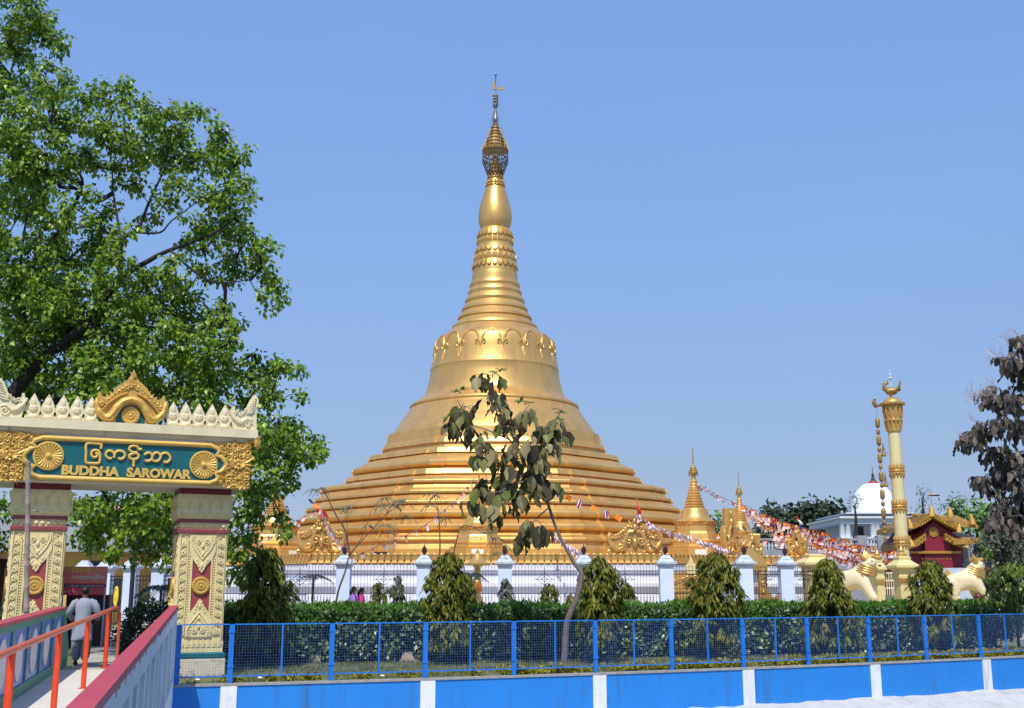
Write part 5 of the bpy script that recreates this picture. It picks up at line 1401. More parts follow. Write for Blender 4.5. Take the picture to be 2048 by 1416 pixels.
def gable(pts, y0, y1, th, name='roof'):
    """a sloping roof edge with tiles, scalloped eave and an upturned end"""
    m = MB()
    P = [Vector((x, 0, z)) for x, z in pts]
    up = [p + Vector((0, 0, th)) for p in P]
    m.extr([(p.x, p.z) for p in P] + [(p.x, p.z) for p in up[::-1]], y0, y1)
    for p, q in zip(P[:-1], P[1:]):
        L = (q - p).length; n = max(2, int(L / 0.16))
        for i in range(n):
            c = p.lerp(q, (i + 0.5) / n)
            m.ball((c.x, y0 - 0.02, c.z + 0.05), (0.075, 0.06, 0.075), 6, 4)
            m.tube(spiral(c.x, c.z + th * 0.7, y0 - 0.03, 0.07, 1.1, i, 1, 7), 0.022, 4)
            m.tube([(c.x, y0, c.z + th + 0.01), (c.x, y1, c.z + th + 0.01)], 0.035, 5)
    m.build(name, 'roof_gold', t, 40)
def flame(x, y, z, h, lean=0.0):
    m = MB(); m.tube([(x, y, z - 0.1), (x + lean * 0.2, y, z + h * 0.35), (x + lean, y, z + h)], [0.2, 0.14, 0.01], 6)
    for k in range(3): m.tube([(x, y, z + 0.1 * k), (x - 0.12, y, z + 0.12 * k + 0.1), (x - 0.10, y, z + 0.12 * k + 0.25)], [0.06, 0.05, 0.005], 4)
    m.build('flame_finial', 'roof_gold', t, 50)
gable([(X(1817), Z(1062)), (X(1845), Z(1050)), (X(1866), Z(1036))], -0.3, 5.2, 0.26)
gable([(X(1866), Z(1036)), (X(1890), Z(1050)), (X(1918), Z(1064))], -0.3, 5.2, 0.26)
gable([(X(1822), Z(1098)), (X(1836), Z(1090)), (X(1850), Z(1080))], -0.2, 5, 0.34)
gable([(X(1888), Z(1080)), (X(1906), Z(1090)), (X(1930), Z(1098))], -0.2, 5, 0.34)
m = MB(); xr0, xr1 = X(1900), X(1955)       # long side roofs running to the right
m.loft([[(xr0 - 0.5, -0.2, Z(1046)), (xr1, -0.2, Z(1058)), (xr1, -0.2, Z(1052)), (xr0 - 0.5, -0.2, Z(1040))], [(xr0 - 1.2, 2.4, Z(1024)), (xr1, 2.4, Z(1030)), (xr1, 2.4, Z(1027)), (xr0 - 1.2, 2.4, Z(1020))]])
m.loft([[(xr0, -0.4, Z(1090)), (xr1, -0.4, Z(1088)), (xr1, -0.4, Z(1078)), (xr0, -0.4, Z(1080))], [(xr0, 2, Z(1070)), (xr1, 2, Z(1068)), (xr1, 2, Z(1062)), (xr0, 2, Z(1062))]])
for i in range(12): 
    f = i / 11; m.tube([(xr0 - 0.5 + (xr1 - xr0 + 0.5) * f, -0.22, Z(1041) - f * 0.3), (xr0 - 1.2 + (xr1 - xr0 + 1.2) * f, 2.4, Z(1021) - f * 0.18)], 0.035, 5)
m.build('side_roof', 'roof_gold', t, 30)
for px, y, h, ln in ((1864, 1030, 0.48, 0.02), (1901, 1032, 0.46, 0.02), (1820, 1054, 0.42, -0.05), (1944, 1046, 0.5, -0.05), (1915, 1062, 0.4, 0.1), (1821, 1090, 0.3, -0.1), (1928, 1092, 0.3, 0.1)): flame(X(px), -0.25, Z(y), h, ln)
lt_ = MB()
for i in range(9): lt_.tube(spiral(X(1845 + 7 * i), Z(1118), 0.18, 0.07, 1.2, i, 1, 8), 0.012, 4)
lt_.build('gold_lettering', 'roof_gold', t, 0)
banner_flag('pennant', 'small yellow and blue flag on a thin pole behind the red pavilion', at(1868, 992, 64), at(1862, 986, 64), 0.7, ['flag_blue', 'flag_yellow'], at(1864, 1030, 64))

# cream piers and low gate by the lions
def cream_pier(px, Y, ytop, w_, label, finial=False):
    p = at(px, 1150, Y); h = at(px, ytop, Y).z
    t = thing('cream_pier', label, 'pier', (p.x, Y, 0), R(8))
    sq = lambda r, z: octa(r * 1.4142, z, 4, PI / 4)
    m = MB(); k = w_ / 2; m.loft([sq(k * 1.15, 0), sq(k * 1.15, 0.3), sq(k, 0.34), sq(k, h - 0.85)]); m.build('shaft', 'pale_yellow', t, 0)
    m = MB(); m.loft([sq(k, h - 0.85), sq(k * 1.2, h - 0.80), sq(k * 1.2, h - 0.7), sq(k * 1.05, h - 0.66), sq(k * 1.1, h - 0.52), sq(k * 1.75, h - 0.42), sq(k * 1.75, h - 0.34), sq(k * 1.1, h - 0.2), sq(k * 0.9, h - 0.15), sq(k * 0.95, h - 0.05), sq(k * 0.5, h)]); m.build('cap', 'pale_yellow', t, 0)
    m = MB()
    for i in range(7): m.tube([(-k + 2 * k * i / 6, -k - 0.02, h - 0.85), (-k + 2 * k * i / 6, -k - 0.01, h - 1.05)], [0.07, 0.005], 4)
    m.build('gold_fringe', 'gold_paint', t, 0)
    if finial:
        m = MB(); m.lathe([(0.16, h), (0.2, h + 0.06), (0.1, h + 0.14), (0.12, h + 0.2), (0.03, h + 0.3), (0.01, h + 0.42)], 10); m.build('finial', 'gold_paint', t, 40)
cream_pier(1806, 42, 1112, 0.5, 'cream square pier with gold fringe between the two lions', True)
cream_pier(1630, 45.5, 1108, 0.75, 'broad cream pier cap showing above the drooping tree')
cream_pier(1757, 46, 1118, 0.30, 'slim yellow pier right of the first lion', True)
p = at(1786, 1160, 46)
t = thing('garden_gate', 'cream barred garden gate with a pale green board between the piers', 'gate', (p.x, 46, 0))
m = MB(); [m.box(-0.45 + 0.09 * i, -0.02, 0.3, -0.42 + 0.09 * i, 0.02, 2.2) for i in range(11)]; [m.box(-0.5, -0.03, z, 0.5, 0.03, z + 0.06) for z in (0.3, 1.6, 1.9, 2.2)]; m.build('bars', 'cream_plaster', t, 0)
m = MB(); m.box(-0.42, -0.06, 0.75, 0.42, -0.035, 1.35); m.build('board', 'leaf_far_pale', t, 0)

# ------------------------------------------------------------------ skinned figures
def skin_mesh(name, joints, bones, root=0, sub=2):
    me = bpy.data.meshes.new(name)
    me.from_pydata([j[:3] for j in joints], bones, [])
    ob = bpy.data.objects.new('tmp', me); col.objects.link(ob)
    ob.modifiers.new('skin', 'SKIN').use_smooth_shade = True
    for i, j in enumerate(joints):
        sv = me.skin_vertices[0].data[i]
        sv.radius = (j[3], j[4] if len(j) > 4 else j[3]); sv.use_root = (i == root)
    s = ob.modifiers.new('sub', 'SUBSURF'); s.levels = sub; s.render_levels = sub
    dg = bpy.context.evaluated_depsgraph_get()
    out = bpy.data.meshes.new_from_object(ob.evaluated_get(dg))
    bpy.data.objects.remove(ob); bpy.data.meshes.remove(me)
    out.name = name; out.materials.clear()
    return out

def lion(loc, rz, s, label):
    """seated-stance guardian lion facing +x"""
    t = thing('guardian_lion', label, 'lion statue', loc, rz, 'guardian lions by the cream piers'); t.scale = (s, s, s)
    J = [(-0.40, 0, 0.54, 0.31), (-0.12, 0, 0.56, 0.28), (0.18, 0, 0.62, 0.35), (0.25, 0, 0.86, 0.27), (0.30, 0, 1.00, 0.22), (0.43, 0, 1.09, 0.19), (0.62, 0, 1.04, 0.13)]
    B = [(0, 1), (1, 2), (2, 3), (3, 4), (4, 5), (5, 6)]
    for sy in (-1, 1):
        n = len(J)
        J += [(-0.42, sy * 0.20, 0.46, 0.20), (-0.36, sy * 0.21, 0.31, 0.155), (-0.42, sy * 0.21, 0.19, 0.125), (-0.40, sy * 0.21, 0.09, 0.12), (-0.26, sy * 0.21, 0.06, 0.095)]
        B += [(0, n), (n, n + 1), (n + 1, n + 2), (n + 2, n + 3), (n + 3, n + 4)]
        n = len(J); fx = 0.10 if sy < 0 else 0.0
        J += [(0.26, sy * 0.18, 0.50, 0.18), (0.31 + fx, sy * 0.20, 0.30, 0.145), (0.35 + fx * 1.6, sy * 0.20, 0.11, 0.125), (0.50 + fx * 1.6, sy * 0.20, 0.07, 0.10)]
        B += [(2, n), (n, n + 1), (n + 1, n + 2), (n + 2, n + 3)]
    n = len(J); J += [(-0.62, 0, 0.70, 0.06), (-0.72, 0, 0.82, 0.04), (-0.60, 0, 0.92, 0.03)]; B += [(0, n), (n, n + 1), (n + 1, n + 2)]
    link_mesh('body', skin_mesh('body', J, B, 1), 'lion_cream', t, 180)
    m = MB()      # gold mane rings, crest, eyes, jaw
    for k in range(4):
        z = 0.80 + 0.06 * k; r = 0.285 - 0.02 * k
        m.tube([(0.27 + 0.03 * k + r * math.cos(q), r * 0.95 * math.sin(q), z + 0.08 * math.cos(q) * -1) for q in [2 * PI * i / 20 for i in range(21)]], 0.035, 6)
    m.build('mane', 'gold_paint', t, 60)
    m = MB()
    for sy in (-1, 0, 1):
        m.tube([(0.36, sy * 0.08, 1.17), (0.30, sy * 0.09, 1.30), (0.27 + 0.02 * abs(sy), sy * 0.08, 1.46 - 0.06 * abs(sy))], [0.08, 0.06, 0.004], 5)
    for k in range(5): m.tube([(0.42 + 0.03 * k, 0, 1.20 + 0.01 * k), (0.42 + 0.04 * k, 0, 1.33)], [0.05, 0.005], 5)
    for sy in (-1, 1): m.tube([(0.34, sy * 0.13, 1.14), (0.26, sy * 0.2, 1.26), (0.24, sy * 0.2, 1.36)], [0.06, 0.05, 0.005], 5)
    m.build('head_crest', 'gold_paint', t, 60)
    for sy in (-1, 1):
        m = MB(); m.ball((0.53, sy * 0.14, 1.12), 0.02, 8, 5); m.build('eye', 'hair_black', t, 60)
        m = MB(); m.tube([(0.26, sy * 0.28, 0.80), (0.30, sy * 0.27, 0.6), (0.40, sy * 0.28, 0.4), (0.36, sy * 0.28, 0.3)], [0.03, 0.035, 0.025, 0.005], 5)
        m.build('shoulder_flame', 'gold_paint', t, 60)
    m = MB()
    for k in range(5): m.tube([(-0.56 + 0.03 * k, 0, 0.70 + 0.02 * k), (-0.54 + 0.03 * k, 0, 1.00 - 0.03 * k)], [0.05, 0.005], 5)
    m.build('tail_flame', 'gold_paint', t, 60)
    m = MB(); m.lathe([(0.03, 0.96), (0.05, 0.97), (0.05, 1.01), (0.01, 1.02)], 8, (0.69, 0, 0)); m.build('mouth', 'maroon_paint', t, 40)
    return t
l1 = at(1716, 1203, 41)
for (px, Y, rz, lab, nm) in ((1716, 41.0, R(-38), 'cream guardian lion half hidden behind the drooping tree', 1), (1934, 40.0, R(-4), 'cream guardian lion with its paw on a dark ball, far right', 2)):
    p = at(px, 1203, Y); hz = p.z
    lion((p.x, Y, hz), rz, 1.14 if nm == 2 else 1.26, lab)
    m = MB(); m.box(-0.95, -0.5, -hz, 0.95, 0.5, -0.06); m.box(-1.02, -0.57, -0.1, 1.02, 0.57, 0.0)
    tag(m.build('lion_pedestal', 'pale_yellow', None, 0, (p.x, Y, hz)), ['', 'cream pedestal under the half hidden lion', 'cream pedestal under the far right lion'][nm], 'pedestal', 'pedestals of the lions').rotation_euler = (0, 0, rz)
p = at(1958, 1196, 39.7); m = MB(); m.ball((0, 0, 0.15), 0.15, 16, 10)
tag(m.build('stone_ball', 'ball_maroon', None, 60, (p.x, 39.75, at(1934, 1203, 40).z)), 'dark maroon ball under the paw of the far right lion', 'ball')

# ------------------------------------------------------------------ people
def person(loc, rz, h, label, top, legs, pose='stand', robe=False):
    """faces +y in its own frame"""
    t = thing('person', label, 'person', loc, rz); s = h / 1.7; t.scale = (s, s, s)
    J = [(0, 0, 0.92, 0.13, 0.11), (0, 0, 1.12, 0.12, 0.10), (0, 0.02, 1.32, 0.155, 0.11), (0, 0.02, 1.44, 0.07), (0, 0.03, 1.52, 0.055), (0, 0.05, 1.60, 0.085, 0.095), (0, 0.04, 1.66, 0.07, 0.08)]
    B = [(0, 1), (1, 2), (2, 3), (3, 4), (4, 5), (5, 6)]
    for sx in (-1, 1):
        n = len(J)
        J += [(sx * 0.10, 0, 0.86, 0.09), (sx * 0.11, 0.03, 0.48, 0.06), (sx * 0.11, 0.0 - 0.04 * sx, 0.08, 0.042), (sx * 0.12, 0.13 - 0.04 * sx, 0.035, 0.035)]
        B += [(0, n), (n, n + 1), (n + 1, n + 2), (n + 2, n + 3)]
        n = len(J)
        el, ha = ((sx * 0.34, -0.02, 1.12), (sx * 0.26, 0.2, 1.0)) if pose == 'work' else ((sx * 0.25, -0.03, 1.12), (sx * 0.25, 0.06, 0.88))
        J += [(sx * 0.18, 0.01, 1.38, 0.065), (*el, 0.045), (*ha, 0.033), (ha[0] - sx * 0.01, ha[1] + 0.05, ha[2] - 0.07, 0.04, 0.02)]
        B += [(2, n), (n, n + 1), (n + 1, n + 2), (n + 2, n + 3)]
        k = len(J) - 1
        for q in range(4):
            J.append((ha[0] + (q - 1.5) * 0.016, ha[1] + 0.07, ha[2] - 0.14 - 0.01 * (q in (1, 2)), 0.009)); B.append((k, len(J) - 1))
        J.append((ha[0] - sx * 0.045, ha[1] + 0.08, ha[2] - 0.09, 0.01)); B.append((k, len(J) - 1))
    link_mesh('body', skin_mesh('body', J, B, 0), 'skin_brown', t, 180)
    hd = MB()
    hd.ball((0, 0.025, 1.645), (0.088, 0.098, 0.095), 14, 8)
    if robe: hd.tube([(0, -0.06, 1.63), (0, -0.09, 1.5), (0, -0.08, 1.3)], [0.06, 0.05, 0.02], 7)
    hd.build('hair', 'hair_black', t, 180)
    fc = MB()
    for sx in (-1, 1):
        fc.ball((sx * 0.032, 0.135, 1.60), (0.012, 0.006, 0.007), 6, 4)
    fc.build('eyes', 'hair_black', t, 180)
    nz = MB(); nz.tube([(0, 0.13, 1.60), (0, 0.155, 1.565), (0, 0.135, 1.558)], [0.008, 0.015, 0.006], 6)
    for sx in (-1, 1): nz.ball((sx * 0.088, 0.04, 1.59), (0.012, 0.02, 0.03), 6, 5)
    nz.build('nose_and_ears', 'skin_brown', t, 180)
    # clothes
    el = lambda rx, ry, z, y=0.0: [(rx * math.cos(2 * PI * k / 20), y + ry * math.sin(2 * PI * k / 20) + 0.012 * math.sin(7 * 2 * PI * k / 20) * (1.45 - z), z) for k in range(20)]
    c = MB()
    low = 0.55 if pose == 'work' else (0.72 if not robe else 0.1)
    c.loft([el(0.235, 0.17, low), el(0.215, 0.16, (low + 0.95) / 2), el(0.185, 0.145, 0.95), el(0.175, 0.135, 1.12), el(0.20, 0.145, 1.28, 0.01), el(0.195, 0.13, 1.38, 0.01), el(0.12, 0.10, 1.45, 0.02), el(0.075, 0.075, 1.475, 0.025)], False)
    for sx in (-1, 1):
        e_, h_ = ((sx * 0.34, -0.02, 1.12), (sx * 0.27, 0.17, 1.02)) if pose == 'work' else ((sx * 0.25, -0.03, 1.12), (sx * 0.252, -0.02, 1.08))
        c.tube([(sx * 0.12, 0.01, 1.40), (sx * 0.20, 0.01, 1.37), e_, h_], [0.08, 0.088, 0.075, 0.068], 10, False)
    c.build('tunic', top, t, 180)
    l_ = MB()
    for sx in (-1, 1):
        dy = -0.04 * sx
        l_.loft([[(sx * 0.105 + r * math.cos(2 * PI * k / 14), y + r * math.sin(2 * PI * k / 14), z) for k in range(14)] for r, y, z in ((0.07, dy, 0.12), (0.10, dy, 0.2), (0.115, 0.0, 0.42), (0.12, 0.01, 0.62), (0.125, 0, 0.9))], False)
    if not robe: l_.build('trousers', legs, t, 180)
    f = MB()
    for sx in (-1, 1): f.ball((sx * 0.115, 0.05 - 0.04 * sx, 0.035), (0.05, 0.13, 0.04), 10, 6)
    f.build('shoes', 'hair_black', t, 180)
    return t
p = at(160, 1322, 25.0)
person((p.x, 25.0, 0), R(8), 1.62, 'person in a pale grey tunic and loose trousers seen from behind beyond the bridge', 'cloth_kurta', 'cloth_trouser', 'work')
p = at(706, 1190, 40.2); person((p.x, 40.2, 0), R(-75), 1.66, 'person with dark hair in a violet dress by the white fence post', 'cloth_violet', 'cloth_violet', 'stand', True)
p = at(722, 1190, 40.4); person((p.x, 40.4, 0), R(-80), 1.62, 'person with dark hair in a magenta dress behind the hedge', 'cloth_magenta', 'cloth_magenta', 'stand', True)

# ------------------------------------------------------------------ seen through the gateway
a, b = at(128, 1133, 33), at(213, 1133, 33)
zb0_, zb1_ = at(170, 1190, 33).z, at(170, 1133, 33).z
t = thing('ice_cream_stall', 'ice cream stall under a red and orange banner seen through the gateway', 'stall', (a.x, 33, 0), R(6))
W = b.x - a.x
m = MB(); m.box(0.0, 0.02, 0.0, W, 0.9, 0.95); m.box(0.0, 0.5, 0, W, 0.9, zb0_); m.build('counter', 'finial_dark', t, 0)
m = MB(); m.box(-0.02, -0.02, zb0_, W, 0.02, zb1_); bn_ = m.build('banner', 'banner_red', t, 0)
m = MB(); m.box(-0.02, -0.026, zb0_ + (zb1_ - zb0_) * 0.42, W, -0.0215, zb1_ - 0.02); m.build('banner_upper', 'banner_orange', bn_, 0)
m = MB(); m.box(-0.02, -0.026, zb0_ + (zb1_ - zb0_) * 0.27, W, -0.0215, zb0_ + (zb1_ - zb0_) * 0.37); m.build('banner_strip', 'banner_navy', bn_, 0)
hz = zb1_ - zb0_
for body_, x0_, x1_, z_, h_, mk_ in (('पवन', 0.08, 0.80, 0.76, 0.20, 'letter_yellow'), ('आइसक्रीम', 0.22, W - 0.06, 0.50, 0.22, 'letter_white')):
    try: place_text(body_, x0_, x1_, zb0_ + hz * z_, hz * h_, -0.032, 0.008, mk_, bn_, 'hindi_lettering', 0.01)
    except Exception as ex: print('text', ex)
m = MB()
for i in range(14): m.box(0.12 + 0.075 * i, -0.032, zb0_ + hz * 0.295, 0.165 + 0.075 * i + 0.02 * (i % 2), -0.027, zb0_ + hz * 0.34)
for i in range(9): m.tube(spiral(0.1 + 0.12 * i, zb0_ + hz * 0.12, -0.03, 0.045, 1.2, i, 1, 8), 0.008, 4)
m.build('small_lettering', 'letter_pale', bn_, 0)
m = MB()
for i in range(7): m.lathe([(0.03, 0.95), (0.03, 1.12), (0.012, 1.16), (0.012, 1.2)], 8, (0.55 + 0.08 * i, 0.1, 0))
m.build('bottles', 'letter_white', t, 40)
m = MB()
for x in (0.03, W - 0.03): m.tube([(x, 0, 0), (x, 0, zb1_)], 0.025, 6)
m.build('post', 'cap_grey', t, 0)
p = at(150, 1120, 52)
t = thing('yellow_house', 'yellow house with a grey roof behind the gateway', 'house', (p.x, 54, 0))
m = MB(); m.box(-5, 0, 0, 1.1, 6, 3.4); m.build('walls', 'yellow_wall', t, 0)
m = MB(); m.extr([(-5.6, 3.3), (1.9, 3.3), (1.2, 4.2), (-5, 5.0)], -0.8, 6.5); m.build('roof', 'roof_grey', t, 0)
m = MB(); m.box(-0.1, -0.05, 1.6, 0.6, 0.02, 2.9); m.build('window', 'dark_opening', t, 0)
p = at(225, 1060, 75)
t = thing('red_roofed_temple', 'small temple with an upswept red and pink roof behind the gateway trees', 'temple', (p.x, 75, 0))
m = MB(); m.box(-2.6, 0, 0, 2.6, 6, 4.6); m.build('walls', 'temple_white', t, 0)
m = MB(); m.loft([[(-3.4, -0.8, 4.5), (3.4, -0.8, 4.5), (3.4, 6.8, 4.5), (-3.4, 6.8, 4.5)], [(-2.0, 1, 5.3), (2.0, 1, 5.3), (2.0, 5, 5.3), (-2.0, 5, 5.3)], [(-0.9, 2.4, 6.6), (0.9, 2.4, 6.6), (0.9, 3.6, 6.6), (-0.9, 3.6, 6.6)]]); m.build('roof', 'roof_red', t, 0)
m = MB(); m.box(-1.2, 1.6, 5.3, 0.6, 4.4, 7.2); m.build('turret', 'flag_pink', t, 0)
p = at(262, 1085, 62)
t = thing('grey_roofed_hall', 'long pale hall with a shallow grey roof behind the fence posts', 'building', (p.x, 62, 0))
m = MB(); m.box(-4.5, 0, 0, 3.5, 6, 3.2); m.build('walls', 'temple_white', t, 0)
m = MB(); m.extr([(-5, 3.2), (4, 3.2), (2.6, 4.9), (-3.6, 4.9)], -0.7, 6.5); m.build('roof', 'roof_grey', t, 0)
p = at(5, 1130, 30)
t = thing('wooden_stall', 'dark wooden stall in the shade at the left edge, beside the gateway', 'stall', (p.x - 1.4, 30, 0))
m = MB(); m.box(-2, 0, 0, 1.75, 2.5, 0.9); m.box(-2, 2.3, 0, 1.75, 2.5, 2.5); m.build('counter', 'roof_brown', t, 0)
m = MB(); m.extr([(-2.3, 2.5), (1.95, 2.35), (1.95, 2.45), (-2.3, 2.7)], -0.6, 2.6); m.build('roof', 'roof_brown', t, 0)
m = MB(); [m.tube([(x, -0.4, 0), (x, -0.4, 2.5)], 0.05, 6) for x in (-1.9, 1.7)]; m.build('post', 'roof_brown', t, 0)

# ================================================================== VEGETATION
def blobs_px(lst, Y, dy, k=1.0, depth=1.0):
    out = []
    for i, (x, y, r) in enumerate(lst):
        yy = Y + dy * math.sin(i * 2.4) + random.uniform(-0.3, 0.3) * dy
        p = at(x, y, yy); rr = r / F_PX * yy * k
        out.append((p, (rr, rr * depth, rr)))
    return out
def limb_px(lst, Y):
    return [tuple(at(x, y, Y + dy)) + (r,) for x, y, dy, r in lst]

# the big peepal tree behind the gateway
PB = [(20, 30, 75), (95, 45, 50), (130, 95, 25), (25, 130, 80), (95, 150, 50), (20, 230, 80), (110, 235, 55), (165, 180, 32), (215, 190, 35), (262, 175, 30), (280, 225, 40), (180, 250, 45),
      (235, 275, 50), (345, 235, 45), (385, 225, 35), (430, 265, 35), (310, 300, 55), (400, 310, 55), (455, 320, 38), (490, 308, 18), (70, 330, 85), (165, 330, 55), (250, 350, 40), (470, 390, 45), (495, 375, 30), (420, 395, 45), (345, 380, 40),
      (40, 430, 90), (140, 420, 60), (205, 415, 35), (480, 455, 45), (520, 480, 38), (435, 465, 40), (380, 450, 28), (535, 530, 38), (550, 585, 30), (530, 600, 22), (480, 530, 40), (420, 540, 30), (50, 520, 90), (150, 510, 70), (230, 540, 55), (305, 580, 60), (370, 600, 40), (440, 610, 26),
      (60, 620, 90), (170, 610, 80), (270, 650, 75), (360, 665, 65), (430, 680, 48), (470, 660, 22), (120, 710, 80), (230, 730, 85), (335, 745, 75), (420, 745, 60), (480, 735, 42), (530, 730, 36), (575, 735, 26), (595, 745, 15), (500, 790, 45), (445, 800, 55),
      (40, 760, 60), (190, 800, 70), (350, 810, 60), (545, 800, 22), (530, 860, 50), (580, 870, 38), (620, 890, 30), (645, 880, 16), (560, 910, 40), (520, 930, 45), (575, 960, 28), (600, 915, 26), (470, 870, 45), (530, 990, 38), (565, 1030, 22), (500, 1040, 40), (480, 1090, 40), (555, 1070, 16), (475, 1140, 28), (600, 790, 8),
      (190, 1010, 36), (240, 1030, 40), (300, 1030, 42), (335, 1060, 36), (290, 1075, 34), (235, 1080, 26), (180, 1075, 34), (320, 1010, 36), (10, 1020, 30), (5, 1080, 22), (60, 860, 60), (300, 900, 60), (150, 900, 60), (250, 470, 30), (205, 480, 40), (350, 545, 40), (300, 440, 22), (395, 490, 32), (330, 690, 60), (250, 610, 60), (110, 600, 80), (20, 690, 70), (90, 800, 60), (200, 740, 60), (410, 640, 40), (140, 650, 70), (270, 280, 40), (340, 300, 40), (20, 330, 80), (40, 580, 80), (610, 905, 26), (640, 905, 16), (560, 870, 40), (500, 900, 45), (200, 1050, 38), (250, 1000, 40), (330, 1005, 34), (280, 1105, 24), (340, 1115, 22), (175, 1020, 34), (220, 1110, 20), (500, 1000, 40)]
PL = [[(-60, 1240, 1, 0.55), (-40, 1000, 0.5, 0.48), (0, 850, 0, 0.36), (40, 760, 0, 0.24), (52, 700, 0, 0.18), (45, 600, 0.3, 0.12), (42, 520, 0.5, 0.07), (60, 400, 0.8, 0.04), (90, 300, 1, 0.02)],
      [(20, 800, 0, 0.28), (90, 715, -0.5, 0.20), (170, 650, -1, 0.16), (240, 560, -1, 0.13), (300, 520, -1, 0.11), (340, 500, -1, 0.09), (420, 470, -0.8, 0.06), (480, 430, -0.5, 0.03)],
      [(240, 560, -1, 0.12), (245, 480, -0.8, 0.10), (275, 460, -0.6, 0.085), (300, 400, -0.4, 0.06), (335, 330, 0, 0.04), (380, 260, 0.3, 0.02)],
      [(245, 490, -0.8, 0.07), (232, 420, -0.5, 0.05), (225, 350, -0.2, 0.03), (240, 270, 0, 0.02)],
      [(42, 560, 0.3, 0.10), (120, 460, 0.5, 0.09), (165, 370, 0.8, 0.075), (150, 330, 1, 0.05), (190, 290, 1.2, 0.04), (240, 200, 1.4, 0.02)],
      [(165, 370, 0.8, 0.05), (120, 300, 1, 0.04), (90, 180, 1.2, 0.03), (110, 70, 1.4, 0.015)],
      [(340, 500, -1, 0.07), (385, 540, -1.2, 0.055), (430, 565, -1.2, 0.04), (500, 560, -1, 0.02)],
      [(275, 465, -0.6, 0.05), (320, 465, -0.8, 0.045), (345, 440, -0.8, 0.03), (400, 400, -0.5, 0.02)],
      [(90, 715, -0.5, 0.14), (180, 665, -0.2, 0.10), (290, 655, 0.2, 0.07), (400, 660, 0.6, 0.04)],
      [(0, 850, 0, 0.25), (120, 800, 1, 0.16), (260, 790, 1.5, 0.12), (420, 800, 1.8, 0.08), (560, 870, 2, 0.03)],
      [(260, 790, 1.5, 0.1), (270, 900, 2, 0.06), (265, 1000, 2.2, 0.04), (300, 1040, 2.4, 0.02)],
      [(420, 800, 1.8, 0.07), (490, 920, 2, 0.05), (500, 1020, 2.2, 0.04), (485, 1120, 2.3, 0.02)],
      [(-40, 1000, 0.5, 0.3), (-90, 700, 1, 0.2), (-40, 400, 1.5, 0.12), (20, 150, 1.8, 0.05), (60, 20, 2, 0.02)]]
YT_ = 28.5
make_tree('peepal_tree', 'large leafy peepal tree with heart shaped leaves towering behind the gateway', 'tree', (at(-60, 1240, 29.5).x, 29.5, 0),
          [[(a_, b_, c_, r_ * 0.6) for a_, b_, c_, r_ in limb_px(l, YT_)] for l in PL], blobs_px(PB, YT_, 1.6, 1.0, 1.5) , 0.23, 2.4, 27, 0.14, ['bark_dark', 'leaf_peepal'], 0.75, 'kite', None, 0.0075, 0.0, 0.25, 0.82, 0.07)

# young teak sapling with big drooping leaves in front of the stupa
TK = [(990, 765, 26), (960, 760, 14), (985, 800, 26), (1000, 825, 18), (930, 830, 22), (905, 858, 14), (945, 870, 22), (920, 835, 16), (960, 890, 16), (1020, 860, 24), (1055, 835, 16), (1010, 850, 14), (1085, 870, 20), (1115, 860, 18), (1110, 890, 16), (1062, 890, 22), (1045, 925, 28), (1080, 930, 16), (985, 915, 20), (955, 925, 14), (1000, 950, 26), (1040, 965, 28), (1085, 955, 14), (1110, 975, 10), (960, 1000, 26), (940, 1010, 14), (1000, 1010, 22), (1040, 1000, 22), (990, 1030, 18), (1060, 1060, 20), (1045, 1080, 16), (1085, 1065, 14), (1060, 960, 20), (1070, 905, 18), (1025, 935, 20), (1030, 905, 18), (1015, 985, 18), (1075, 980, 14), (975, 975, 18), (1100, 860, 14), (1095, 905, 16)]
TL = [[(1127, 1336, 0, 0.075), (1130, 1300, 0, 0.068), (1134, 1245, 0, 0.068), (1152, 1200, 0, 0.066), (1163, 1150, 0, 0.058), (1148, 1125, 0, 0.04), (1118, 1070, 0, 0.034), (1100, 1020, 0, 0.032), (1092, 990, 0, 0.03), (1080, 950, 0, 0.028), (1055, 915, 0, 0.025), (1020, 880, 0, 0.022), (1000, 850, 0, 0.02), (988, 790, 0, 0.014), (985, 745, 0, 0.008)],
      [(1040, 900, 0, 0.018), (1080, 870, -0.1, 0.013), (1110, 840, -0.2, 0.01), (1125, 815, -0.2, 0.006)],
      [(1020, 880, 0, 0.018), (975, 860, 0.1, 0.014), (940, 845, 0.2, 0.012), (915, 800, 0.2, 0.006)],
      [(1080, 950, 0, 0.02), (1030, 970, -0.2, 0.016), (980, 990, -0.2, 0.01)], [(1098, 1015, 0, 0.016), (1075, 1035, -0.1, 0.012), (1062, 1050, -0.15, 0.009)],
      [(1055, 915, 0, 0.014), (1000, 925, 0.1, 0.012), (965, 935, 0.1, 0.008)], [(1000, 850, 0, 0.012), (1040, 830, -0.1, 0.009), (1062, 805, -0.1, 0.004)]]
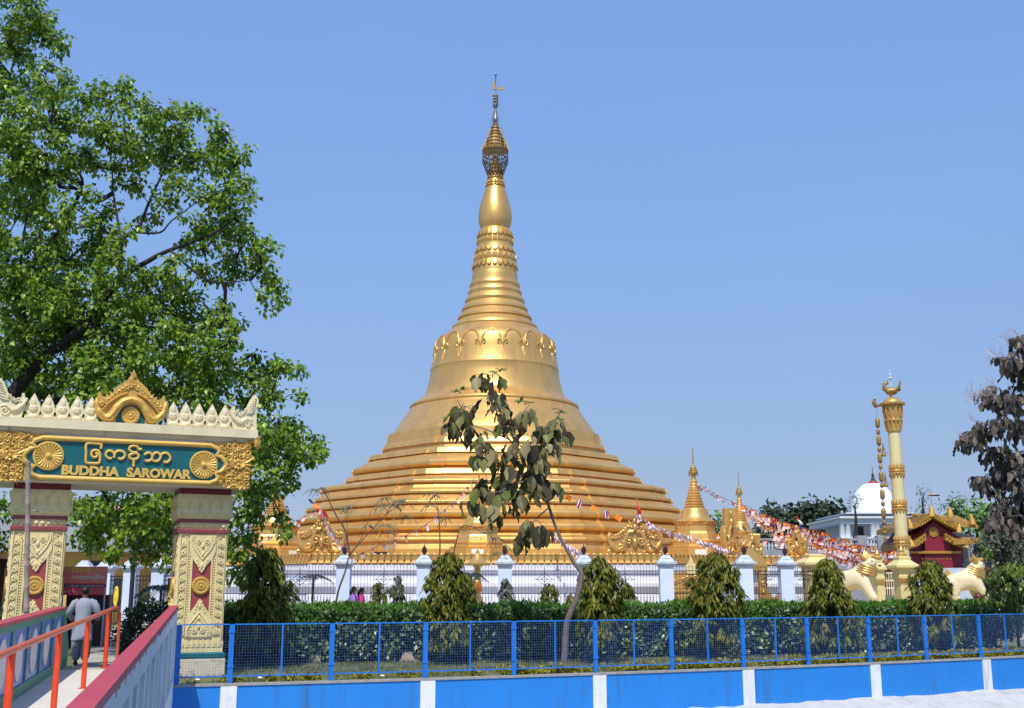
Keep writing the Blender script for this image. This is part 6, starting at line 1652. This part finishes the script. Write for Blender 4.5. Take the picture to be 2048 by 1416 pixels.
def big_leaf_tree(name, label, base, limbs, spots, Y, per, ln, mats, top_spots=(), tone='leaf_teak_young', dy=0.35, cat='tree', trunkmat='bark_grey'):
    t = thing(name, label, cat, base); base = Vector(base)
    w_ = MB(); nodes = []
    for l in limbs:
        pts = smooth_line([Vector(p[:3]) - base for p in l], 4); rs = np.interp(np.linspace(0, len(l) - 1, len(pts)), range(len(l)), [p[3] for p in l])
        w_.tube(pts, list(rs), 10); nodes += pts
    B, D, U, L = [], [], [], []
    for (x, y, r) in spots:
        c = at(x, y, Y + random.uniform(-dy, dy)) - base; rr = r / F_PX * Y
        top = c + Vector((0, 0, rr * 0.8))
        nn = min(nodes, key=lambda q: (q - top).length + (0.6 if q.z > top.z + 0.3 else 0))
        w_.tube([nn, nn.lerp(top, 0.5) + Vector((0, 0, 0.04)), top], [0.011, 0.009, 0.006], 5)
        for i in range(per):
            a = random.uniform(0, 2 * PI); o = Vector((math.cos(a), math.sin(a), 0))
            b_ = top + o * random.uniform(0, rr * 1.15) + Vector((0, 0, random.uniform(-rr * 1.0, rr * 0.35)))
            w_.tube([top, b_], 0.005, 3)
            d = o * random.uniform(0.1, 0.75) + Vector((0, 0, -1))
            B.append(b_); D.append(d); U.append(o + Vector((random.uniform(-1.0, 1.0), random.uniform(-1.1, 0.4), random.uniform(0.0, 1.0)))); L.append(ln * random.uniform(0.6, 1.2) * (0.8 + r / 60))
    w_.build('trunk', trunkmat, t, 60)
    L = np.array(L)
    me = leaf_mesh('crown', np.array(B), np.array(D), np.array(U), L, L * rng.uniform(0.45, 0.66, len(L)), 0.38, 'broad', rng.uniform(-0.05, 0.4, len(L)))
    link_mesh('crown', me, mats, t, 0)
    if top_spots:
        B, D, U, L = [], [], [], []
        for x, y in top_spots:
            c = at(x, y, Y) - base
            for i in range(7):
                a = i * 2.4; B.append(c); D.append(Vector((math.cos(a), math.sin(a) * 0.5, random.uniform(-0.3, 0.5)))); U.append(Vector((0, -0.3, 1))); L.append(random.uniform(0.09, 0.17))
        L = np.array(L); me = leaf_mesh('young_leaves', np.array(B), np.array(D), np.array(U), L, L * 0.5, 0.3, 'broad', 0.1)
        link_mesh('young_leaves', me, tone, t, 0)
    return t
p = ground(1127, 1333)
big_leaf_tree('teak_sapling', 'thin bent sapling with big drooping brown green leaves in front of the great stupa', (p.x, p.y, 0), [limb_px(l, p.y) for l in TL], TK, p.y, 9, 0.33, 'leaf_teak', [(985, 745), (1003, 740), (912, 783), (925, 780), (1042, 803), (1060, 806), (1112, 818), (1122, 825), (1118, 838)])
# brown leaved tree at the right edge
BT = []
rs = random.Random(5)
for (x, y, r) in [(2040, 700, 26), (2015, 735, 26), (2045, 745, 30), (1975, 800, 26), (2010, 815, 30), (2045, 800, 30), (1950, 885, 24), (1975, 865, 24), (1935, 880, 16), (2005, 870, 30), (2040, 865, 30), (1985, 915, 20), (2010, 920, 30), (2045, 925, 28), (1970, 985, 20), (1990, 960, 24), (2020, 970, 30), (2045, 985, 30), (1955, 965, 12), (2005, 1020, 30), (2040, 1040, 28), (1990, 1050, 16), (2025, 1060, 20), (2075, 760, 40), (2085, 860, 40), (2085, 960, 40), (2080, 1040, 40)]:
    BT.append((x, y, r)); BT.append((x + rs.randint(-14, 14), y + rs.randint(-14, 14), r * 0.8))
BL = [[(2110, 1330, 0, 0.12), (2105, 1150, 0, 0.11), (2095, 1000, 0, 0.09), (2085, 850, 0, 0.07), (2070, 720, 0, 0.04), (2050, 680, 0, 0.02)], [(2095, 1000, 0, 0.04), (2030, 940, 0, 0.03), (1960, 880, 0, 0.012)], [(2085, 850, 0, 0.04), (2030, 820, 0, 0.03), (1965, 800, 0, 0.01)], [(2100, 1080, 0, 0.04), (2040, 1030, 0, 0.03), (1975, 985, 0, 0.012)], [(2078, 780, 0, 0.03), (2030, 745, 0, 0.02), (2010, 730, 0, 0.01)]]
p = ground(2110, 1318)
bt = big_leaf_tree('brown_leaved_tree', 'tree with dark brown purple leaves and pale seed sprays at the right edge', (p.x, p.y, 0), [limb_px(l, p.y) for l in BL], BT, p.y, 24, 0.21, 'leaf_teak_brown', (), dy=0.7)
sp_ = MB(); base = Vector((p.x, p.y, 0))
for (x, y) in [(2030, 690), (2010, 680), (1995, 730), (2000, 720), (1965, 785), (1940, 790), (1985, 775), (1925, 875), (1950, 845), (2035, 670), (1945, 800), (1990, 710)]:
    c = at(x, y, p.y) - base
    for i in range(12):
        d = Vector((random.uniform(-1, 0.6), random.uniform(-0.6, 0.6), random.uniform(-0.1, 1))).normalized() * random.uniform(0.15, 0.38)
        sp_.tube([c + Vector((0.12, 0, -0.12)), c + d * 0.5, c + d], 0.0028, 3, False)
        for k in range(3): sp_.ball(c + d * random.uniform(0.5, 1), 0.011, 4, 3)
sp_.build('seed_spray', 'letter_pale', bt, 0)

# drooping ashoka trees along the hedge
def ashoka(name, label, loc, h, w_, prof, n, ln, mt, seed=0, group=None, zb=0.25):
    t = thing(name, label, 'tree', loc, random.uniform(0, 6), group)
    r_ = np.random.default_rng(seed)
    m = MB(); m.tube([(0, 0, -0.05), (0.02, 0.01, h * 0.4), (0, 0, h * 0.97)], [0.05, 0.04, 0.01], 7)
    nc = int(n / 12)                # whorls: a branchlet tip from which a tuft of long wavy leaves hangs
    f = r_.uniform(0, 1, nc) ** 1.05
    z = zb * h + (h - zb * h) * f + ln * 0.55 * (f < 0.97)
    R_ = np.interp(f, [q[0] for q in prof], [q[1] for q in prof]) * w_ / 2
    a = r_.uniform(0, 2 * PI, nc)
    rad = R_ * r_.uniform(0.35, 1.0, nc) ** 0.5 * r_.uniform(0.72, 1.15, nc) * (1 + 0.20 * np.sin(2 * a + seed * 1.7 + 2.2 * z) + 0.10 * np.sin(5 * a - 3 * z + seed))
    C = np.stack([rad * np.cos(a), rad * np.sin(a), z], 1)
    for k in range(0, nc, 2):
        m.tube([(0, 0, max(0.1, z[k] - 0.12)), tuple(C[k] * [0.6, 0.6, 1] + [0, 0, 0.02]), tuple(C[k])], [0.011, 0.008, 0.003], 4, False)
    m.build('trunk', 'bark_dark', t, 60)
    per = 26; N_ = nc * per
    cc = np.repeat(C, per, 0); o = np.repeat(np.stack([np.cos(a), np.sin(a), np.zeros(nc)], 1), per, 0)
    ang = r_.uniform(0, 2 * PI, N_); q = np.stack([np.cos(ang), np.sin(ang), np.zeros(N_)], 1)
    drop = r_.uniform(0, 1, N_)
    B = cc + q * (0.015 + 0.045 * drop)[:, None] + np.array([0, 0, -1.0]) * (drop * ln * 1.1)[:, None]
    D = q * r_.uniform(0.2, 0.75, (N_, 1)) + o * 0.25 + r_.normal(0, 0.15, (N_, 3)) + np.array([0, 0, -0.85])
    U = q * 0.8 + o * 0.4 + r_.normal(0, 0.35, (N_, 3)) + np.array([0, 0, 0.35])
    L = ln * r_.uniform(0.6, 1.2, N_)
    me = leaf_mesh('crown', B, D, U, L, L * r_.uniform(0.22, 0.32, N_), 0.3, 'blade', r_.uniform(-0.05, 0.3, N_))
    link_mesh('crown', me, mt, t, 0)
    return t
CONE = [(0, 0.95), (0.15, 1.0), (0.4, 0.86), (0.65, 0.74), (0.85, 0.5), (0.95, 0.26), (1, 0.05)]
COL = [(0, 0.8), (0.1, 0.95), (0.4, 1.0), (0.7, 0.86), (0.88, 0.6), (1, 0.08)]
FLARE = [(0, 1.15), (0.15, 1.1), (0.4, 0.85), (0.7, 0.62), (0.9, 0.36), (1, 0.05)]
AS = [(527, 24.9, 1095, 118, CONE, 'leftmost drooping ashoka tree, broad and dark at the foot, right of the gateway pillar', 3300),
      (893, 25.6, 1105, 92, COL, 'slender drooping ashoka tree in front of the fence left of the bent sapling', 2600),
      (1198, 26.2, 1115, 94, COL, 'drooping ashoka tree just right of the bent sapling trunk', 2600),
      (1436, 27.2, 1105, 98, COL, 'drooping ashoka tree in front of the golden shrine and stair', 2700),
      (1660, 28.4, 1115, 112, CONE, 'drooping ashoka tree in front of the broad cream pier cap', 2700),
      (1866, 30.0, 1120, 112, FLARE, 'flared drooping ashoka tree left of the far right lion', 2500),
      (2034, 31.5, 1122, 96, COL, 'drooping ashoka tree at the right edge of the picture', 2200)]
for i, (px, Y, yt, wd, pr, lab, n) in enumerate(AS):
    c = at(px, 1250, Y); h = at(px, yt, Y).z
    ashoka('ashoka_tree', lab, (c.x, Y, 0), h, wd / F_PX * Y, pr, n, 0.17, 'leaf_ashoka' if i not in (6,) else 'leaf_ashoka_green', i + 1, 'ashoka trees along the hedge', 0.16)
SM = [(757, 1162, 56, 'young ashoka shrub beside the two women'), (794, 1150, 42, 'greyer young ashoka shrub, second from the two women'), (1012, 1156, 40, 'thin young ashoka shrub in front of a white fence post'), (1098, 1166, 52, 'dome shaped young ashoka shrub left of the bent trunk'), (1256, 1165, 46, 'young ashoka shrub right of the tree by the sapling'), (578, 1158, 50, 'young ashoka shrub right of the leftmost drooping tree'), (938, 1150, 42, 'young ashoka shrub right of the slender drooping tree'), (1352, 1196, 24, 'tiny ashoka shrub at the foot of the shrine')]
for i, (px, yt, wd, lab) in enumerate(SM):
    Y = 37.0 + 0.4 * (i % 3); c = at(px, 1190, Y); h = at(px, yt, Y).z
    ashoka('ashoka_shrub', lab, (c.x, Y, 0), h, wd / F_PX * Y, CONE, 850, 0.14, 'leaf_ashoka' if i not in (1, 2) else 'leaf_greygreen', 20 + i, 'young ashoka shrubs by the iron fence')

# clipped hedge: a solid core coloured near black for the shade inside, small glossy leaves on the faces, fresh shoots on top
H0, H1 = at(440, 1210, 26.0), at(1975, 1210, 32.0)
hl = [Vector((H0.x + (H1.x - H0.x) * i / 40, 25.5 + 5.9 * (i / 40) ** 1.15, 0)) for i in range(41)]
hb = hl[0].copy()
hedge = thing('clipped_hedge', 'long clipped hedge of small dark glossy leaves with bright shoots on top', 'hedge', hb)
TOPZ = 1.20
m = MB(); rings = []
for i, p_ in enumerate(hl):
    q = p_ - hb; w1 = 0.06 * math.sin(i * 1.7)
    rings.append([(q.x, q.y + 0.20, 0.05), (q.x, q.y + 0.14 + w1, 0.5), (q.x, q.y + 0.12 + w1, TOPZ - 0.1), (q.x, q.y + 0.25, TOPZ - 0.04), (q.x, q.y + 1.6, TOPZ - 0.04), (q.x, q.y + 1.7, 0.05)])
m.loft(rings); m.build('dark_core', 'hedge_inner', hedge, 0)
N = 26000
u = rng.uniform(0, 40, N); i0 = np.minimum(u.astype(int), 39); fr = u - i0
hx = np.array([[p_.x - hb.x, p_.y - hb.y] for p_ in hl])
P2 = hx[i0] * (1 - fr[:, None]) + hx[i0 + 1] * fr[:, None]
zz = TOPZ * (0.04 + 0.92 * rng.uniform(0, 1, N) ** 0.75)
patch = 0.5 + 0.5 * np.sin(P2[:, 0] * 2.3) * np.sin(zz * 3 + P2[:, 0] * 1.1)
keep = rng.uniform(0, 1, N) < (0.30 + 0.5 * patch + 0.5 * (zz / TOPZ) ** 2)
P2, zz = P2[keep], zz[keep]; n = len(zz)
bulge = 0.10 * np.sin(P2[:, 0] * 4.1 + zz * 3) + 0.06 * np.sin(P2[:, 0] * 9 - zz * 7)
B = np.stack([P2[:, 0], P2[:, 1] + 0.10 - bulge - rng.uniform(0, 0.12, n) , zz], 1)
D = rand_dirs(n) * 0.8 + np.array([0, -0.4, -0.35]); U = np.array([0, -1.0, 0.55]) + rng.normal(0, 0.6, (n, 3))
L = 0.10 * rng.uniform(0.7, 1.3, n)
link_mesh('face_leaves', leaf_mesh('face_leaves', B, D, U, L, L * 0.72, 0.25), 'leaf_hedge', hedge, 0)
N = 26000
u = rng.uniform(0, 40, N); i0 = np.minimum(u.astype(int), 39); fr = u - i0
P2 = hx[i0] * (1 - fr[:, None]) + hx[i0 + 1] * fr[:, None]
dep = rng.uniform(0, 1, N) ** 1.8 * 1.7 - 0.12
B = np.stack([P2[:, 0], P2[:, 1] + dep, TOPZ + rng.uniform(-0.20, 0.04, N) * (1 + 1.2 * (dep < 0.1)) + 0.03 * np.sin(P2[:, 0] * 3)], 1)
D = rand_dirs(N) * 0.7 + np.array([0, -0.1, 0.9]); L = rng.uniform(0.05, 0.13, N)
link_mesh('top_shoots', leaf_mesh('top_shoots', B, D, np.array([0, -0.6, 0.5]) + rng.normal(0, 0.5, (N, 3)), L, L * 0.38, 0.2), 'leaf_hedge_top', hedge, 0)

def shrub(name, label, loc, rx, rz_, n, ln, mt, cat='shrub', group=None, shape='kite', lw=0.6, seed=1, inner=None):
    t = thing(name, label, cat, loc, 0, group); r_ = np.random.default_rng(seed)
    m = MB()
    for k in range(9):
        a = k * 2.4; m.tube([(0, 0, -0.02), (0.4 * rx * math.cos(a), 0.4 * rx * math.sin(a), rz_ * 0.7), (0.75 * rx * math.cos(a), 0.75 * rx * math.sin(a), rz_ * (1.0 + 0.5 * (k % 3) / 2))], [0.03 * rx + 0.006, 0.02 * rx + 0.004, 0.003], 4)
    m.build('stem', 'bark_dark', t, 60)
    dd = rand_dirs(n, -0.5, 1.0); rad = r_.uniform(0.45, 1.0, n) ** 0.6 * (1 + 0.18 * np.sin(dd[:, 0] * 9 + seed) * np.cos(dd[:, 2] * 7))
    B = dd * rad[:, None] * np.array([rx, rx, rz_]) + np.array([0, 0, rz_ * 0.75]); B[:, 2] = np.maximum(B[:, 2], 0.02)
    D = dd * 0.6 + rand_dirs(n) * 0.6 + np.array([0, 0, -0.15]); U = dd + rng.normal(0, 0.5, (n, 3)) + np.array([0, -0.2, 0.4])
    L = ln * r_.uniform(0.6, 1.3, n)
    link_mesh('foliage', leaf_mesh('foliage', B, D, U, L, L * lw, 0.25, shape), mt, t, 0)
    return t
# garden bush inside the gate and the dark palm behind it
p = at(298, 1240, 25.2); shrub('garden_bush', 'dark rounded garden bush behind the gateway, right of the path', (p.x, 25.2, 0), 0.66, 0.80, 2600, 0.10, 'leaf_dark', seed=3)
p = at(395, 1240, 27.5); shrub('garden_bush', 'dark bush between the right gate pillar and the hedge', (p.x + 0.3, 27.5, 0), 0.75, 0.75, 2000, 0.10, 'leaf_hedge', seed=4)
p = at(5, 1240, 25); shrub('garden_bush', 'green bush at the left edge beside the left gate pillar', (p.x - 0.5, 25, 0), 0.75, 0.72, 2000, 0.10, 'leaf_dark', seed=5)
def palm(label, loc, h, n, ln, mt, seed):
    rs = random.Random(seed); t = thing('palm_plant', label, 'palm', loc); m = MB(); B, D, U, L = [], [], [], []
    m.tube([(0, 0, 0), (0.03, 0, h)], [0.05, 0.035], 7)
    for k in range(n):
        a = k * 2.4 + rs.random(); o = Vector((math.cos(a), math.sin(a), 0)); pts = []
        for j in range(7):
            q = j / 6; pts.append(Vector((0.03, 0, h)) + o * ln * q + Vector((0, 0, ln * (0.55 * q - 0.95 * q * q + 0.1 * rs.random()))))
        m.tube(pts, [0.014, 0.012, 0.01, 0.009, 0.007, 0.005, 0.003], 4)
        for j in range(1, 7):
            for s in (-1, 1):
                for e in (0, 0.5):
                    B.append(pts[j - 1].lerp(pts[j], e)); D.append(o * 0.6 + Vector((-o.y, o.x, 0)) * s + Vector((0, 0, -0.5))); U.append(Vector((0, 0, 1))); L.append(ln * 0.32)
    m.build('stem', 'bark_dark', t, 60); L = np.array(L)
    link_mesh('fronds', leaf_mesh('fronds', np.array(B), np.array(D), np.array(U), L, L * 0.13, 0.2, 'blade', 0.15), mt, t, 0)
p = at(322, 1160, 34); palm('dark palm like plant behind the bush inside the gateway', (p.x, 34, 0), 1.6, 16, 0.75, 'leaf_dark', 2)
p = at(941, 1145, 40); palm('dark palm fronds in front of the iron fence by the golden post', (p.x, 40, 0), 2.05, 10, 0.62, 'leaf_palm', 3)
p = at(620, 1150, 40.6); palm('greyish palm fronds against the white plinth, left', (p.x + 0.1, 40.6, 0), 2.0, 8, 0.7, 'leaf_palm', 4)
p = ground(528, 1322); shrub('leafy_plant', 'low leafy plant under the leftmost drooping tree', (p.x, p.y, 0), 0.42, 0.22, 220, 0.15, 'leaf_hedge', seed=9, lw=0.7)
# feathery saplings in front of the iron fence
def feathery(label, base, stems, Y, seed):
    rs = random.Random(seed); b0 = Vector(base); t = thing('feathery_sapling', label, 'sapling', b0, 0, 'feathery saplings by the iron fence')
    m = MB(); B, D, U, L = [], [], [], []
    for st, tips in stems:
        pts = [at(x, y, Y) - b0 for x, y in st]; n_ = len(pts)
        m.tube(smooth_line(pts, 4), list(np.linspace(0.045 if len(st) > 3 else 0.02, 0.006, (n_ - 1) * 4 + 1)), 5)
        for x, y in tips:
            c = at(x, y, Y) - b0
            nn = min(smooth_line(pts, 4), key=lambda q: (q - c).length); m.tube([nn, c], 0.005, 3)
            for k in range(5):
                a = rs.uniform(0, 6.28); o = Vector((math.cos(a), 0.5 * math.sin(a), rs.uniform(-0.2, 0.25))); ln = rs.uniform(0.25, 0.45)
                for j in range(1, 10):
                    q = j / 9; pp = c + o * ln * q + Vector((0, 0, 0.10 * q - 0.30 * q * q))
                    for s in (-1, 1): B.append(pp); D.append(Vector((-o.z * s * 0.3, 0.3 * s, -0.8)) + o * 0.4); U.append(Vector((0, -1, 0.3))); L.append(rs.uniform(0.07, 0.12))
                m.tube([c, c + o * ln * 0.5 + Vector((0, 0, 0.0)), c + o * ln + Vector((0, 0, -0.2))], 0.003, 3, False)
    m.build('trunk', 'twig', t, 60); L = np.array(L)
    link_mesh('crown', leaf_mesh('crown', np.array(B), np.array(D), np.array(U), L, L * 0.22, 0.1, 'blade'), 'leaf_feather', t, 0)
Y = 38.5
feathery('thin branching sapling with feathery tips leaning across the white fence post', tuple(at(668, 1222, Y)), [([(668, 1240), (676, 1185), (690, 1145), (700, 1110), (725, 1080), (770, 1030), (790, 1005)], [(785, 1010), (800, 1000), (770, 1050), (812, 1030), (775, 1062)]), ([(700, 1110), (690, 1060), (672, 1030), (650, 985), (640, 978)], [(628, 978), (645, 975)]), ([(698, 1112), (695, 1060), (690, 1018)], [(685, 1015), (700, 1012)]), ([(715, 1090), (730, 1060), (745, 1015)], [(768, 995), (758, 1010), (735, 1050)]), ([(770, 1030), (805, 1005)], [(812, 998)])], Y, 1)
feathery('thin sapling with a feathery top rising behind the slender drooping tree', tuple(at(878, 1222, Y)), [([(880, 1240), (879, 1150), (880, 1080), (876, 1020), (866, 985)], [(862, 985), (874, 990), (860, 1010), (890, 1035)])], Y, 2)
feathery('leaning feathery sapling crossing the central small stupa', tuple(at(900, 1222, Y)), [([(900, 1240), (903, 1150), (912, 1085), (930, 1050), (985, 1075)], [(990, 1075), (1005, 1090), (995, 1105), (975, 1062)])], Y, 3)

# yellow green border plants at the foot of the wire fence
BP = [(370, 1363, 30), (490, 1361, 46, ), (600, 1360, 40), (632, 1360, 18), (648, 1359, 26), (743, 1357, 40), (828, 1356, 36), (962, 1352, 34), (560, 1362, 18)]
words = ['at the foot of the gate pillar', 'left of the first tall fence post', 'midway in the second fence bay', 'small one in the second fence bay', 'just left of the second tall fence post', 'midway in the third fence bay', 'left of the third tall fence post', 'right of the third tall fence post', 'tiny one in the second fence bay']
for i, (x, y, wd) in enumerate(BP):
    p = ground(x, y); xx = p.x
    q = bank(xx, 0.42); shrub('border_plant', 'low yellow green border plant ' + words[i], (q.x, q.y, 0), wd / F_PX * q.y * 0.5, 0.085, 190, 0.055, 'leaf_border', 'plant', 'yellow green border plants under the wire fence', lw=0.6, seed=40 + i)
N = 26000
x = rng.uniform(0.0, 15.5, N); thin = 0.7 + 0.5 * np.sin(x * 2.1) + 0.5 * np.sin(x * 5.3) + np.clip((x - 5) / 6, 0, 1)
x = x[rng.uniform(0, 1, N) < np.clip(thin, 0.03, 1)]; n = len(x)
off = rng.uniform(0.28, 0.85, n)
s = 0.41434 + 2 * 0.0081267 * x; k = 1 / np.sqrt(1 + s * s)
B = np.stack([x - s * k * off, 21.777 + 0.41434 * x + 0.0081267 * x * x + k * off, rng.uniform(0.0, 0.17, n) * (0.65 + 0.35 * np.sin(x * 7))], 1)
L = rng.uniform(0.045, 0.09, n)
tag(link_mesh('border_groundcover', leaf_mesh('border_groundcover', B, rand_dirs(n, -0.2, 1), rand_dirs(n, 0.2, 1) + np.array([0, -0.4, 0]), L, L * 0.6, 0.2), 'leaf_border', None, 0), 'yellow green ground cover along the foot of the wire fence', 'ground cover', None, 'stuff')
# dry grass on the strip between fence and hedge
N = 46000
x = rng.uniform(-6, 16, N); off = rng.uniform(0.25, 6, N)
s = 0.41434 + 2 * 0.0081267 * x; k = 1 / np.sqrt(1 + s * s)
B = np.stack([x - s * k * off, 21.777 + 0.41434 * x + 0.0081267 * x * x + k * off, np.full(N, -0.03)], 1)
B = B[(np.sin(B[:, 0] * 3.1) * np.sin(B[:, 1] * 2.3) + rng.normal(0, 0.5, N)) > -0.2]; n = len(B)
L = rng.uniform(0.04, 0.11, n)
tag(link_mesh('grass', leaf_mesh('grass', B, rand_dirs(n, 0.4, 1), rand_dirs(n, -0.2, 0.4), L, L * 0.16, 0.1, 'blade', 0.2), 'grass_blade', None, 0), 'short dry grass between the fence and the hedge', 'grass', None, 'stuff')
for i, (x, y, r, lab) in enumerate(((590, 1336, 0.18, 'pale mound standing in for sunlit ground under the hedge, second fence bay'), (800, 1334, 0.30, 'broad pale mound standing in for sunlit ground under the hedge, third fence bay'))):  # added mounds replace the sunlit ground seen through gaps in the hedge
    p = ground(x, y); p.y = float(np.interp(p.x, [q.x for q in hl], [q.y for q in hl])) + 0.28; m = MB(); rings = []
    for j in range(7):
        a = PI / 2 * j / 6
        rings.append([(r * math.cos(a) * math.cos(q) * (1 + 0.14 * math.sin(3 * q + a * 2)), 0.8 * r * math.cos(a) * math.sin(q), 0.30 * math.sin(a) ** 0.8 * (1 + 0.15 * math.sin(2 * q)) - 0.05) for q in [2 * PI * k / 20 for k in range(20)]])
    m.loft(rings); tag(m.build('gap_mound', 'sunlit_ground', None, 60, (p.x, p.y, 0)), lab, 'mound', 'pale mounds under the hedge')
# litter and stones on the strip
for i, (x, y) in enumerate(((395, 1362), (520, 1358), (708, 1356), (765, 1354), (1075, 1345))):
    p = ground(x, y); m = MB(); m.ball((0, 0, 0.02), (0.05, 0.04, 0.025), 7, 4)
    tag(m.build('pale_stone', 'white_stripe_paint', None, 0, (p.x, p.y, 0)), 'small pale stone on the dry grass ' + ['by the gate pillar', 'in the first long fence bay', 'in the third fence bay', 'right of the middle border plant', 'right of the sapling post'][i], 'stone', 'pale stones on the grass strip')

# background trees
def far_tree(name, label, blobs, Y, mt, leaf, dens=2.2, per=20, dy=2.0, clump=0.8, group='trees in the background', base_px=None, lw=0.7):
    bx = sum(b[0] for b in blobs) / len(blobs) if base_px is None else base_px
    by = max(b[1] for b in blobs)
    b0 = at(bx, 1178, Y); b0.z = 0
    top = at(bx, min(b[1] for b in blobs) + 10, Y)
    limbs = [[(b0.x, Y, 0, 0.35), (b0.x, Y, top.z * 0.4, 0.28), (top.x, Y, top.z * 0.75, 0.15), (top.x, Y, top.z * 0.95, 0.05)]]
    make_tree(name, label, 'tree', b0, limbs, blobs_px(blobs, Y, dy, 1.0, 1.0), clump, dens, per, leaf, ['bark_dark', mt], 0.3, 'kite', group, 0.02, 0, 0.2, lw, 0.15)
far_tree('background_tree', 'dark dense tree behind the prayer flags, left of the domed temple', [(1555, 1035, 24), (1585, 1030, 24), (1620, 1025, 26), (1600, 1055, 35), (1650, 1025, 24), (1680, 1035, 20), (1650, 1050, 30), (1560, 1062, 30), (1690, 1055, 22)], 128, 'leaf_far_dark', 0.7, 3.6, 22)
far_tree('background_tree', 'dark tree rising right behind the thinner stupa', [(1530, 1060, 24), (1520, 1080, 26), (1550, 1090, 24), (1500, 1085, 20), (1580, 1085, 26)], 92, 'leaf_far_dark', 0.5, 3.2, 20)
far_tree('background_tree', 'small fresh green tree between the right stupas', [(1430, 1045, 18), (1418, 1058, 14), (1445, 1060, 16), (1425, 1075, 18), (1442, 1085, 16)], 80, 'leaf_far_green', 0.45, 2.6, 16, 1.0, 0.6)
far_tree('background_tree', 'small dark tree tip at the left side of the domed temple', [(1700, 1022, 8), (1706, 1034, 10), (1698, 1045, 12)], 128, 'leaf_far_dark', 0.4, 2.4, 14, 1.0, 0.6)
far_tree('background_tree', 'bright green rounded tree behind the red pavilion', [(1925, 1022, 24), (1950, 1020, 22), (1975, 1030, 24), (1905, 1035, 20), (1940, 1045, 30), (1990, 1050, 26), (1975, 1060, 26)], 82, 'leaf_far_green', 0.4, 3.0, 18, 1.5, 0.6)
far_tree('background_tree', 'dark green tree beside the bright one at the right edge', [(2010, 1060, 26), (2040, 1050, 26), (2000, 1085, 28), (2040, 1095, 30), (1985, 1085, 20)], 72, 'leaf_far_dark', 0.4, 2.6, 18, 1.5, 0.6)
far_tree('background_tree', 'feathery pale bamboo clump left of the pavilion roof', [(1840, 1010, 12), (1846, 990, 7), (1835, 1030, 14), (1848, 1020, 10), (1846, 975, 4)], 90, 'leaf_far_pale', 0.35, 0.9, 12, 1.0, 0.5, lw=0.3)
far_tree('background_tree', 'feathery pale bamboo clump right of the pavilion flag', [(1905, 1000, 14), (1920, 992, 12), (1930, 1005, 12), (1890, 1010, 10), (1912, 1015, 12)], 90, 'leaf_far_pale', 0.35, 0.9, 12, 1.0, 0.5, lw=0.3)
far_tree('background_tree', 'thin pale shoots beside the white dome', [(1708, 990, 5), (1706, 1005, 8), (1712, 1000, 5)], 100, 'leaf_far_pale', 0.35, 0.9, 10, 0.5, 0.4, lw=0.3)
far_tree('grey_green_tree', 'grey green small leaved tree behind the far right lion', [(1975, 1080, 20), (2000, 1065, 24), (2030, 1065, 24), (1960, 1100, 20), (1990, 1105, 30), (2030, 1105, 30), (1950, 1130, 22), (1985, 1145, 26), (2020, 1145, 26), (2045, 1130, 26), (2000, 1180, 30), (2040, 1180, 26)], 46, 'leaf_greygreen', 0.16, 2.4, 22, 0.8, 0.3, None)
far_tree('yellow_green_tree', 'slim yellow green tree right of the far right lion head', [(1975, 1105, 9), (1972, 1130, 11), (1978, 1155, 13), (1972, 1180, 15), (1985, 1195, 12)], 43, 'leaf_ashoka_green', 0.14, 2.6, 22, 0.3, 0.22, None)
# trees beyond the plaza on the left, seen through and beside the gateway
for i, (bl_, mt, lab) in enumerate(((([(-30, 1090, 50), (30, 1080, 50), (80, 1090, 45), (40, 1130, 45), (-20, 1150, 45)]), 'leaf_far_dark', 'dark tree beyond the left gate pillar'), ([(340, 1085, 30), (380, 1090, 35), (425, 1085, 35), (400, 1120, 35), (455, 1110, 30), (350, 1120, 25)], 'leaf_far_green', 'green tree beyond the right gate pillar'), ([(205, 1105, 26), (245, 1110, 26), (290, 1105, 28), (320, 1110, 24)], 'leaf_far_green', 'yellow green trees above the fence posts in the gateway'))):
    far_tree('background_tree', lab, bl_, 66 + 4 * i, mt, 0.4, 2.4, 18, 2.0, 0.6)
far_tree('background_tree', 'dark shady tree behind the lamp pole in the gateway', [(190, 1040, 34), (235, 1050, 34), (285, 1050, 34), (335, 1060, 34), (165, 1085, 30), (215, 1090, 26), (310, 1095, 28)], 58, 'leaf_far_dark', 0.4, 2.6, 18, 1.5, 0.5)
# far tree line closing the horizon
N = 60000
u = rng.uniform(-1, 1, N); 
B = np.stack([u * 230 + 0, 175 + rng.uniform(-8, 8, N) , 7.5 * rng.uniform(0, 1, N) ** 0.8 * (0.75 + 0.25 * np.sin(u * 40) + 0.12 * np.sin(u * 97))], 1)
L = rng.uniform(1.0, 2.0, N)
tag(link_mesh('distant_tree_line', leaf_mesh('distant_tree_line', B, rand_dirs(N), rand_dirs(N, 0, 1), L, L * 0.8, 0.2), 'leaf_far_dark', None, 0), 'distant dark tree line closing the horizon', 'trees', None, 'stuff')
